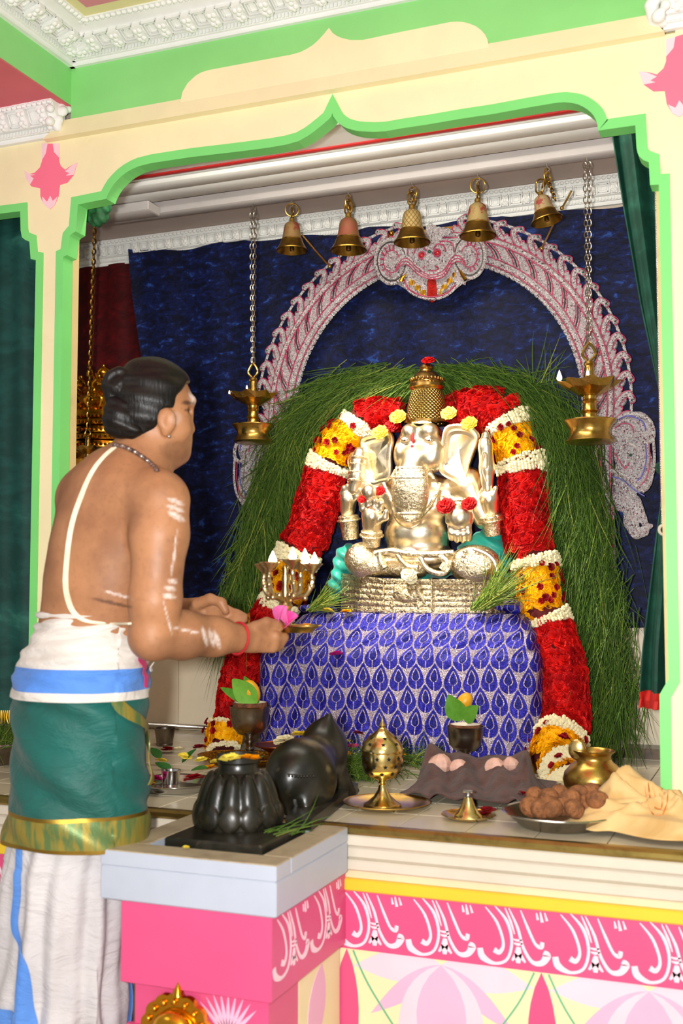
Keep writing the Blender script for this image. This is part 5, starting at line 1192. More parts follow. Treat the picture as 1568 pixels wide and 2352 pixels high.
tuft('sprig of grass lying on the cloth beside the silver plinth', PY(715, 1402, 1.0), 130, (.75, .1, .55), .13, (.008, .006, .003), cone=.22, droop=.1, shade=.75)
tuft('long sprig of grass leaning on the plinth at the curtain side', PY(1100, 1398, .99), 160, (.7, .1, .8), .2, (.014, .006, .004), cone=.25, droop=.1, shade=.7)
tuft('loose upright grass stalk rising above the grass garland', PY(1240, 880, 1.2), 16, (.25, 0, 1), .16, (.02, .004, .004), cone=.35, droop=.05, shade=.5)
# ================================================================ black stones on the pedestal
def stone_mat():
    m = MT('oiled_black_stone'); a = m.noise(7, 6, .7); b = m.noise(40, 4, .6)
    k = m.mix(a.ss(.45, .75), rgb('#17160f'), rgb('#3a352a')); k = m.mix(b.ss(.62, .8) * .5, k, rgb('#6a5a40'))
    m.set('Base Color', k).set('Roughness', a * .3 + .18).set('Specular IOR Level', .6); return m.bump(b, .12, .003).m
M['stone'] = stone_mat()
lc = PZ(546, 1890, .643)[:2]
lt = thing('lotus_stone', 'black lotus shaped offering stone set in the grey pedestal slab', 'stone', (lc[0], lc[1], .598))
mk('square_base', box(-1.2, -.978, -.245, -.022, .5985, .640, .004), M['stone'], lt, smooth=False)
NPT = 12; UPZ = np.array([0, 0, 1.0])
def lotus(u, v):
    a = 2 * PI * u; g = abs(((u * NPT) % 1) - .5) * 2; z = .641 + .118 * v
    r = np.interp(v, [0, .1, .22, .5, .75, .9, 1], [.098, .098, .094, .088, .076, .058, .045]); r *= 1 - .05 * (g > .86) * min(1, v * 4) - .012 * g * g
    return lc[0] + r * math.cos(a), lc[1] + r * math.sin(a), z
ls = SDF(); ls.add(s_ell((lc[0], lc[1], .655), (.088, .088, .118)))
for i in range(NPT):
    a = 2 * PI * (i + .5) / NPT; d = np.array([math.cos(a), math.sin(a), 0]); w = np.array([-d[1], d[0], 0]); o = np.array([lc[0], lc[1], 0])
    ls.add(s_ell(o + d * .072 + UPZ * .695, (.0205, .017, .062), (w, d + UPZ * .25, UPZ - d * .25)), .0035).add(s_ell(o + d * .0895 + UPZ * .666, (.0245, .0105, .026), (w, d + UPZ * .1, UPZ - d * .1)), .005)
ls.cut(s_ell((lc[0], lc[1], .55), (.3, .3, .0925)), .002)
mk('dome', ls.mesh(.0032), M['stone'], lt, angle=0)
for i in range(0):
    a = 2 * PI * (i + .5) / NPT; mk('petal_tip', xf(ball(.026, 14, 9, (.92, .55, 1.0)), frame((lc[0] + .097 * math.cos(a), lc[1] + .097 * math.sin(a), .668), (-math.sin(a), math.cos(a), 0), (-math.cos(a), -math.sin(a), 0), (-.15 * math.cos(a), -.15 * math.sin(a), 1))), M['stone'], lt)
mk('neck', mv(lathe([(.047, .755), (.043, .762), (.043, .772), (.047, .776), (.047, .79), (.043, .79), (.04, .782), (0, .78)], 40), (lc[0], lc[1], 0)), M['stone'], lt)
# mouse statue
A_H = np.array([-math.sin(YAW), math.cos(YAW), 0])
mb = PZ(740, 1850, .64)
ms = thing('mouse_statue', 'black stone mouse statue crouching on a black slab, facing the idol', 'statue', (mb[0], mb[1], .631))
c0, c1, c2, c3 = PZ(655, 1888, .645), PZ(715, 1893, .645), PZ(822, 1808, .645), PZ(735, 1790, .645)
sl_ = [(c[0], c[1]) for c in (c0, c1, c2, c3)]
mk('slab', prism(sl_, .6305, .655, lambda a, b, d: (a, b, d)), M['stone'], ms, smooth=False)
s = SDF(); D = PD
s.add(s_ell(D(690, 1768, 2.66), (.078, .10, .075))).add(s_ell(D(735, 1742, 2.78), (.062, .09, .068)), .04).add(s_ell(D(668, 1800, 2.62), (.045, .06, .052)), .03).add(s_ell(D(728, 1806, 2.64), (.04, .055, .05)), .03)
s.add(s_ell(D(752, 1705, 2.84), (.042, .055, .045)), .03).add(s_cap(D(752, 1695, 2.86), D(765, 1712, 2.95), .034, .016), .02)
s.add(s_ell(D(745, 1702, 2.80), (.045, .05, .05)), .03).add(s_cap(D(742, 1690, 2.80), D(756, 1645, 2.79), .034, .008), .025).add(s_cap(D(722, 1692, 2.82), D(712, 1688, 2.86), .02, .012), .012)
s.add(s_cap(D(775, 1790, 2.80), D(800, 1822, 2.80), .032, .02), .02).add(s_cap(D(795, 1822, 2.82), D(815, 1818, 2.9), .016, .012), .01).add(s_cap(D(700, 1815, 2.60), D(702, 1855, 2.57), .03, .012), .015).add(s_cap(D(655, 1830, 2.6), D(664, 1862, 2.60), .026, .014), .015).add(s_cap(D(735, 1835, 2.66), D(740, 1852, 2.66), .024, .016), .015)
mouse = mk('body', s.mesh(.0045), M['stone'], ms)
def surf(sd, px, py, lo=1.9, hi=3.3, off=0.0):
    t = np.linspace(lo, hi, 500); d = sd.ev(CAM + ray(px, py)[None] * t[:, None]); i = np.argmax(d < 0)
    return None if d[i] >= 0 else PD(px, py, t[i] - off)
for x in range(664, 722, 7):
    q = surf(s, x, 1784 - abs(x - 690) * .05)
    if q is not None: mk('belt_bead', mv(ball(.0042, 7, 5), q), M['stone'], ms)
P = [surf(s, x, 1780 - abs(x - 690) * .05) for x in range(660, 726, 6)]
mk('belt', tube([q for q in P if q is not None], .0025, 6), M['stone'], ms)
mk('tail', tube(smooth_path([D(690, 1800, 2.585), D(676, 1830, 2.575), D(684, 1856, 2.575), D(706, 1862, 2.57)], 5), [.009, .007, .004], 7), M['stone'], ms)
# ================================================================ small flowers and leaves lying about
FLW = {k: mesh('flower_' + k, bloom(.02, 6, 3, .15, .1, 50 + i), M[m]) for i, (k, m) in enumerate((('yellow', 'yellow_pale'), ('magenta', 'pink_petal'), ('red', 'rose_dark'), ('white', 'white_petal'), ('gold', 'marigold')))}
def lay(kind, x, y, z, label, sc_=1.0, grp=None, Y=None, tilt=.3, name='loose_flower'):
    p = PZ(x, y, z) if Y is None else PY(x, y, Y)
    rot = Matrix.Rotation(R_.uniform(0, 6), 4, 'Z') @ Matrix.Rotation(R_.uniform(-tilt, tilt), 4, 'X')
    return put(name, FLW[kind], None, p, rot, sc_, label, 'flower', grp)
def leafg(L, W, cup=.12, fold_=.15, n=9):
    def f(u, v):
        w = W * (math.sin(PI * min(1, v * .96 + .02) ** .75)) ** .85; x = (u - .5) * 2 * w
        return x, L * v, cup * L * math.sin(v * 2.2) * .5 + fold_ * abs(x)
    return thick(grid(f, 7, n), .0008)
LEAF = mesh('leaf_blade', leafg(.09, .03), M['leaf']); LEAFS = mesh('leaf_blade', leafg(.05, .014), M['leaf_dark'])
def setleaf(me, p, d, up, label, sc_=1.0, grp=None, name='betel_leaf'):
    y = unit(d); z = unit(np.array(up) - y * (np.array(up) @ y)); x = np.cross(y, z); return put(name, me, None, p, frame((0, 0, 0), x, y, z), sc_, label, 'leaf', grp)
z1 = .79
lay('yellow', 528, 1742, z1 + .01, 'pale yellow flower on the lotus stone, next to the long yellow petals', 1.1); lay('gold', 575, 1742, z1 + .01, 'golden flower on top of the lotus stone', 1.1)
pt = PZ(553, 1748, z1 + .002)
o = put('loose_petal', mesh('petal', leafg(.062, .012, .2, .3), M['marigold']), None, pt + (-.02, -.01, .003), Matrix.Rotation(-1.1, 4, 'Z'), 1, 'long golden petal across the lotus stone rim', 'petal')
setleaf(LEAFS, PZ(585, 1742, z1 + .004), (.6, -.6, .15), (0, 0, 1), 'dark green leaf on the rim of the lotus stone', .9, name='small_leaf')
# steel plate with offerings behind the priest
def dish(r, h, t=.002, rim=.012): return [(0, t), (r * .82, t), (r, h), (r + rim, h + .001), (r + rim, h - .001), (r, h - .003), (r * .84, -.0), (0, 0)]
pc = PZ(402, 1812, ZP); pl = thing('offering_plate', 'round steel plate of flowers and leaves beside the lotus stone', 'plate', (pc[0], pc[1], ZP + .0005))
mk('plate_dish', mv(lathe([(r, z + ZP + .0005) for r, z in dish(.1, .02)], 48, caps=False), (pc[0], pc[1], 0)), M['steel'], pl)
cp = PZ(392, 1798, ZP + .004); cu = thing('steel_cup', 'small polished steel cup standing on the flower plate', 'cup', (cp[0], cp[1], ZP + .003))
mk('cup_body', mv(lathe([(0, .002), (.021, .002), (.024, .03), (.025, .034), (.027, .035), (.025, .03), (.022, 0), (0, 0)], 28, caps=False), (cp[0], cp[1], ZP + .003)), M['steel'], cu)
mk('cup_contents', mv(lathe([(0, 0), (.0235, 0)], 24, caps=False), (cp[0], cp[1], ZP + .031)), M['steel_dark'], cu)
for i, (k, x, y, z, sc_, lab) in enumerate((('yellow', 372, 1748, .655, .9, 'pale yellow flower behind the steel cup'), ('yellow', 425, 1738, .67, 1.0, 'pale yellow flower at the back of the flower plate'), ('gold', 478, 1765, .655, 1.2, 'golden flower between the plate and the lotus stone'), ('yellow', 500, 1750, .66, 1.1, 'pale yellow flower under the golden tray edge'), ('red', 445, 1788, .655, 1.3, 'dark red rose on the flower plate rim'), ('magenta', 356, 1788, .65, 1.0, 'magenta flower beside the steel cup'), ('gold', 345, 1795, .645, .7, 'golden flower at the plate rim by the green wrap'), ('red', 386, 1722, .64, 1.1, 'dark red rose behind the flower plate'), ('white', 408, 1722, .64, 1.0, 'cream flower behind the flower plate'), ('red', 458, 1716, .66, 1.0, 'dark red rose against the golden tray'), ('yellow', 462, 1745, .665, .9, 'pale yellow flower heaped against the tray'))):
    lay(k, x, y, z, lab, sc_)
for (x, y, d, lab) in ((418, 1745, (.5, .3, .5), 'upright green leaf on the flower plate'), (392, 1762, (-.8, .1, .2), 'green leaf lying over the steel cup'), (440, 1762, (.8, -.1, .1), 'broad green leaf across the flower plate'), (368, 1735, (-.4, .2, .2), 'green leaf at the back of the flower plate')):
    setleaf(LEAFS, PZ(x, y + 6, .654), d, (0, -.3, 1), lab, 1.1, name='small_leaf')
# gold tray, bucket, pipe
tp = PZ(560, 1745, ZP + .01); tg = thing('golden_tray', 'embossed golden tray lying in front of the table', 'tray', (tp[0], tp[1], ZP))
M['gold_emb'] = ornate('embossed_gold', '#d8a63c', .28, 120, .8, '#9a6a18')
mk('tray_body', mv(lathe([(r, z + ZP + .0005) for r, z in dish(.13, .022, .004, .016)], 48, 1.0, .75, caps=False), (tp[0], tp[1], 0)), M['gold_emb'], tg)
bp = PZ(378, 1712, ZP); bk = thing('steel_tumbler', 'tapered steel tumbler standing by the tiled wall', 'tumbler', (bp[0], bp[1], ZP + .0005))
mk('tumbler_body', mv(lathe([(0, .0005), (.026, .0005), (.034, .055), (.036, .056), (.036, .058), (.032, .056), (.024, .004), (0, .004)], 28, caps=False), (bp[0], bp[1], ZP)), M['steel_dark'], bk)
mk('tumbler_base', mv(lathe([(.026, .0005), (.028, .004), (.027, .008)], 28, caps=False), (bp[0], bp[1], ZP)), M['steel_dark'], bk)
g = []; a, b = np.array([-2.6, 1.37, ZP + .016]), np.array([-1.74, 1.37, ZP + .016])
top('flexible_pipe', tube(np.linspace(a, b, 400), [.008 + .0012 * (i % 2) for i in range(400)], 8), M['steel'], 'ribbed metal conduit along the foot of the tiled wall', 'pipe')
struct('trim_granite_ledge', box(-.62, .6, 1.29, 1.385, ZP - .001, ZP + .03), pm('brown_granite', rgb('#5a4632'), .3, var=.3, scale=40), 'low brown granite ledge at the foot of the wall', 'ledge')
# ================================================================ goblets with coconut, leaves and fruit
M['coconut'] = pm('coconut_husk', rgb('#7a4a2c'), .85, var=.3, scale=60, bump=.5, bscale=150)
M['coconut_in'] = pm('coconut_flesh', rgb('#efe6d2'), .5)
M['mango'] = pm('yellow_fruit_skin', rgb('#e8a81c'), .4, var=.15, scale=10)
def goblet(x, ybase, Y, rim_px, yrim, lab, who):
    p = PY(x, ybase, Y); p[2] = ZP + .0005; sx = np.linalg.norm(PY(x + 1, yrim, Y) - PY(x, yrim, Y)); zr = PY(x, yrim, Y)[2]; H = zr - p[2]; r = rim_px * sx
    t = thing('metal_goblet', lab, 'goblet', p, 'goblets holding coconut halves')
    L = lambda q, nm, mm: mk(nm, mv(lathe([(a * r, b * H) for a, b in q], 40, caps=False), p), M[mm], t)
    L([(0, 0), (.72, 0), (.74, .03), (.62, .06), (.3, .11), (.2, .16)], 'foot', 'steel_dark'); L([(.2, .16), (.26, .2), (.18, .24), (.22, .3), (.32, .33), (.2, .37), (.26, .42), (.4, .46)], 'stem', 'steel_dark')
    L([(.2, .44), (.6, .48), (.86, .6), (.97, .8), (1.0, .97), (1.06, 1.0), (.98, 1.0), (.93, .8), (.8, .62), (.5, .54), (0, .52)], 'cup', 'steel_dark')
    c = np.array([p[0], p[1], zr - .028]); rc = r * .9
    k = thing('coconut_half', 'half coconut shell resting in the goblet %s' % who, 'coconut', c - (0, 0, rc * .3), 'coconut halves in goblets')
    mk('shell', mv(lathe([(0, -rc * .45), (rc * .6, -rc * .3), (rc * .92, .0), (rc * .97, rc * .5), (rc * .98, rc * .72), (rc * .9, rc * .72), (rc * .86, rc * .6)], 36, caps=False), c), M['coconut'], k)
    mk('flesh', mv(lathe([(rc * .9, rc * .72), (rc * .82, rc * .66), (rc * .6, rc * .4), (0, rc * .25)], 36, caps=False), c), M['coconut_in'], k)
    return c, rc
c, rc = goblet(573, 1745, .83, 41, 1621, 'dark metal goblet with a coconut half beside the table corner', 'beside the table corner')
q = lambda x, y, Y: PY(x, y, Y)
def bigleaf(pts, label):
    """leaf from base, tip, width px"""
    a, b, w = pts; d = b - a; L = np.linalg.norm(d); me = mesh('leaf_blade', leafg(L, w), M['leaf']); return setleaf(me, a, d, (-.1, -1, .35), label)
bigleaf((q(588, 1618, .8), q(535, 1560, .80), .034), 'broad green betel leaf leaning over the goblet rim by the table corner')
bigleaf((q(578, 1616, .815), q(508, 1580, .83), .016), 'narrow green betel leaf pointing away from the table')
bigleaf((q(592, 1615, .84), q(562, 1553, .84), .022), 'upright green betel leaf behind the yellow mango')
top('mango_fruit', mv(xf(ball(.03, 18, 12, (.85, .85, 1.25)), Matrix.Rotation(-.45, 4, 'Y')), q(577, 1588, .82)), M['mango'], 'yellow mango among leaves in the goblet by the table corner', 'fruit')
c, rc = goblet(1069, 1775, .84, 41, 1668, 'dark metal goblet with a coconut half in front of the peacock cloth', 'in front of the peacock cloth')
bigleaf((q(1058, 1655, .815), q(1030, 1595, .80), .03), 'green betel leaf standing against the peacock cloth')
bigleaf((q(1066, 1655, .81), q(1100, 1622, .79), .024), 'green betel leaf tilted sideways over the coconut shell')
top('mango_fruit', mv(xf(ball(.024, 16, 11, (.9, .85, 1.2)), Matrix.Rotation(.6, 4, 'Y')), q(1066, 1612, .85)), M['mango'], 'yellow mango behind the leaves of the goblet before the peacock cloth', 'fruit')
# ================================================================ brass incense burner, bell cone, pot
ip = PZ(878, 1852, ZP); ib = thing('incense_burner', 'brass incense burner with star holes and a pointed lid', 'burner', (ip[0], ip[1], ZP + .004))
sx = .00103
L = lambda q, nm, mm, par=None, n=40: mk(nm, mv(lathe([(a * sx, (b) * sx + ZP + .004) for a, b in q], n, caps=False), (ip[0], ip[1], 0)), M[mm], par or ib)
L([(0, 0), (44, 0), (44, 3), (34, 8), (20, 20), (11, 34), (8, 46), (10, 50), (8, 54), (14, 58)], 'foot', 'brass_bright')
bw = L([(14, 58), (34, 66), (45, 82), (48.5, 104), (47, 120), (49, 122), (49, 126)], 'bowl', 'brass_bright')
ld = L([(49, 126), (48, 132), (42, 146), (32, 157), (20, 166), (12, 172), (10, 176), (6, 178), (8, 182), (5, 188), (3, 192), (0, 206)], 'lid', 'brass_bright')
M['hole_shade'] = pm('hole_shade_black', rgb('#0c0805'), .9)
def star(r): return [(r * (1 if i % 2 == 0 else .45) * math.cos(PI * i / 5 + .3), r * (1 if i % 2 == 0 else .45) * math.sin(PI * i / 5 + .3)) for i in range(10)]
SM = mesh('star_hole_shade', prism(star(.0058), 0, .0012, lambda a, b, d: (a, b, d)), M['hole_shade'], smooth=False)  # solid dark stars on the brass, painted as the shade inside openings
for (rr, zz, n, el, par) in ((41, 75, 10, -.6, bw), (47.3, 92, 11, -.25, bw), (48.2, 110, 11, .0, bw), (43.5, 143, 8, .9, ld), (33, 156, 6, 1.0, ld)):
    for i in range(n):
        a = 2 * PI * (i + (rr * 7 % 1)) / n; nr = np.array([math.cos(a) * math.cos(el), math.sin(a) * math.cos(el), math.sin(el)]); x, y, z = aim(nr)
        put('star_hole_shade', SM, par, np.array([ip[0] + rr * sx * math.cos(a), ip[1] + rr * sx * math.sin(a), ZP + .004 + zz * sx]) - nr * .0002, frame((0, 0, 0), x, y, z))
ipl = thing('brass_saucer', 'wide brass saucer under the incense burner', 'saucer', (ip[0], ip[1], ZP + .0005))
mk('saucer_dish', mv(lathe([(0, .003), (.075, .003), (.09, .010), (.102, .012), (.103, .0105), (.091, .008), (.076, 0), (0, 0)], 56, caps=False), (ip[0] + .01, ip[1], ZP + .0005)), M['brass_bright'], ipl)
mk('saucer_rim', mv(lathe([(.1, .0115), (.103, .0135), (.1055, .012), (.103, .0105)], 56, caps=False), (ip[0] + .01, ip[1], ZP + .0005)), M['brass'], ipl)
# incense sticks of smoke-thin grey above
k = PZ(1075, 1880, ZP); cb_ = thing('incense_cone_stand', 'small conical brass incense stand on its saucer', 'incense stand', (k[0], k[1], ZP + .0005)); sx = .00099
L2 = lambda q, nm, mm: mk(nm, mv(lathe([(a * sx, b * sx + ZP + .0005) for a, b in q], 40, caps=False), (k[0], k[1], 0)), M[mm], cb_)
L2([(0, 3), (44, 3), (52, 8), (61, 11), (62, 9), (53, 5), (45, 0), (0, 0)], 'saucer', 'brass_bright'); L2([(33, 3), (32, 8), (25, 14), (16, 28), (11, 42), (9, 47), (0, 48)], 'cone', 'brass_bright'); L2([(5, 47), (6, 52), (4, 56), (3, 60), (0, 61)], 'knob', 'steel')
mk('cross_pin', mv(box(-.012, .012, -.003, .003, 0, .006, .001), (k[0], k[1], ZP + .058)), M['steel'], cb_)
k = PY(1364, 1800, .52); pot = thing('brass_pot', 'round bellied brass pot with a flared rim behind the yellow cloth', 'pot', (k[0], k[1], ZP + .0005)); sx = .00108
L3 = lambda q, nm, mm: mk(nm, mv(lathe([(a * sx, b * sx + ZP + .0005) for a, b in q], 48, caps=False), (k[0], k[1], 0)), M[mm], pot)
L3([(0, 0), (30, 0), (50, 10), (66, 32), (70, 50), (66, 66), (52, 82), (42, 90), (39, 96)], 'belly', 'brass'); L3([(39, 96), (38, 102), (41, 108), (48, 113), (49, 116), (44, 116), (38, 110), (34, 100), (30, 60), (0, 50)], 'neck', 'brass')
sp_ = PY(1325, 1722, .5); s = SDF(); s.add(s_ell(sp_, (.022, .008, .026))).add(s_cap(sp_ + (.01, .0, -.02), sp_ + (.035, .02, -.055), .006, .005), .008)
top('brass_spoon', s.mesh(.003), M['brass_bright'], 'brass ladle with its bowl leaning out of the pot rim', 'spoon')
# ================================================================ brown cloth basket with sweets
M['brown_felt'] = pm('brown_felt', rgb('#553830'), .95, var=.25, scale=25, bump=.4, bscale=300, Sheen_Weight=.15)
def crumple(label, corners, hfn, mat, name, nx=90, ny=50, cat='cloth', t=.003, zb=ZP + .001):
    c = [np.array(p) for p in corners]
    def f(u, v):
        p = (c[0] * (1 - u) + c[1] * u) * (1 - v) + (c[3] * (1 - u) + c[2] * u) * v; e = min(u, 1 - u, v, 1 - v)
        wob = .02 * math.sin(u * 11 + v * 3) * (1 - min(1, e * 8)); x_, y_ = p[0] + wob, p[1] + .015 * math.sin(u * 17 + 1) * (1 - min(1, e * 6))
        return x_, y_, zb + max(0.0, hfn(u, v))
    g = thick(grid(f, nx, ny), -t); return top(name, g, mat, label, cat, angle=0)
bc = [PZ(*p, ZP) for p in ((905, 1838), (1240, 1868), (1275, 1795), (985, 1770))]
def bh(u, v):
    e = min(1, min(u, 1 - u) * 7) ; rim = math.exp(-((v - .5) / .16) ** 2); fr_ = max(0, 1 - abs(v - .3) * 2.2)
    h = (.095 * rim + .05 * fr_ * (v < .5)) * e * float(np.interp(u, [0, .08, .3, .6, .85, 1], [.55, .9, .66, .64, .8, .5])) - (.02 * (v > .62))
    return h + .012 * math.sin(u * 26 + v * 9) * e * fr_ + .008 * abs(math.sin(u * 13 - v * 17))
crumple('dark brown felt cloth heaped between the incense burner and the brass pot', bc, bh, M['brown_felt'], 'felt_cloth', 110, 60)
M['rock'] = pm('pinkish_jaggery', rgb('#d3a795'), .6, var=.15, scale=30, bump=.3, bscale=60)
def lump(r, seed, sq=(1, 1, .8), n=14):
    q = np.random.default_rng(seed); g = ball(r, n, 9, sq); v = np.asarray(g[0]); d = q.normal(0, 1, (6, 3)); 
    k = 1 + .12 * sum(np.sin(v @ d[i] / r * 1.6 + i) for i in range(6)) / 2.4; return v * k[:, None], g[1]
for i, (x, y, r, lab) in enumerate(((1008, 1764, .026, 'pinkish jaggery lump next to the incense burner end of the felt cloth'), (1052, 1768, .02, 'small pinkish jaggery lump under the goblet foot'), (1135, 1766, .022, 'pinkish jaggery lump between goblet and garland'), (1172, 1762, .018, 'pinkish jaggery lump nearest the hanging garland end'))):
    top('jaggery_lump', mv(lump(r * 1.15, i, (1.15, .9, .9), 8), PY(x, y - 6, .52)), M['rock'], lab, 'sweet', 'jaggery lumps on the felt cloth', smooth=False)
# pan of sweets
M['laddu'] = pm('brown_sweet', rgb('#9a6238'), .8, var=.25, scale=50, bump=.8, bscale=130)
pc = PZ(1287, 1896, ZP); pan = thing('sweets_pan', 'dark shallow steel pan full of round brown sweets', 'pan', (pc[0], pc[1], ZP + .0005))
mk('pan_body', mv(lathe([(r, z + ZP + .0005) for r, z in ((0, .004), (.085, .004), (.118, .03), (.124, .031), (.125, .029), (.119, .026), (.088, 0), (0, 0))], 56, caps=False), (pc[0], pc[1], 0)), M['steel_dark'], pan)
mk('pan_rim', mv(lathe([(.122, .0305), (.125, .033), (.128, .031), (.125, .0285)], 56, caps=False), (pc[0], pc[1], ZP + .0005)), M['steel'], pan)
LD = [mesh('sweet', lump(.0245, 40 + i, (1, 1, .92)), M['laddu']) for i in range(3)]
for i, (x, y, dz) in enumerate(((1212, 1852, 0), (1222, 1828, 0), (1250, 1832, .004), (1236, 1858, .006), (1258, 1855, .01), (1285, 1850, .012), (1275, 1822, .004), (1298, 1835, .012), (1312, 1858, .01), (1322, 1825, .01), (1340, 1848, .012), (1345, 1822, .012), (1362, 1838, .012))):
    put('round_sweet', LD[i % 3], None, PZ(x + 8, y, ZP + .03 + dz + (.022 if y < 1840 else .008)), Matrix.Rotation(i * 1.3, 4, 'Z'), R_.uniform(.9, 1.08), 'round brown crumbly sweet in the steel pan', 'sweet', 'round sweets in the pan')
# yellow cloth over the pan
def ycloth():
    m = MT('stained_yellow_cloth'); a = m.noise(7, 4, .6, dist=1.0); b = m.noise(14, 3, .5)
    k = m.mix(a.ss(.35, .7), rgb('#dfbb7e'), rgb('#c99b58')); k = m.mix(b.ss(.66, .78) * .7, k, rgb('#c8602c')); m.set('Base Color', k).set('Roughness', .75).set('Sheen Weight', .1); return m.bump(m.noise(400, 2, .5), .1, .001).m
M['ycloth'] = ycloth()
yc = [PZ(*p, ZP) for p in ((1262, 1905), (1690, 1962), (1690, 1790), (1345, 1822))]
yc[2] = np.array([.06, .24, ZP]); yc[3] = np.array([-.455, .36, ZP])
rq = np.random.default_rng(12); FL = []
for k_ in range(17):
    a_ = rq.uniform(0, PI); c_ = rq.uniform(.1, .9, 2); FL.append((c_, np.array([math.cos(a_), math.sin(a_)]), rq.uniform(.14, .4), rq.uniform(.022, .05), rq.uniform(.02, .042), rq.uniform(-.5, .5)))
def yh(u, v):
    e = min(1, min(u * 4, (1 - u) * 6, v * 5 + .15, (1 - v) * 5)); h = .035 + .072 * math.exp(-((u - .27) / .22) ** 2 - ((v - .68) / .3) ** 2)
    for c_, d_, L_, w_, A_, cv in FL:
        q = np.array([u, v]) - c_; t_ = q @ d_; n_ = q @ np.array([-d_[1], d_[0]]) - cv * t_ * t_ * 2
        h += A_ * math.exp(-(t_ / L_) ** 2) * (math.exp(-abs(n_) / w_) - .35 * math.exp(-(n_ / (w_ * 2.6)) ** 2))
    return e * h + .004
yo = crumple('crumpled stained yellow cloth thrown over the platform edge beside the sweets pan', yc, yh, M['ycloth'], 'yellow_cloth', 120, 70)
g = []
for rr in (.03, .022, .012): g.append(tube(smooth_path([PZ(1510 + rr * 900 * math.cos(a), 1850 + rr * 600 * math.sin(a), ZP + .05) for a in np.linspace(0, 2 * PI, 9, endpoint=False)], 3, True), .0018, 5, True))
gg = join(*g); gv = np.asarray(gg[0]).copy()
yv = np.empty(len(yo.data.vertices) * 3); yo.data.vertices.foreach_get('co', yv); yv = yv.reshape(-1, 3) + OFF[yo.name]
for i in range(len(gv)):
    j = np.argmin(((yv[:, :2] - gv[i, :2]) ** 2).sum(1)); gv[i, 2] = yv[j, 2] + .001 + .001 * (i % 5 == 0)
mk('embroidery', (gv, gg[1]), pm('orange_thread', rgb('#d97a2c'), .6), yo)
# red petals and more loose flowers
for k_, x, y, z, sc_, lab in (('red', 1205, 1826, .655, 1.0, 'dark red rose against the rim of the sweets pan'), ('red', 1238, 1820, .66, .9, 'dark red rose at the back of the sweets pan'), ('red', 1118, 1862, .64, 1.0, 'dark red rose beside the conical brass stand'), ('white', 1302, 1800, .65, 1.2, 'cream flower at the foot of the brass pot')): lay(k_, x, y, z, lab, sc_)
# heap right behind the mouse
tuft('heap of cut grass between the mouse statue and the incense burner', PZ(830, 1760, ZP + .03), 900, (.0, -.2, .12), .09, (.05, .045, .016), cone=.9, droop=.5, shade=.5, name='grass_heap')
tuft('loose grass stems scattered before the peacock cloth', PZ(945, 1740, ZP + .02), 320, (.5, .0, .1), .09, (.05, .03, .01), cone=.8, droop=.4, shade=.6, name='grass_heap')
for k_, x, y, z, sc_, lab in (('magenta', 812, 1716, .70, 1.1, 'magenta flower on the grass heap'), ('gold', 790, 1735, .695, 1.1, 'golden flower on the grass heap next to the mouse'), ('yellow', 788, 1705, .705, 1.1, 'pale yellow flower on the grass heap next to the mouse'), ('red', 823, 1685, .72, .9, 'dark red rose on top of the grass heap'), ('yellow', 850, 1708, .70, .9, 'pale yellow flower behind the incense burner'), ('gold', 925, 1736, .66, .7, 'small golden flower among the scattered grass'), ('yellow', 985, 1740, .66, .8, 'small pale yellow flower among the scattered grass')): lay(k_, x, y, z, lab, sc_)
lay('white', 651, 1700, 0, 'big cream flower behind the mouse statue', 1.4, Y=.62); lay('yellow', 688, 1688, 0, 'pale yellow flower on the back of the mouse statue', 1.3, Y=.5)
k = PZ(640, 1712, ZP + .05); cl = thing('copper_dish', 'small copper dish behind the mouse statue', 'dish', (k[0], k[1], ZP + .0005)); M['copper'] = metal('copper', '#a8603a', .3, .3)
mk('dish_body', mv(lathe([(0, .001), (.04, .001), (.03, .01), (.03, .03), (.07, .05), (.074, .052), (.07, .048), (0, .035)], 36, caps=False), (k[0], k[1], ZP)), M['copper'], cl); mk('dish_rim', mv(lathe([(.071, .051), (.074, .054), (.076, .052), (.073, .049)], 36, caps=False), (k[0], k[1], ZP)), M['copper'], cl)
# red and yellow flowers on the table cloth
for k_, x, y, Y, sc_, lab in (('yellow', 752, 1403, 1.0, 1.0, 'pale yellow flower on the table beside the plinth corner'), ('gold', 795, 1405, 1.0, .9, 'golden flower on the table under the plinth edge'), ('magenta', 772, 1503, .94, 1.0, 'magenta flower lying on the fold of the peacock cloth')): lay(k_, x, y, 0, lab, sc_, Y=Y)
lay('gold', 335, 1874, .634, 'tiny golden flower on the pedestal slab', .4); lay('yellow', 427, 1946, .634, 'tiny yellow flower at the slab edge under the lotus stone', .35)
tuft('few loose grass blades on the lotus stone base', PZ(640, 1915, .648), 14, (.7, .5, .25), .1, (.025, .02, .002), cone=.25, droop=.2, shade=.5)
# steel bowl with grass in the side bay
k = PZ(2, 1752, ZP); bo = thing('grass_bowl', 'steel bowl standing in the side bay under the drape', 'bowl', (k[0], k[1], ZP + .0005))
mk('bowl_body', mv(lathe([(0, .001), (.06, .001), (.085, .03), (.1, .06), (.104, .062), (.1, .064), (.094, .058), (0, .03)], 40, caps=False), (k[0], k[1], ZP)), M['steel_dark'], bo); mk('bowl_rim', mv(lathe([(.1, .062), (.104, .066), (.107, .063), (.104, .06)], 40, caps=False), (k[0], k[1], ZP)), M['steel'], bo)
tuft('green grass heaped in the steel bowl of the side bay', (k[0], k[1], ZP + .06), 420, (.1, 0, .8), .12, (.04, .04, .01), cone=.6, droop=.5, shade=.6)
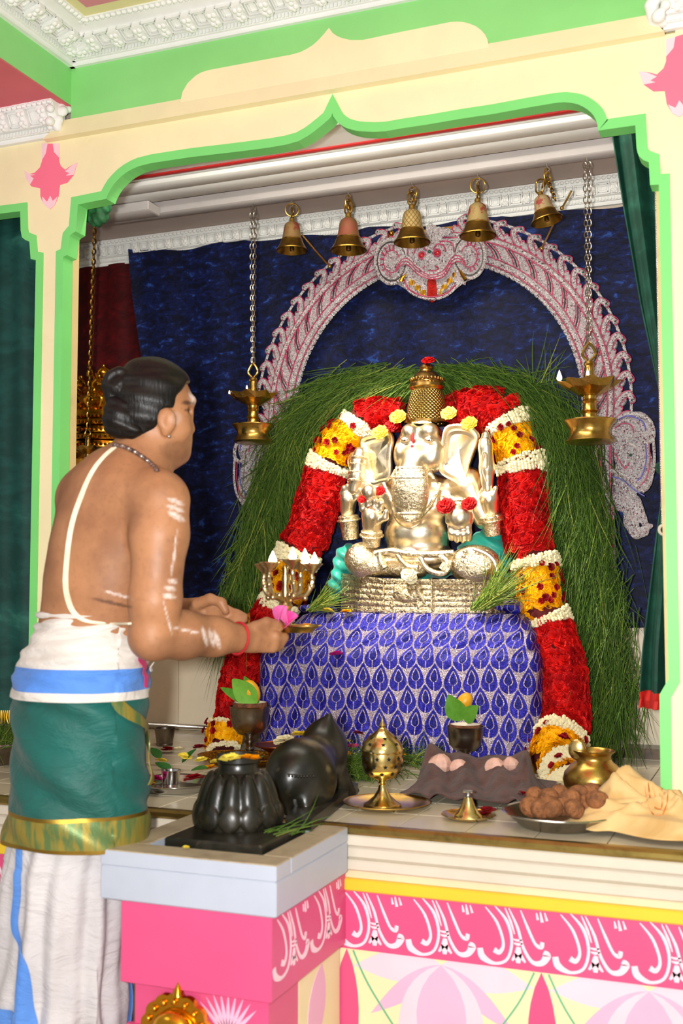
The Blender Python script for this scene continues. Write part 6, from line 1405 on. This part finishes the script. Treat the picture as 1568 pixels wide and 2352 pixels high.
# golden boss on the pedestal foot
k = PY(405, 2372, -.33); gb = thing('golden_boss', 'scalloped golden lion boss fixed to the pink pedestal foot', 'ornament', (k[0], -.33, k[2] - .07))
sc_ = [(.072 + .005 * abs(math.sin(a * 7))) for a in np.linspace(0, 2 * PI, 84, endpoint=False)]
mk('boss_plate', prism([(r * math.cos(a), r * math.sin(a)) for r, a in zip(sc_, np.linspace(0, 2 * PI, 84, endpoint=False))], -.3235, -.338, lambda a, b, d: (k[0] + a, d, k[2] + b)), M['gold'], gb, smooth=False)
s = SDF(); s.add(s_ell((k[0], -.345, k[2]), (.048, .03, .048))).add(s_ell((k[0], -.37, k[2] - .01), (.02, .02, .016)), .01).add(s_ell((k[0] - .018, -.36, k[2] + .016), (.011, .01, .01)), .006).add(s_ell((k[0] + .018, -.36, k[2] + .016), (.011, .01, .01)), .006)
mk('boss_face', s.mesh(.0035), M['gold'], gb)
for i in range(16): a = 2 * PI * i / 16; mk('boss_bead', mv(ball(.0065, 8, 6), (k[0] + .061 * math.cos(a), -.34, k[2] + .061 * math.sin(a))), M['gold'], gb)
mk('boss_tip', mv(lathe([(.012, 0), (.008, .012), (0, .026)], 10), (k[0] + .004, -.332, k[2] + .072)), M['gold'], gb)
# ================================================================ the priest
RT = RX * .64 - A_H * .77; FT = RX * .77 + A_H * .64; UPV = np.array([0, 0, 1.0]); BA = (RT, FT, UPV)
FH = unit(RX * .93 + A_H * .36); RH = unit(RX * .36 - A_H * .93); HA = (RH, FH, UPV)
DP = 2.40
def skin():
    m = MT('brown_skin'); a = m.noise(9, 5, .6); b = m.noise(90, 3, .6); at = m.attr('paint'); sp = m.new('SeparateColor'); m.t.links.new(at.outputs['Color'], sp.inputs[0])
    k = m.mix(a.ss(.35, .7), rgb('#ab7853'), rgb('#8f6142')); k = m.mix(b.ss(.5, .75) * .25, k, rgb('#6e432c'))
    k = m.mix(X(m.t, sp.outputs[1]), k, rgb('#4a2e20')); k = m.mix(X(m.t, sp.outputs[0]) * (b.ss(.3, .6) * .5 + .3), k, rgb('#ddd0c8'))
    m.set('Base Color', k).set('Roughness', .5).set('Subsurface Weight', .08).set('Subsurface Radius', (.01, .004, .002)).set('Specular IOR Level', .4); return m.bump(b, .06, .002).m
M['skin'] = skin()
s = SDF()
EB = lambda x, y, D, r, ax=BA: s_ell(PD(x, y, D), r, ax)
s.add(EB(262, 1190, 2.405, (.15, .105, .15))).add(s_cap(PD(195, 1140, 2.48), PD(352, 1145, 2.30), .056, .062), .05).add(EB(295, 1085, 2.41, (.085, .065, .055)), .04)
s.add(EB(240, 1300, 2.405, (.143, .115, .14)), .05).add(EB(240, 1380, 2.42, (.132, .12, .11)), .05).add(EB(205, 1490, 2.41, (.125, .11, .12)), .05).add(EB(180, 1600, 2.40, (.135, .115, .13)), .05)
s.add(EB(215, 1220, 2.375, (.075, .06, .09)), .03).add(EB(300, 1210, 2.33, (.06, .05, .09)), .03)
# right arm, nearest the camera
s.chain([PD(368, 1150, 2.275), PD(366, 1230, 2.255), PD(356, 1380, 2.235), PD(350, 1462, 2.24)], [.060, .056, .050, .044], .02)
s.chain([PD(350, 1462, 2.24), PD(420, 1458, 2.29), PD(490, 1462, 2.35), PD(548, 1466, 2.40)], [.045, .047, .039, .030], .02)
# left arm, beyond the body
s.chain([PD(192, 1150, 2.50), PD(215, 1260, 2.61), PD(240, 1385, 2.71)], [.05, .046, .042], .03)
s.chain([PD(240, 1385, 2.71), PD(320, 1398, 2.68), PD(418, 1400, 2.62)], [.043, .04, .027], .02)
# right hand: palm under the plate rim, thumb on top
def finger(pts, rad): s.chain([PD(*p) for p in pts], rad, .006)
s.add(EB(590, 1464, 2.435, (.020, .034, .033), (A_H, RX, UPV)), .014).add(EB(572, 1466, 2.42, (.022, .03, .030), (A_H, RX, UPV)), .014)
finger([(585, 1440, 2.42), (612, 1430, 2.435), (634, 1434, 2.45), (644, 1440, 2.455)], [.013, .0115, .010, .0085])
for i in range(4): finger([(606, 1452 + 12 * i, 2.44), (632 - 2 * i, 1461 + 9 * i, 2.44 + .004 * i), (652 - 5 * i, 1464 + 7 * i, 2.465 + .004 * i), (655 - 7 * i, 1460 + 6 * i, 2.495)], [.0115, .0105, .0098, .0082])
# left hand: open palm turned up
s.add(EB(462, 1403, 2.595, (.017, .040, .031), (A_H, RX, UPV)), .014).add(EB(440, 1400, 2.605, (.02, .03, .025), (A_H, RX, UPV)), .014)
for i in range(4): finger([(486, 1393 + 14 * i, 2.585), (518, 1400 + 14 * i, 2.575 - .006 * i), (545 - 3 * i, 1410 + 12 * i, 2.565 - .006 * i), (566 - 8 * i, 1418 + 10 * i, 2.56 - .006 * i)], [.0115, .0105, .0098, .0082])
finger([(452, 1388, 2.58), (482, 1376, 2.565), (508, 1384, 2.555), (518, 1404, 2.55)], [.0145, .0125, .011, .0088])
# neck and head
s.chain([PD(318, 1085, 2.41), PD(330, 1050, 2.41), PD(348, 1000, 2.42)], [.066, .058, .055], .03)
HD = 2.42
s.add(EB(350, 928, HD, (.070, .086, .092), HA), .02).add(EB(374, 975, HD + .01, (.060, .057, .078), HA), .03).add(EB(393, 1020, HD + .02, (.046, .042, .045), HA), .025).add(s_cap(PD(400, 1046, HD + .02), PD(413, 1044, HD + .027), .024, .02), .015)
s.add(EB(433, 922, HD + .03, (.035, .015, .012), HA), .01).add(s_cap(PD(430, 950, HD + .032), PD(435, 985, HD + .036), .008, .0125), .005).add(s_cap(PD(429, 991, HD + .014), PD(431, 991, HD + .055), .009, .009), .008)
s.add(EB(425, 1008, HD + .032, (.02, .012, .0065), HA), .004).add(EB(424, 1020, HD + .032, (.018, .011, .007), HA), .004).add(EB(405, 985, HD - .03, (.02, .03, .025), HA), .02)
s.cut(EB(432, 944, HD + .0, (.016, .014, .009), HA), .008).add(s_ell(PD(421, 945, HD + .003), (.0105,) * 3), .003)
# ear
s.add(EB(383, 966, HD - .066, (.011, .020, .026), HA), .008).add(EB(381, 990, HD - .063, (.008, .010, .013), HA), .006).cut(EB(387, 966, HD - .08, (.009, .010, .016), HA), .004)
# legs and feet under the cloth
hipc = PD(165, 1640, 2.41)
for sg in (-1, 1):
    h = hipc + RT * .062 * sg; kn = PD(147, 2150, 2.41) + RT * .058 * sg; an = PD(141, 2470, 2.40) + RT * .062 * sg; an[2] = .075
    s.chain([h, kn, an], [.066, .05, .036], .03); s.chain([an + UPV * -.03, an + FT * .08 - UPV * .04, an + FT * .17 - UPV * .052], [.036, .032, .022], .02)
    for k in range(5): s.add(s_cap(an + FT * .165 + RT * sg * (.024 - .012 * k) * -1 - UPV * .058, an + FT * (.205 - .006 * k) + RT * sg * (.026 - .013 * k) * -1 - UPV * .062, .0105 - .0008 * k, .009 - .0008 * k), .006)
body = s; g = s.mesh(.0047)
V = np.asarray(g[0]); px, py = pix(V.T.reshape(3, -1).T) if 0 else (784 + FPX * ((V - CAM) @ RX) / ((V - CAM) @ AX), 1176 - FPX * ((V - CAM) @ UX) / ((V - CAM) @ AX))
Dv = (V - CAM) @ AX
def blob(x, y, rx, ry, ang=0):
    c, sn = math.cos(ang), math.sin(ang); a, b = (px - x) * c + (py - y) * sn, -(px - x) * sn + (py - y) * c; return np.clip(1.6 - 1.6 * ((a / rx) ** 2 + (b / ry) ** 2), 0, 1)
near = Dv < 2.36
ash = np.zeros(len(V))
for (x, y, rx, ry, an) in ((404, 1152, 24, 6, .35), (403, 1168, 25, 6, .35), (405, 1186, 26, 8, .5), (396, 1335, 14, 6, .1), (391, 1352, 16, 6, .1), (389, 1370, 18, 7, .1), (400, 1270, 3, 60, .12), (470, 1462, 6, 26, -.25), (485, 1464, 6, 26, -.25), (498, 1470, 7, 26, -.3), (385, 1420, 3, 45, -.25), (430, 1448, 40, 3, .2)): ash = np.maximum(ash, blob(x, y, rx, ry, an) * near)
ash = np.maximum(ash, blob(270, 1366, 40, 3.5, .28) * (Dv < 2.45)) ; ash = np.maximum(ash, blob(447, 905, 16, 26, 0) * .9)
ash = np.maximum(ash, blob(405, 960, 16, 18) * .25)
dark = np.maximum(blob(255, 1300, 70, 70) * .16 * (Dv < 2.45), blob(405, 1035, 40, 28) * .35); dark = np.maximum(dark, blob(420, 1490, 90, 40) * .35 * near); dark = np.maximum(dark, blob(258, 1385, 55, 5, .22) * .8 * (Dv < 2.45)); dark = np.maximum(dark, blob(431, 942, 9, 5) * .8)  # stubble, eye and skin tone, plus shade painted into the waist fold
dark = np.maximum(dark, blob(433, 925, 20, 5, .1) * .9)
hu = .0
pr_ = thing('person', 'bare backed man in a green and white wrap offering a lamp plate to the idol', 'person', (hipc[0], hipc[1], 0))
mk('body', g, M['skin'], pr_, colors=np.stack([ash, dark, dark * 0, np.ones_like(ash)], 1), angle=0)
# hair
def hair_mat():
    m = MT('black_oiled_hair'); n = m.noise(22, 3, .6, stretch=(1, 1, 6)); f = m.noise(160, 3, .6, stretch=(1, 1, .12))
    m.set('Base Color', m.mix(n.ss(.4, .7), rgb('#080605'), rgb('#1a1410'))).set('Roughness', .42).set('Specular IOR Level', .3); return m.bump(f, .45, .004).m
M['hair'] = hair_mat()
s = SDF(); s.add(EB(350, 924, HD, (.078, .093, .100), HA)).add(EB(318, 975, HD, (.068, .055, .052), HA), .03).cut(EB(452, 1012, HD, (.4, .071, .127), HA), .008).cut(EB(384, 1000, HD - .05, (.05, .022, .055), HA), .01)
s.cut(EB(345, 1085, HD, (.3, .06, .07), HA), .02)
mk('hair', s.mesh(.0042, lambda p: .0016 * np.sin(((p - PD(345, 920, HD)) @ FH) * 30 + ((p - PD(345, 920, HD)) @ UPV) * 150)), M['hair'], pr_, angle=0)
bc = PD(276, 893, HD - .035); k = SDF(); k.add(s_ell(bc, (.033, .033, .034)))
for i, (r, oz) in enumerate(((.026, .006), (.02, -.012))):
    pts = [bc + (RX * math.cos(a) * r + UPV * (math.sin(a) * r + oz)) - A_H * .012 for a in np.linspace(0, 2 * PI, 9)]; k.chain(pts, [.0125] * 9, .004)
mk('hair_bun', k.mesh(.0035, lambda p: .0012 * np.sin(np.arctan2((p - bc) @ UPV, (p - bc) @ RX) * 3 + np.linalg.norm(p - bc, axis=1) * 420)), M['hair'], pr_, angle=0)
k = SDF(); k.chain([PD(272, 935, HD - .045), PD(276, 968, HD - .05), PD(308, 988, HD - .06)], [.028, .032, .02], .02).add(s_ell(PD(294, 955, HD - .03), (.035, .05, .034)), .02)
mk('hair_roll', k.mesh(.0042, lambda p: .0014 * np.sin(((p - bc) @ RX) * 90 + ((p - bc) @ UPV) * 260)), M['hair'], pr_, angle=0)
mk('ear_stud', mv(ball(.004, 10, 7), PD(388, 1002, HD - .077)), M['steel'], pr_)
# sacred thread, beads, bracelet, rings
M['thread'] = pm('cotton_thread', rgb('#e6dcc0'), .8, bump=.3, bscale=300); M['red_thread'] = pm('red_wrist_thread', rgb('#b81822'), .7)
def on(x, y, off=.004, sd=body): return surf(sd, x, y, 2.0, 2.9, off)
tp_ = [(262, 1028), (245, 1042), (222, 1068), (203, 1100), (186, 1140), (170, 1185), (160, 1230), (154, 1280), (150, 1330), (153, 1365), (162, 1395), (174, 1412), (192, 1424), (220, 1430), (262, 1432), (300, 1432)]
P = [on(x, y) for x, y in tp_]; P = [q for q in P if q is not None]
mk('sacred_thread', join(*[tube(smooth_path(P, 5) + RX * o_ + UPV * o2, .0023, 6) for o_, o2 in ((0, 0), (.004, .0005), (-.0035, -.0005))]), M['thread'], pr_)
nk = [on(x, y, .005) for x, y in ((264, 1022), (282, 1025), (300, 1033), (318, 1043), (336, 1056), (350, 1068), (360, 1080))]; nk = [q for q in nk if q is not None]; N_ = smooth_path(nk, 5)
mk('bead_necklace', join(*[mv(ball(.0062, 9, 7, (1, 1, .8)), q) for q in N_[::2]]), pm('brown_beads', rgb('#5a4038'), .3, var=.3, scale=60), pr_, kind='stuff')
mk('necklace_caps', join(*[mv(ball(.0048, 8, 6), q - A_H * .003) for q in N_[1::4]]), M['steel'], pr_, kind='stuff')
w0, w1 = PD(546, 1466, 2.397), PD(556, 1467, 2.406); x, y, z = aim(w1 - w0)
mk('wrist_thread', xf(torus(.0335, .0028, 30, 6), frame(w0, x, z, -y)), M['red_thread'], pr_)
mk('finger_ring', xf(torus(.0118, .0022, 20, 6), frame(PD(520, 1428, 2.564), A_H, RX, UPV)), M['gold'], pr_)
mk('finger_ring', xf(torus(.0118, .0024, 20, 6), frame(PD(571, 1421, 2.56), A_H, RX, UPV)), M['gold'], pr_)
mk('chest_cord', tube(smooth_path([PD(421, 1180, 2.335), PD(418, 1260, 2.345), PD(408, 1340, 2.35), PD(406, 1395, 2.355)], 5), .0024, 6), pm('yellow_cord', rgb('#d8b84a'), .7), pr_)
# ---------------- clothes
def cloth(name, a, b, c, hexc, stain=None, rough=.8, bump_=.15):
    m = MT(name); n = m.noise(5, 4, .6); k = m.mix(n.ss(.3, .7), rgb(a), rgb(b)); wv = m.noise(420, 2, .5)
    if stain: k = m.mix(m.noise(11, 5, .7).ss(.68, .74) * .5, k, rgb(stain))
    cr_ = m.noise(7, 5, .65, stretch=(1.0, 1.0, 2.6), dist=.8)
    m.set('Base Color', k).set('Roughness', rough).set('Sheen Weight', .08); return m.bump(cr_ + wv * .03, .55, .022).m
M['white_cotton'] = cloth('white_cotton', '#ded8d0', '#cfc8c0', 0, 0); M['dhoti'] = cloth('white_dhoti_cotton', '#cfcaca', '#bdb9bb', 0, 0, '#e0b8c8')
M['blue_band'] = cloth('blue_stripe_cotton', '#5a8fdc', '#4a7fcf', 0, 0); M['teal_silk'] = cloth('teal_green_silk', '#055e56', '#034840', 0, 0, None, .62)
def zari():
    m = MT('gold_zari_border'); n = m.noise(60, 4, .6, stretch=(1, 1, .1)); m.set('Base Color', m.mix(n.ss(.4, .6), rgb('#9c8a3a'), rgb('#5f7a48'))).set('Metallic', .35).set('Roughness', .45); return m.bump(m.noise(300, 2, .5), .3, .0015).m
M['zari'] = zari(); M['zari_edge'] = metal('zari_edge', '#b08f3c', .45); M['magenta'] = cloth('magenta_edge', '#d0286c', '#b01e58', 0, 0)
def wrap(rows, foldfn, nu=160, nv=40, D0=2.405):
    """rows: (py, cx px, half width px); rings around the body"""
    R0 = np.array(rows)
    def f(u, v):
        i = v * (len(R0) - 1); p_, cx, hw = [np.interp(i, range(len(R0)), R0[:, k]) for k in range(3)]
        c = PD(cx, p_, D0); A = hw * D0 / FPX / .915; a = 2 * PI * u; d = foldfn(u, v)
        return c + RT * (A + d) * math.cos(a) + FT * (A * .85 + d) * math.sin(a) + UPV * .0
    return f, nu, nv
def wfold(u, v): return .0025 * math.sin(u * 40 + v * 9) + .003 * math.sin(v * 40 + u * 21) * (v < .75) + .002 * math.sin(v * 23 - u * 33)
WR = [(1412, 212, 118), (1450, 206, 131), (1500, 196, 147), (1550, 188, 158), (1598, 182, 161)]
f, nu, nv = wrap(WR, wfold)
def part(v0, v1, f, n, off=0): return grid(lambda u, v: f(u, v0 + (v1 - v0) * v), 160, n, True)
mk('waist_cloth', part(0, .64, f, 26), M['white_cotton'], pr_); mk('blue_stripe', part(.64, .90, f, 10), M['blue_band'], pr_); mk('waist_cloth_hem', part(.90, 1.0, f, 6), M['white_cotton'], pr_)
mk('waist_roll', tube([f(u, 0) + RT * 0 for u in np.linspace(0, 1, 90, endpoint=False)], .007, 8, True), M['white_cotton'], pr_)
def gfold(u, v): return .004 * math.sin(u * 19 + v * 7) * v + .0045 * math.sin(u * 24 - v * 16 + 1) + .003 * math.sin(u * 41 - v * 27) + .003 * math.sin(v * 9)
GR = [(1560, 184, 142), (1630, 184, 153), (1750, 182, 160), (1840, 180, 162), (1925, 177, 164)]
fg, _, _ = wrap(GR, gfold)
mk('green_wrap', part(0, .775, fg, 40), M['teal_silk'], pr_); mk('gold_edge_line', part(.775, .80, fg, 3), M['zari_edge'], pr_); mk('gold_border', part(.80, .975, fg, 10), M['zari'], pr_); mk('gold_hem', part(.975, 1.0, fg, 3), M['zari_edge'], pr_)
def dfold(u, v):
    k = .3 + .7 * v; return k * (.011 * math.sin(u * 2 * PI * 11 + 1.5 * math.sin(v * 3)) + .008 * math.sin(u * 2 * PI * 17 + 2 * v) + .007 * math.sin(v * 17 + u * 30) * (v > .2) + .006 * math.sin(v * 9 - u * 22))
DR = [(1880, 172, 140), (2000, 150, 142), (2200, 142, 148), (2350, 138, 158), (2520, 136, 150)]
fd, _, _ = wrap(DR, dfold)
mk('dhoti', grid(lambda u, v: fd(u, v), 220, 70, True), M['dhoti'], pr_)
def strip(fn, uv, w, off, mm, nm, n=40):
    """band laid on a wrapped cloth along (u,v) waypoints"""
    Q = smooth_path([(a, b, 0) for a, b in uv], 10)[:, :2]; W_ = np.interp(np.linspace(0, 1, len(Q)), np.linspace(0, 1, len(w)), w)
    cen = lambda v: fn(0, v) * .5 + fn(.5, v) * .5
    def g(s_, t):
        i = t * (len(Q) - 1); a = [np.interp(i, range(len(Q)), Q[:, k]) for k in (0, 1)]; u = a[0] + (s_ - .5) * W_[int(round(i))]; p = fn(u, a[1]); c = cen(a[1]); return p + unit((p - c) * (1, 1, 0)) * off
    mk(nm, thick(grid(g, 7, len(Q)), .002), M[mm], pr_)
# u of a screen position: nearest vertex on the camera side
UC = {}
def u_at(fn, x, y):
    if id(fn) not in UC:
        ij = [(i / 120, j / 24) for j in range(25) for i in range(120)]; Q = np.array([fn(*q) for q in ij]); D_ = (Q - CAM) @ AX
        UC[id(fn)] = (np.array(ij), 784 + FPX * ((Q - CAM) @ RX) / D_ + (D_ > 2.43) * 1e5, 1176 - FPX * ((Q - CAM) @ UX) / D_)
    a, qx, qy = UC[id(fn)]; return tuple(a[np.argmin((qx - x) ** 2 + (qy - y) ** 2)])
def uvs(fn, pts):
    o_ = [u_at(fn, *p) for p in pts]; r = [o_[0]]
    for a, b in o_[1:]:
        while a - r[-1][0] > .5: a -= 1
        while a - r[-1][0] < -.5: a += 1
        r.append((a, b))
    return r
strip(fd, uvs(fd, [(46, 1930), (42, 2020), (40, 2120), (45, 2220), (60, 2330), (80, 2420)]), (.02, .02, .022, .03, .05), .004, 'blue_band', 'blue_dhoti_stripe')
strip(fd, uvs(fd, [(20, 2330), (15, 2420), (30, 2500)]), (.06, .09, .09), .005, 'blue_band', 'blue_dhoti_stripe')
strip(fd, uvs(fd, [(284, 2230), (288, 2330), (285, 2450)]), (.02, .03, .03), .006, 'blue_band', 'blue_dhoti_stripe')
strip(fg, uvs(fg, [(262, 1605), (300, 1640), (326, 1690), (336, 1750), (334, 1800)]), (.03, .06, .06, .04, .015), .007, 'zari', 'gold_flap')
strip(f, uvs(f, [(300, 1436), (312, 1470), (322, 1520), (330, 1580)]), (.02, .03, .028, .012), .005, 'magenta', 'magenta_edge')
strip(f, uvs(f, [(322, 1446), (334, 1490), (338, 1540)]), (.02, .03, .02), .008, 'white_cotton', 'waist_cloth_end')
# ================================================================ plate and lamp in his hands
pc = PD(682, 1440, 2.49); hp = thing('brass_plate', 'small brass plate held out in the priest hand', 'plate', pc - (0, 0, .012))
mk('plate_dish', mv(lathe([(0, -.008), (.03, -.008), (.04, 0), (.052, .003), (.053, .001), (.042, -.004), (.034, -.012), (0, -.012)], 44, caps=False), pc), M['brass'], hp)
mk('plate_rim', mv(lathe([(.051, .003), (.053, .005), (.055, .003), (.053, .001)], 44, caps=False), pc), M['brass_bright'], hp)
lb = PD(655, 1418, 2.50); la = thing('five_wick_lamp', 'silvery brass five wick lamp burning on the held plate', 'oil lamp', (lb[0], lb[1], pc[2] - .007)); sx = .00097; M['lamp_silver'] = metal('pale_brass', '#cdb98e', .26, .25)
zb = pc[2] - .007; zz = lambda y: PD(655, y, 2.50)[2]
mk('lamp_foot', mv(lathe([(.02, zb), (.021, zb + .004), (.015, zb + .012), (.012, zz(1400)), (.017, zz(1392)), (.013, zz(1385)), (.018, zz(1380)), (.007, zz(1370))], 24, caps=False), (lb[0], lb[1], 0)), M['lamp_silver'], la)
mk('lamp_stem', mv(lathe([(.007, zz(1372)), (.009, zz(1355)), (.006, zz(1345)), (.009, zz(1330)), (.006, zz(1315)), (.008, zz(1305)), (.005, zz(1298))], 18, caps=False), (lb[0], lb[1], 0)), M['lamp_silver'], la)
cups = [(618, 1296, 2.46), (606, 1300, 2.53), (672, 1290, 2.49), (716, 1300, 2.48), (690, 1297, 2.54)]
for x, y, D in cups:
    c = PD(x, y, D); cu = mk('wick_cup', mv(lathe([(.004, -.03), (.006, -.024), (.004, -.018), (.008, -.012), (.018, -.003), (.0235, .0035), (.025, .003), (.0235, .005), (.016, .0005), (0, -.004)], 24, caps=False), c), M['lamp_silver'], la)
    a = c - (0, 0, .03); b = np.array([lb[0], lb[1], zz(1378)]); m_ = (a + b) / 2 + unit((a - b) * (1, 1, 0)) * .016 - (0, 0, .012)
    mk('lamp_arm', tube(smooth_path([b, m_, a - (0, 0, .008), a], 6), [.005, .006, .0045], 8), M['lamp_silver'], la)
    for q in range(5):
        p = smooth_path([b, m_, a - (0, 0, .008), a], 6)[3 + q * 3]; mk('arm_scroll', mv(ball(.0068, 8, 6), p + (0, 0, .006 * (-1) ** q)), M['lamp_silver'], la)
for x, y, h, D in ((626, 1292, .03, 2.455), (672, 1283, .03, 2.485), (700, 1292, .036, 2.50), (722, 1295, .03, 2.475)):
    c = PD(x, y, D); mk('wick_flame', mv(flame_mesh(h, h * .3), c - (0, 0, .004)), M['flame'], la, angle=0)
pet = mesh('petal', leafg(.05, .021, .35, .5), M['lotus_pink'])
for i, (x, y, d) in enumerate(((640, 1432, (.5, -.3, .7)), (664, 1436, (.2, -.4, .8)), (656, 1438, (.75, -.3, .35)))):
    setleaf(pet, PD(x, y, 2.475), d, (-.2, -.8, .5), ('pale pink lotus petal against the foot of the lamp', 'bright pink lotus petal standing on the plate', 'pink lotus petal lying across the plate')[i], 1.0, name='lotus_petal')['category'] = 'petal'
lay('gold', 704, 1436, 0, 'tiny golden flower at the rim of the held plate', .5, Y=float(PD(704, 1436, 2.49)[1]))
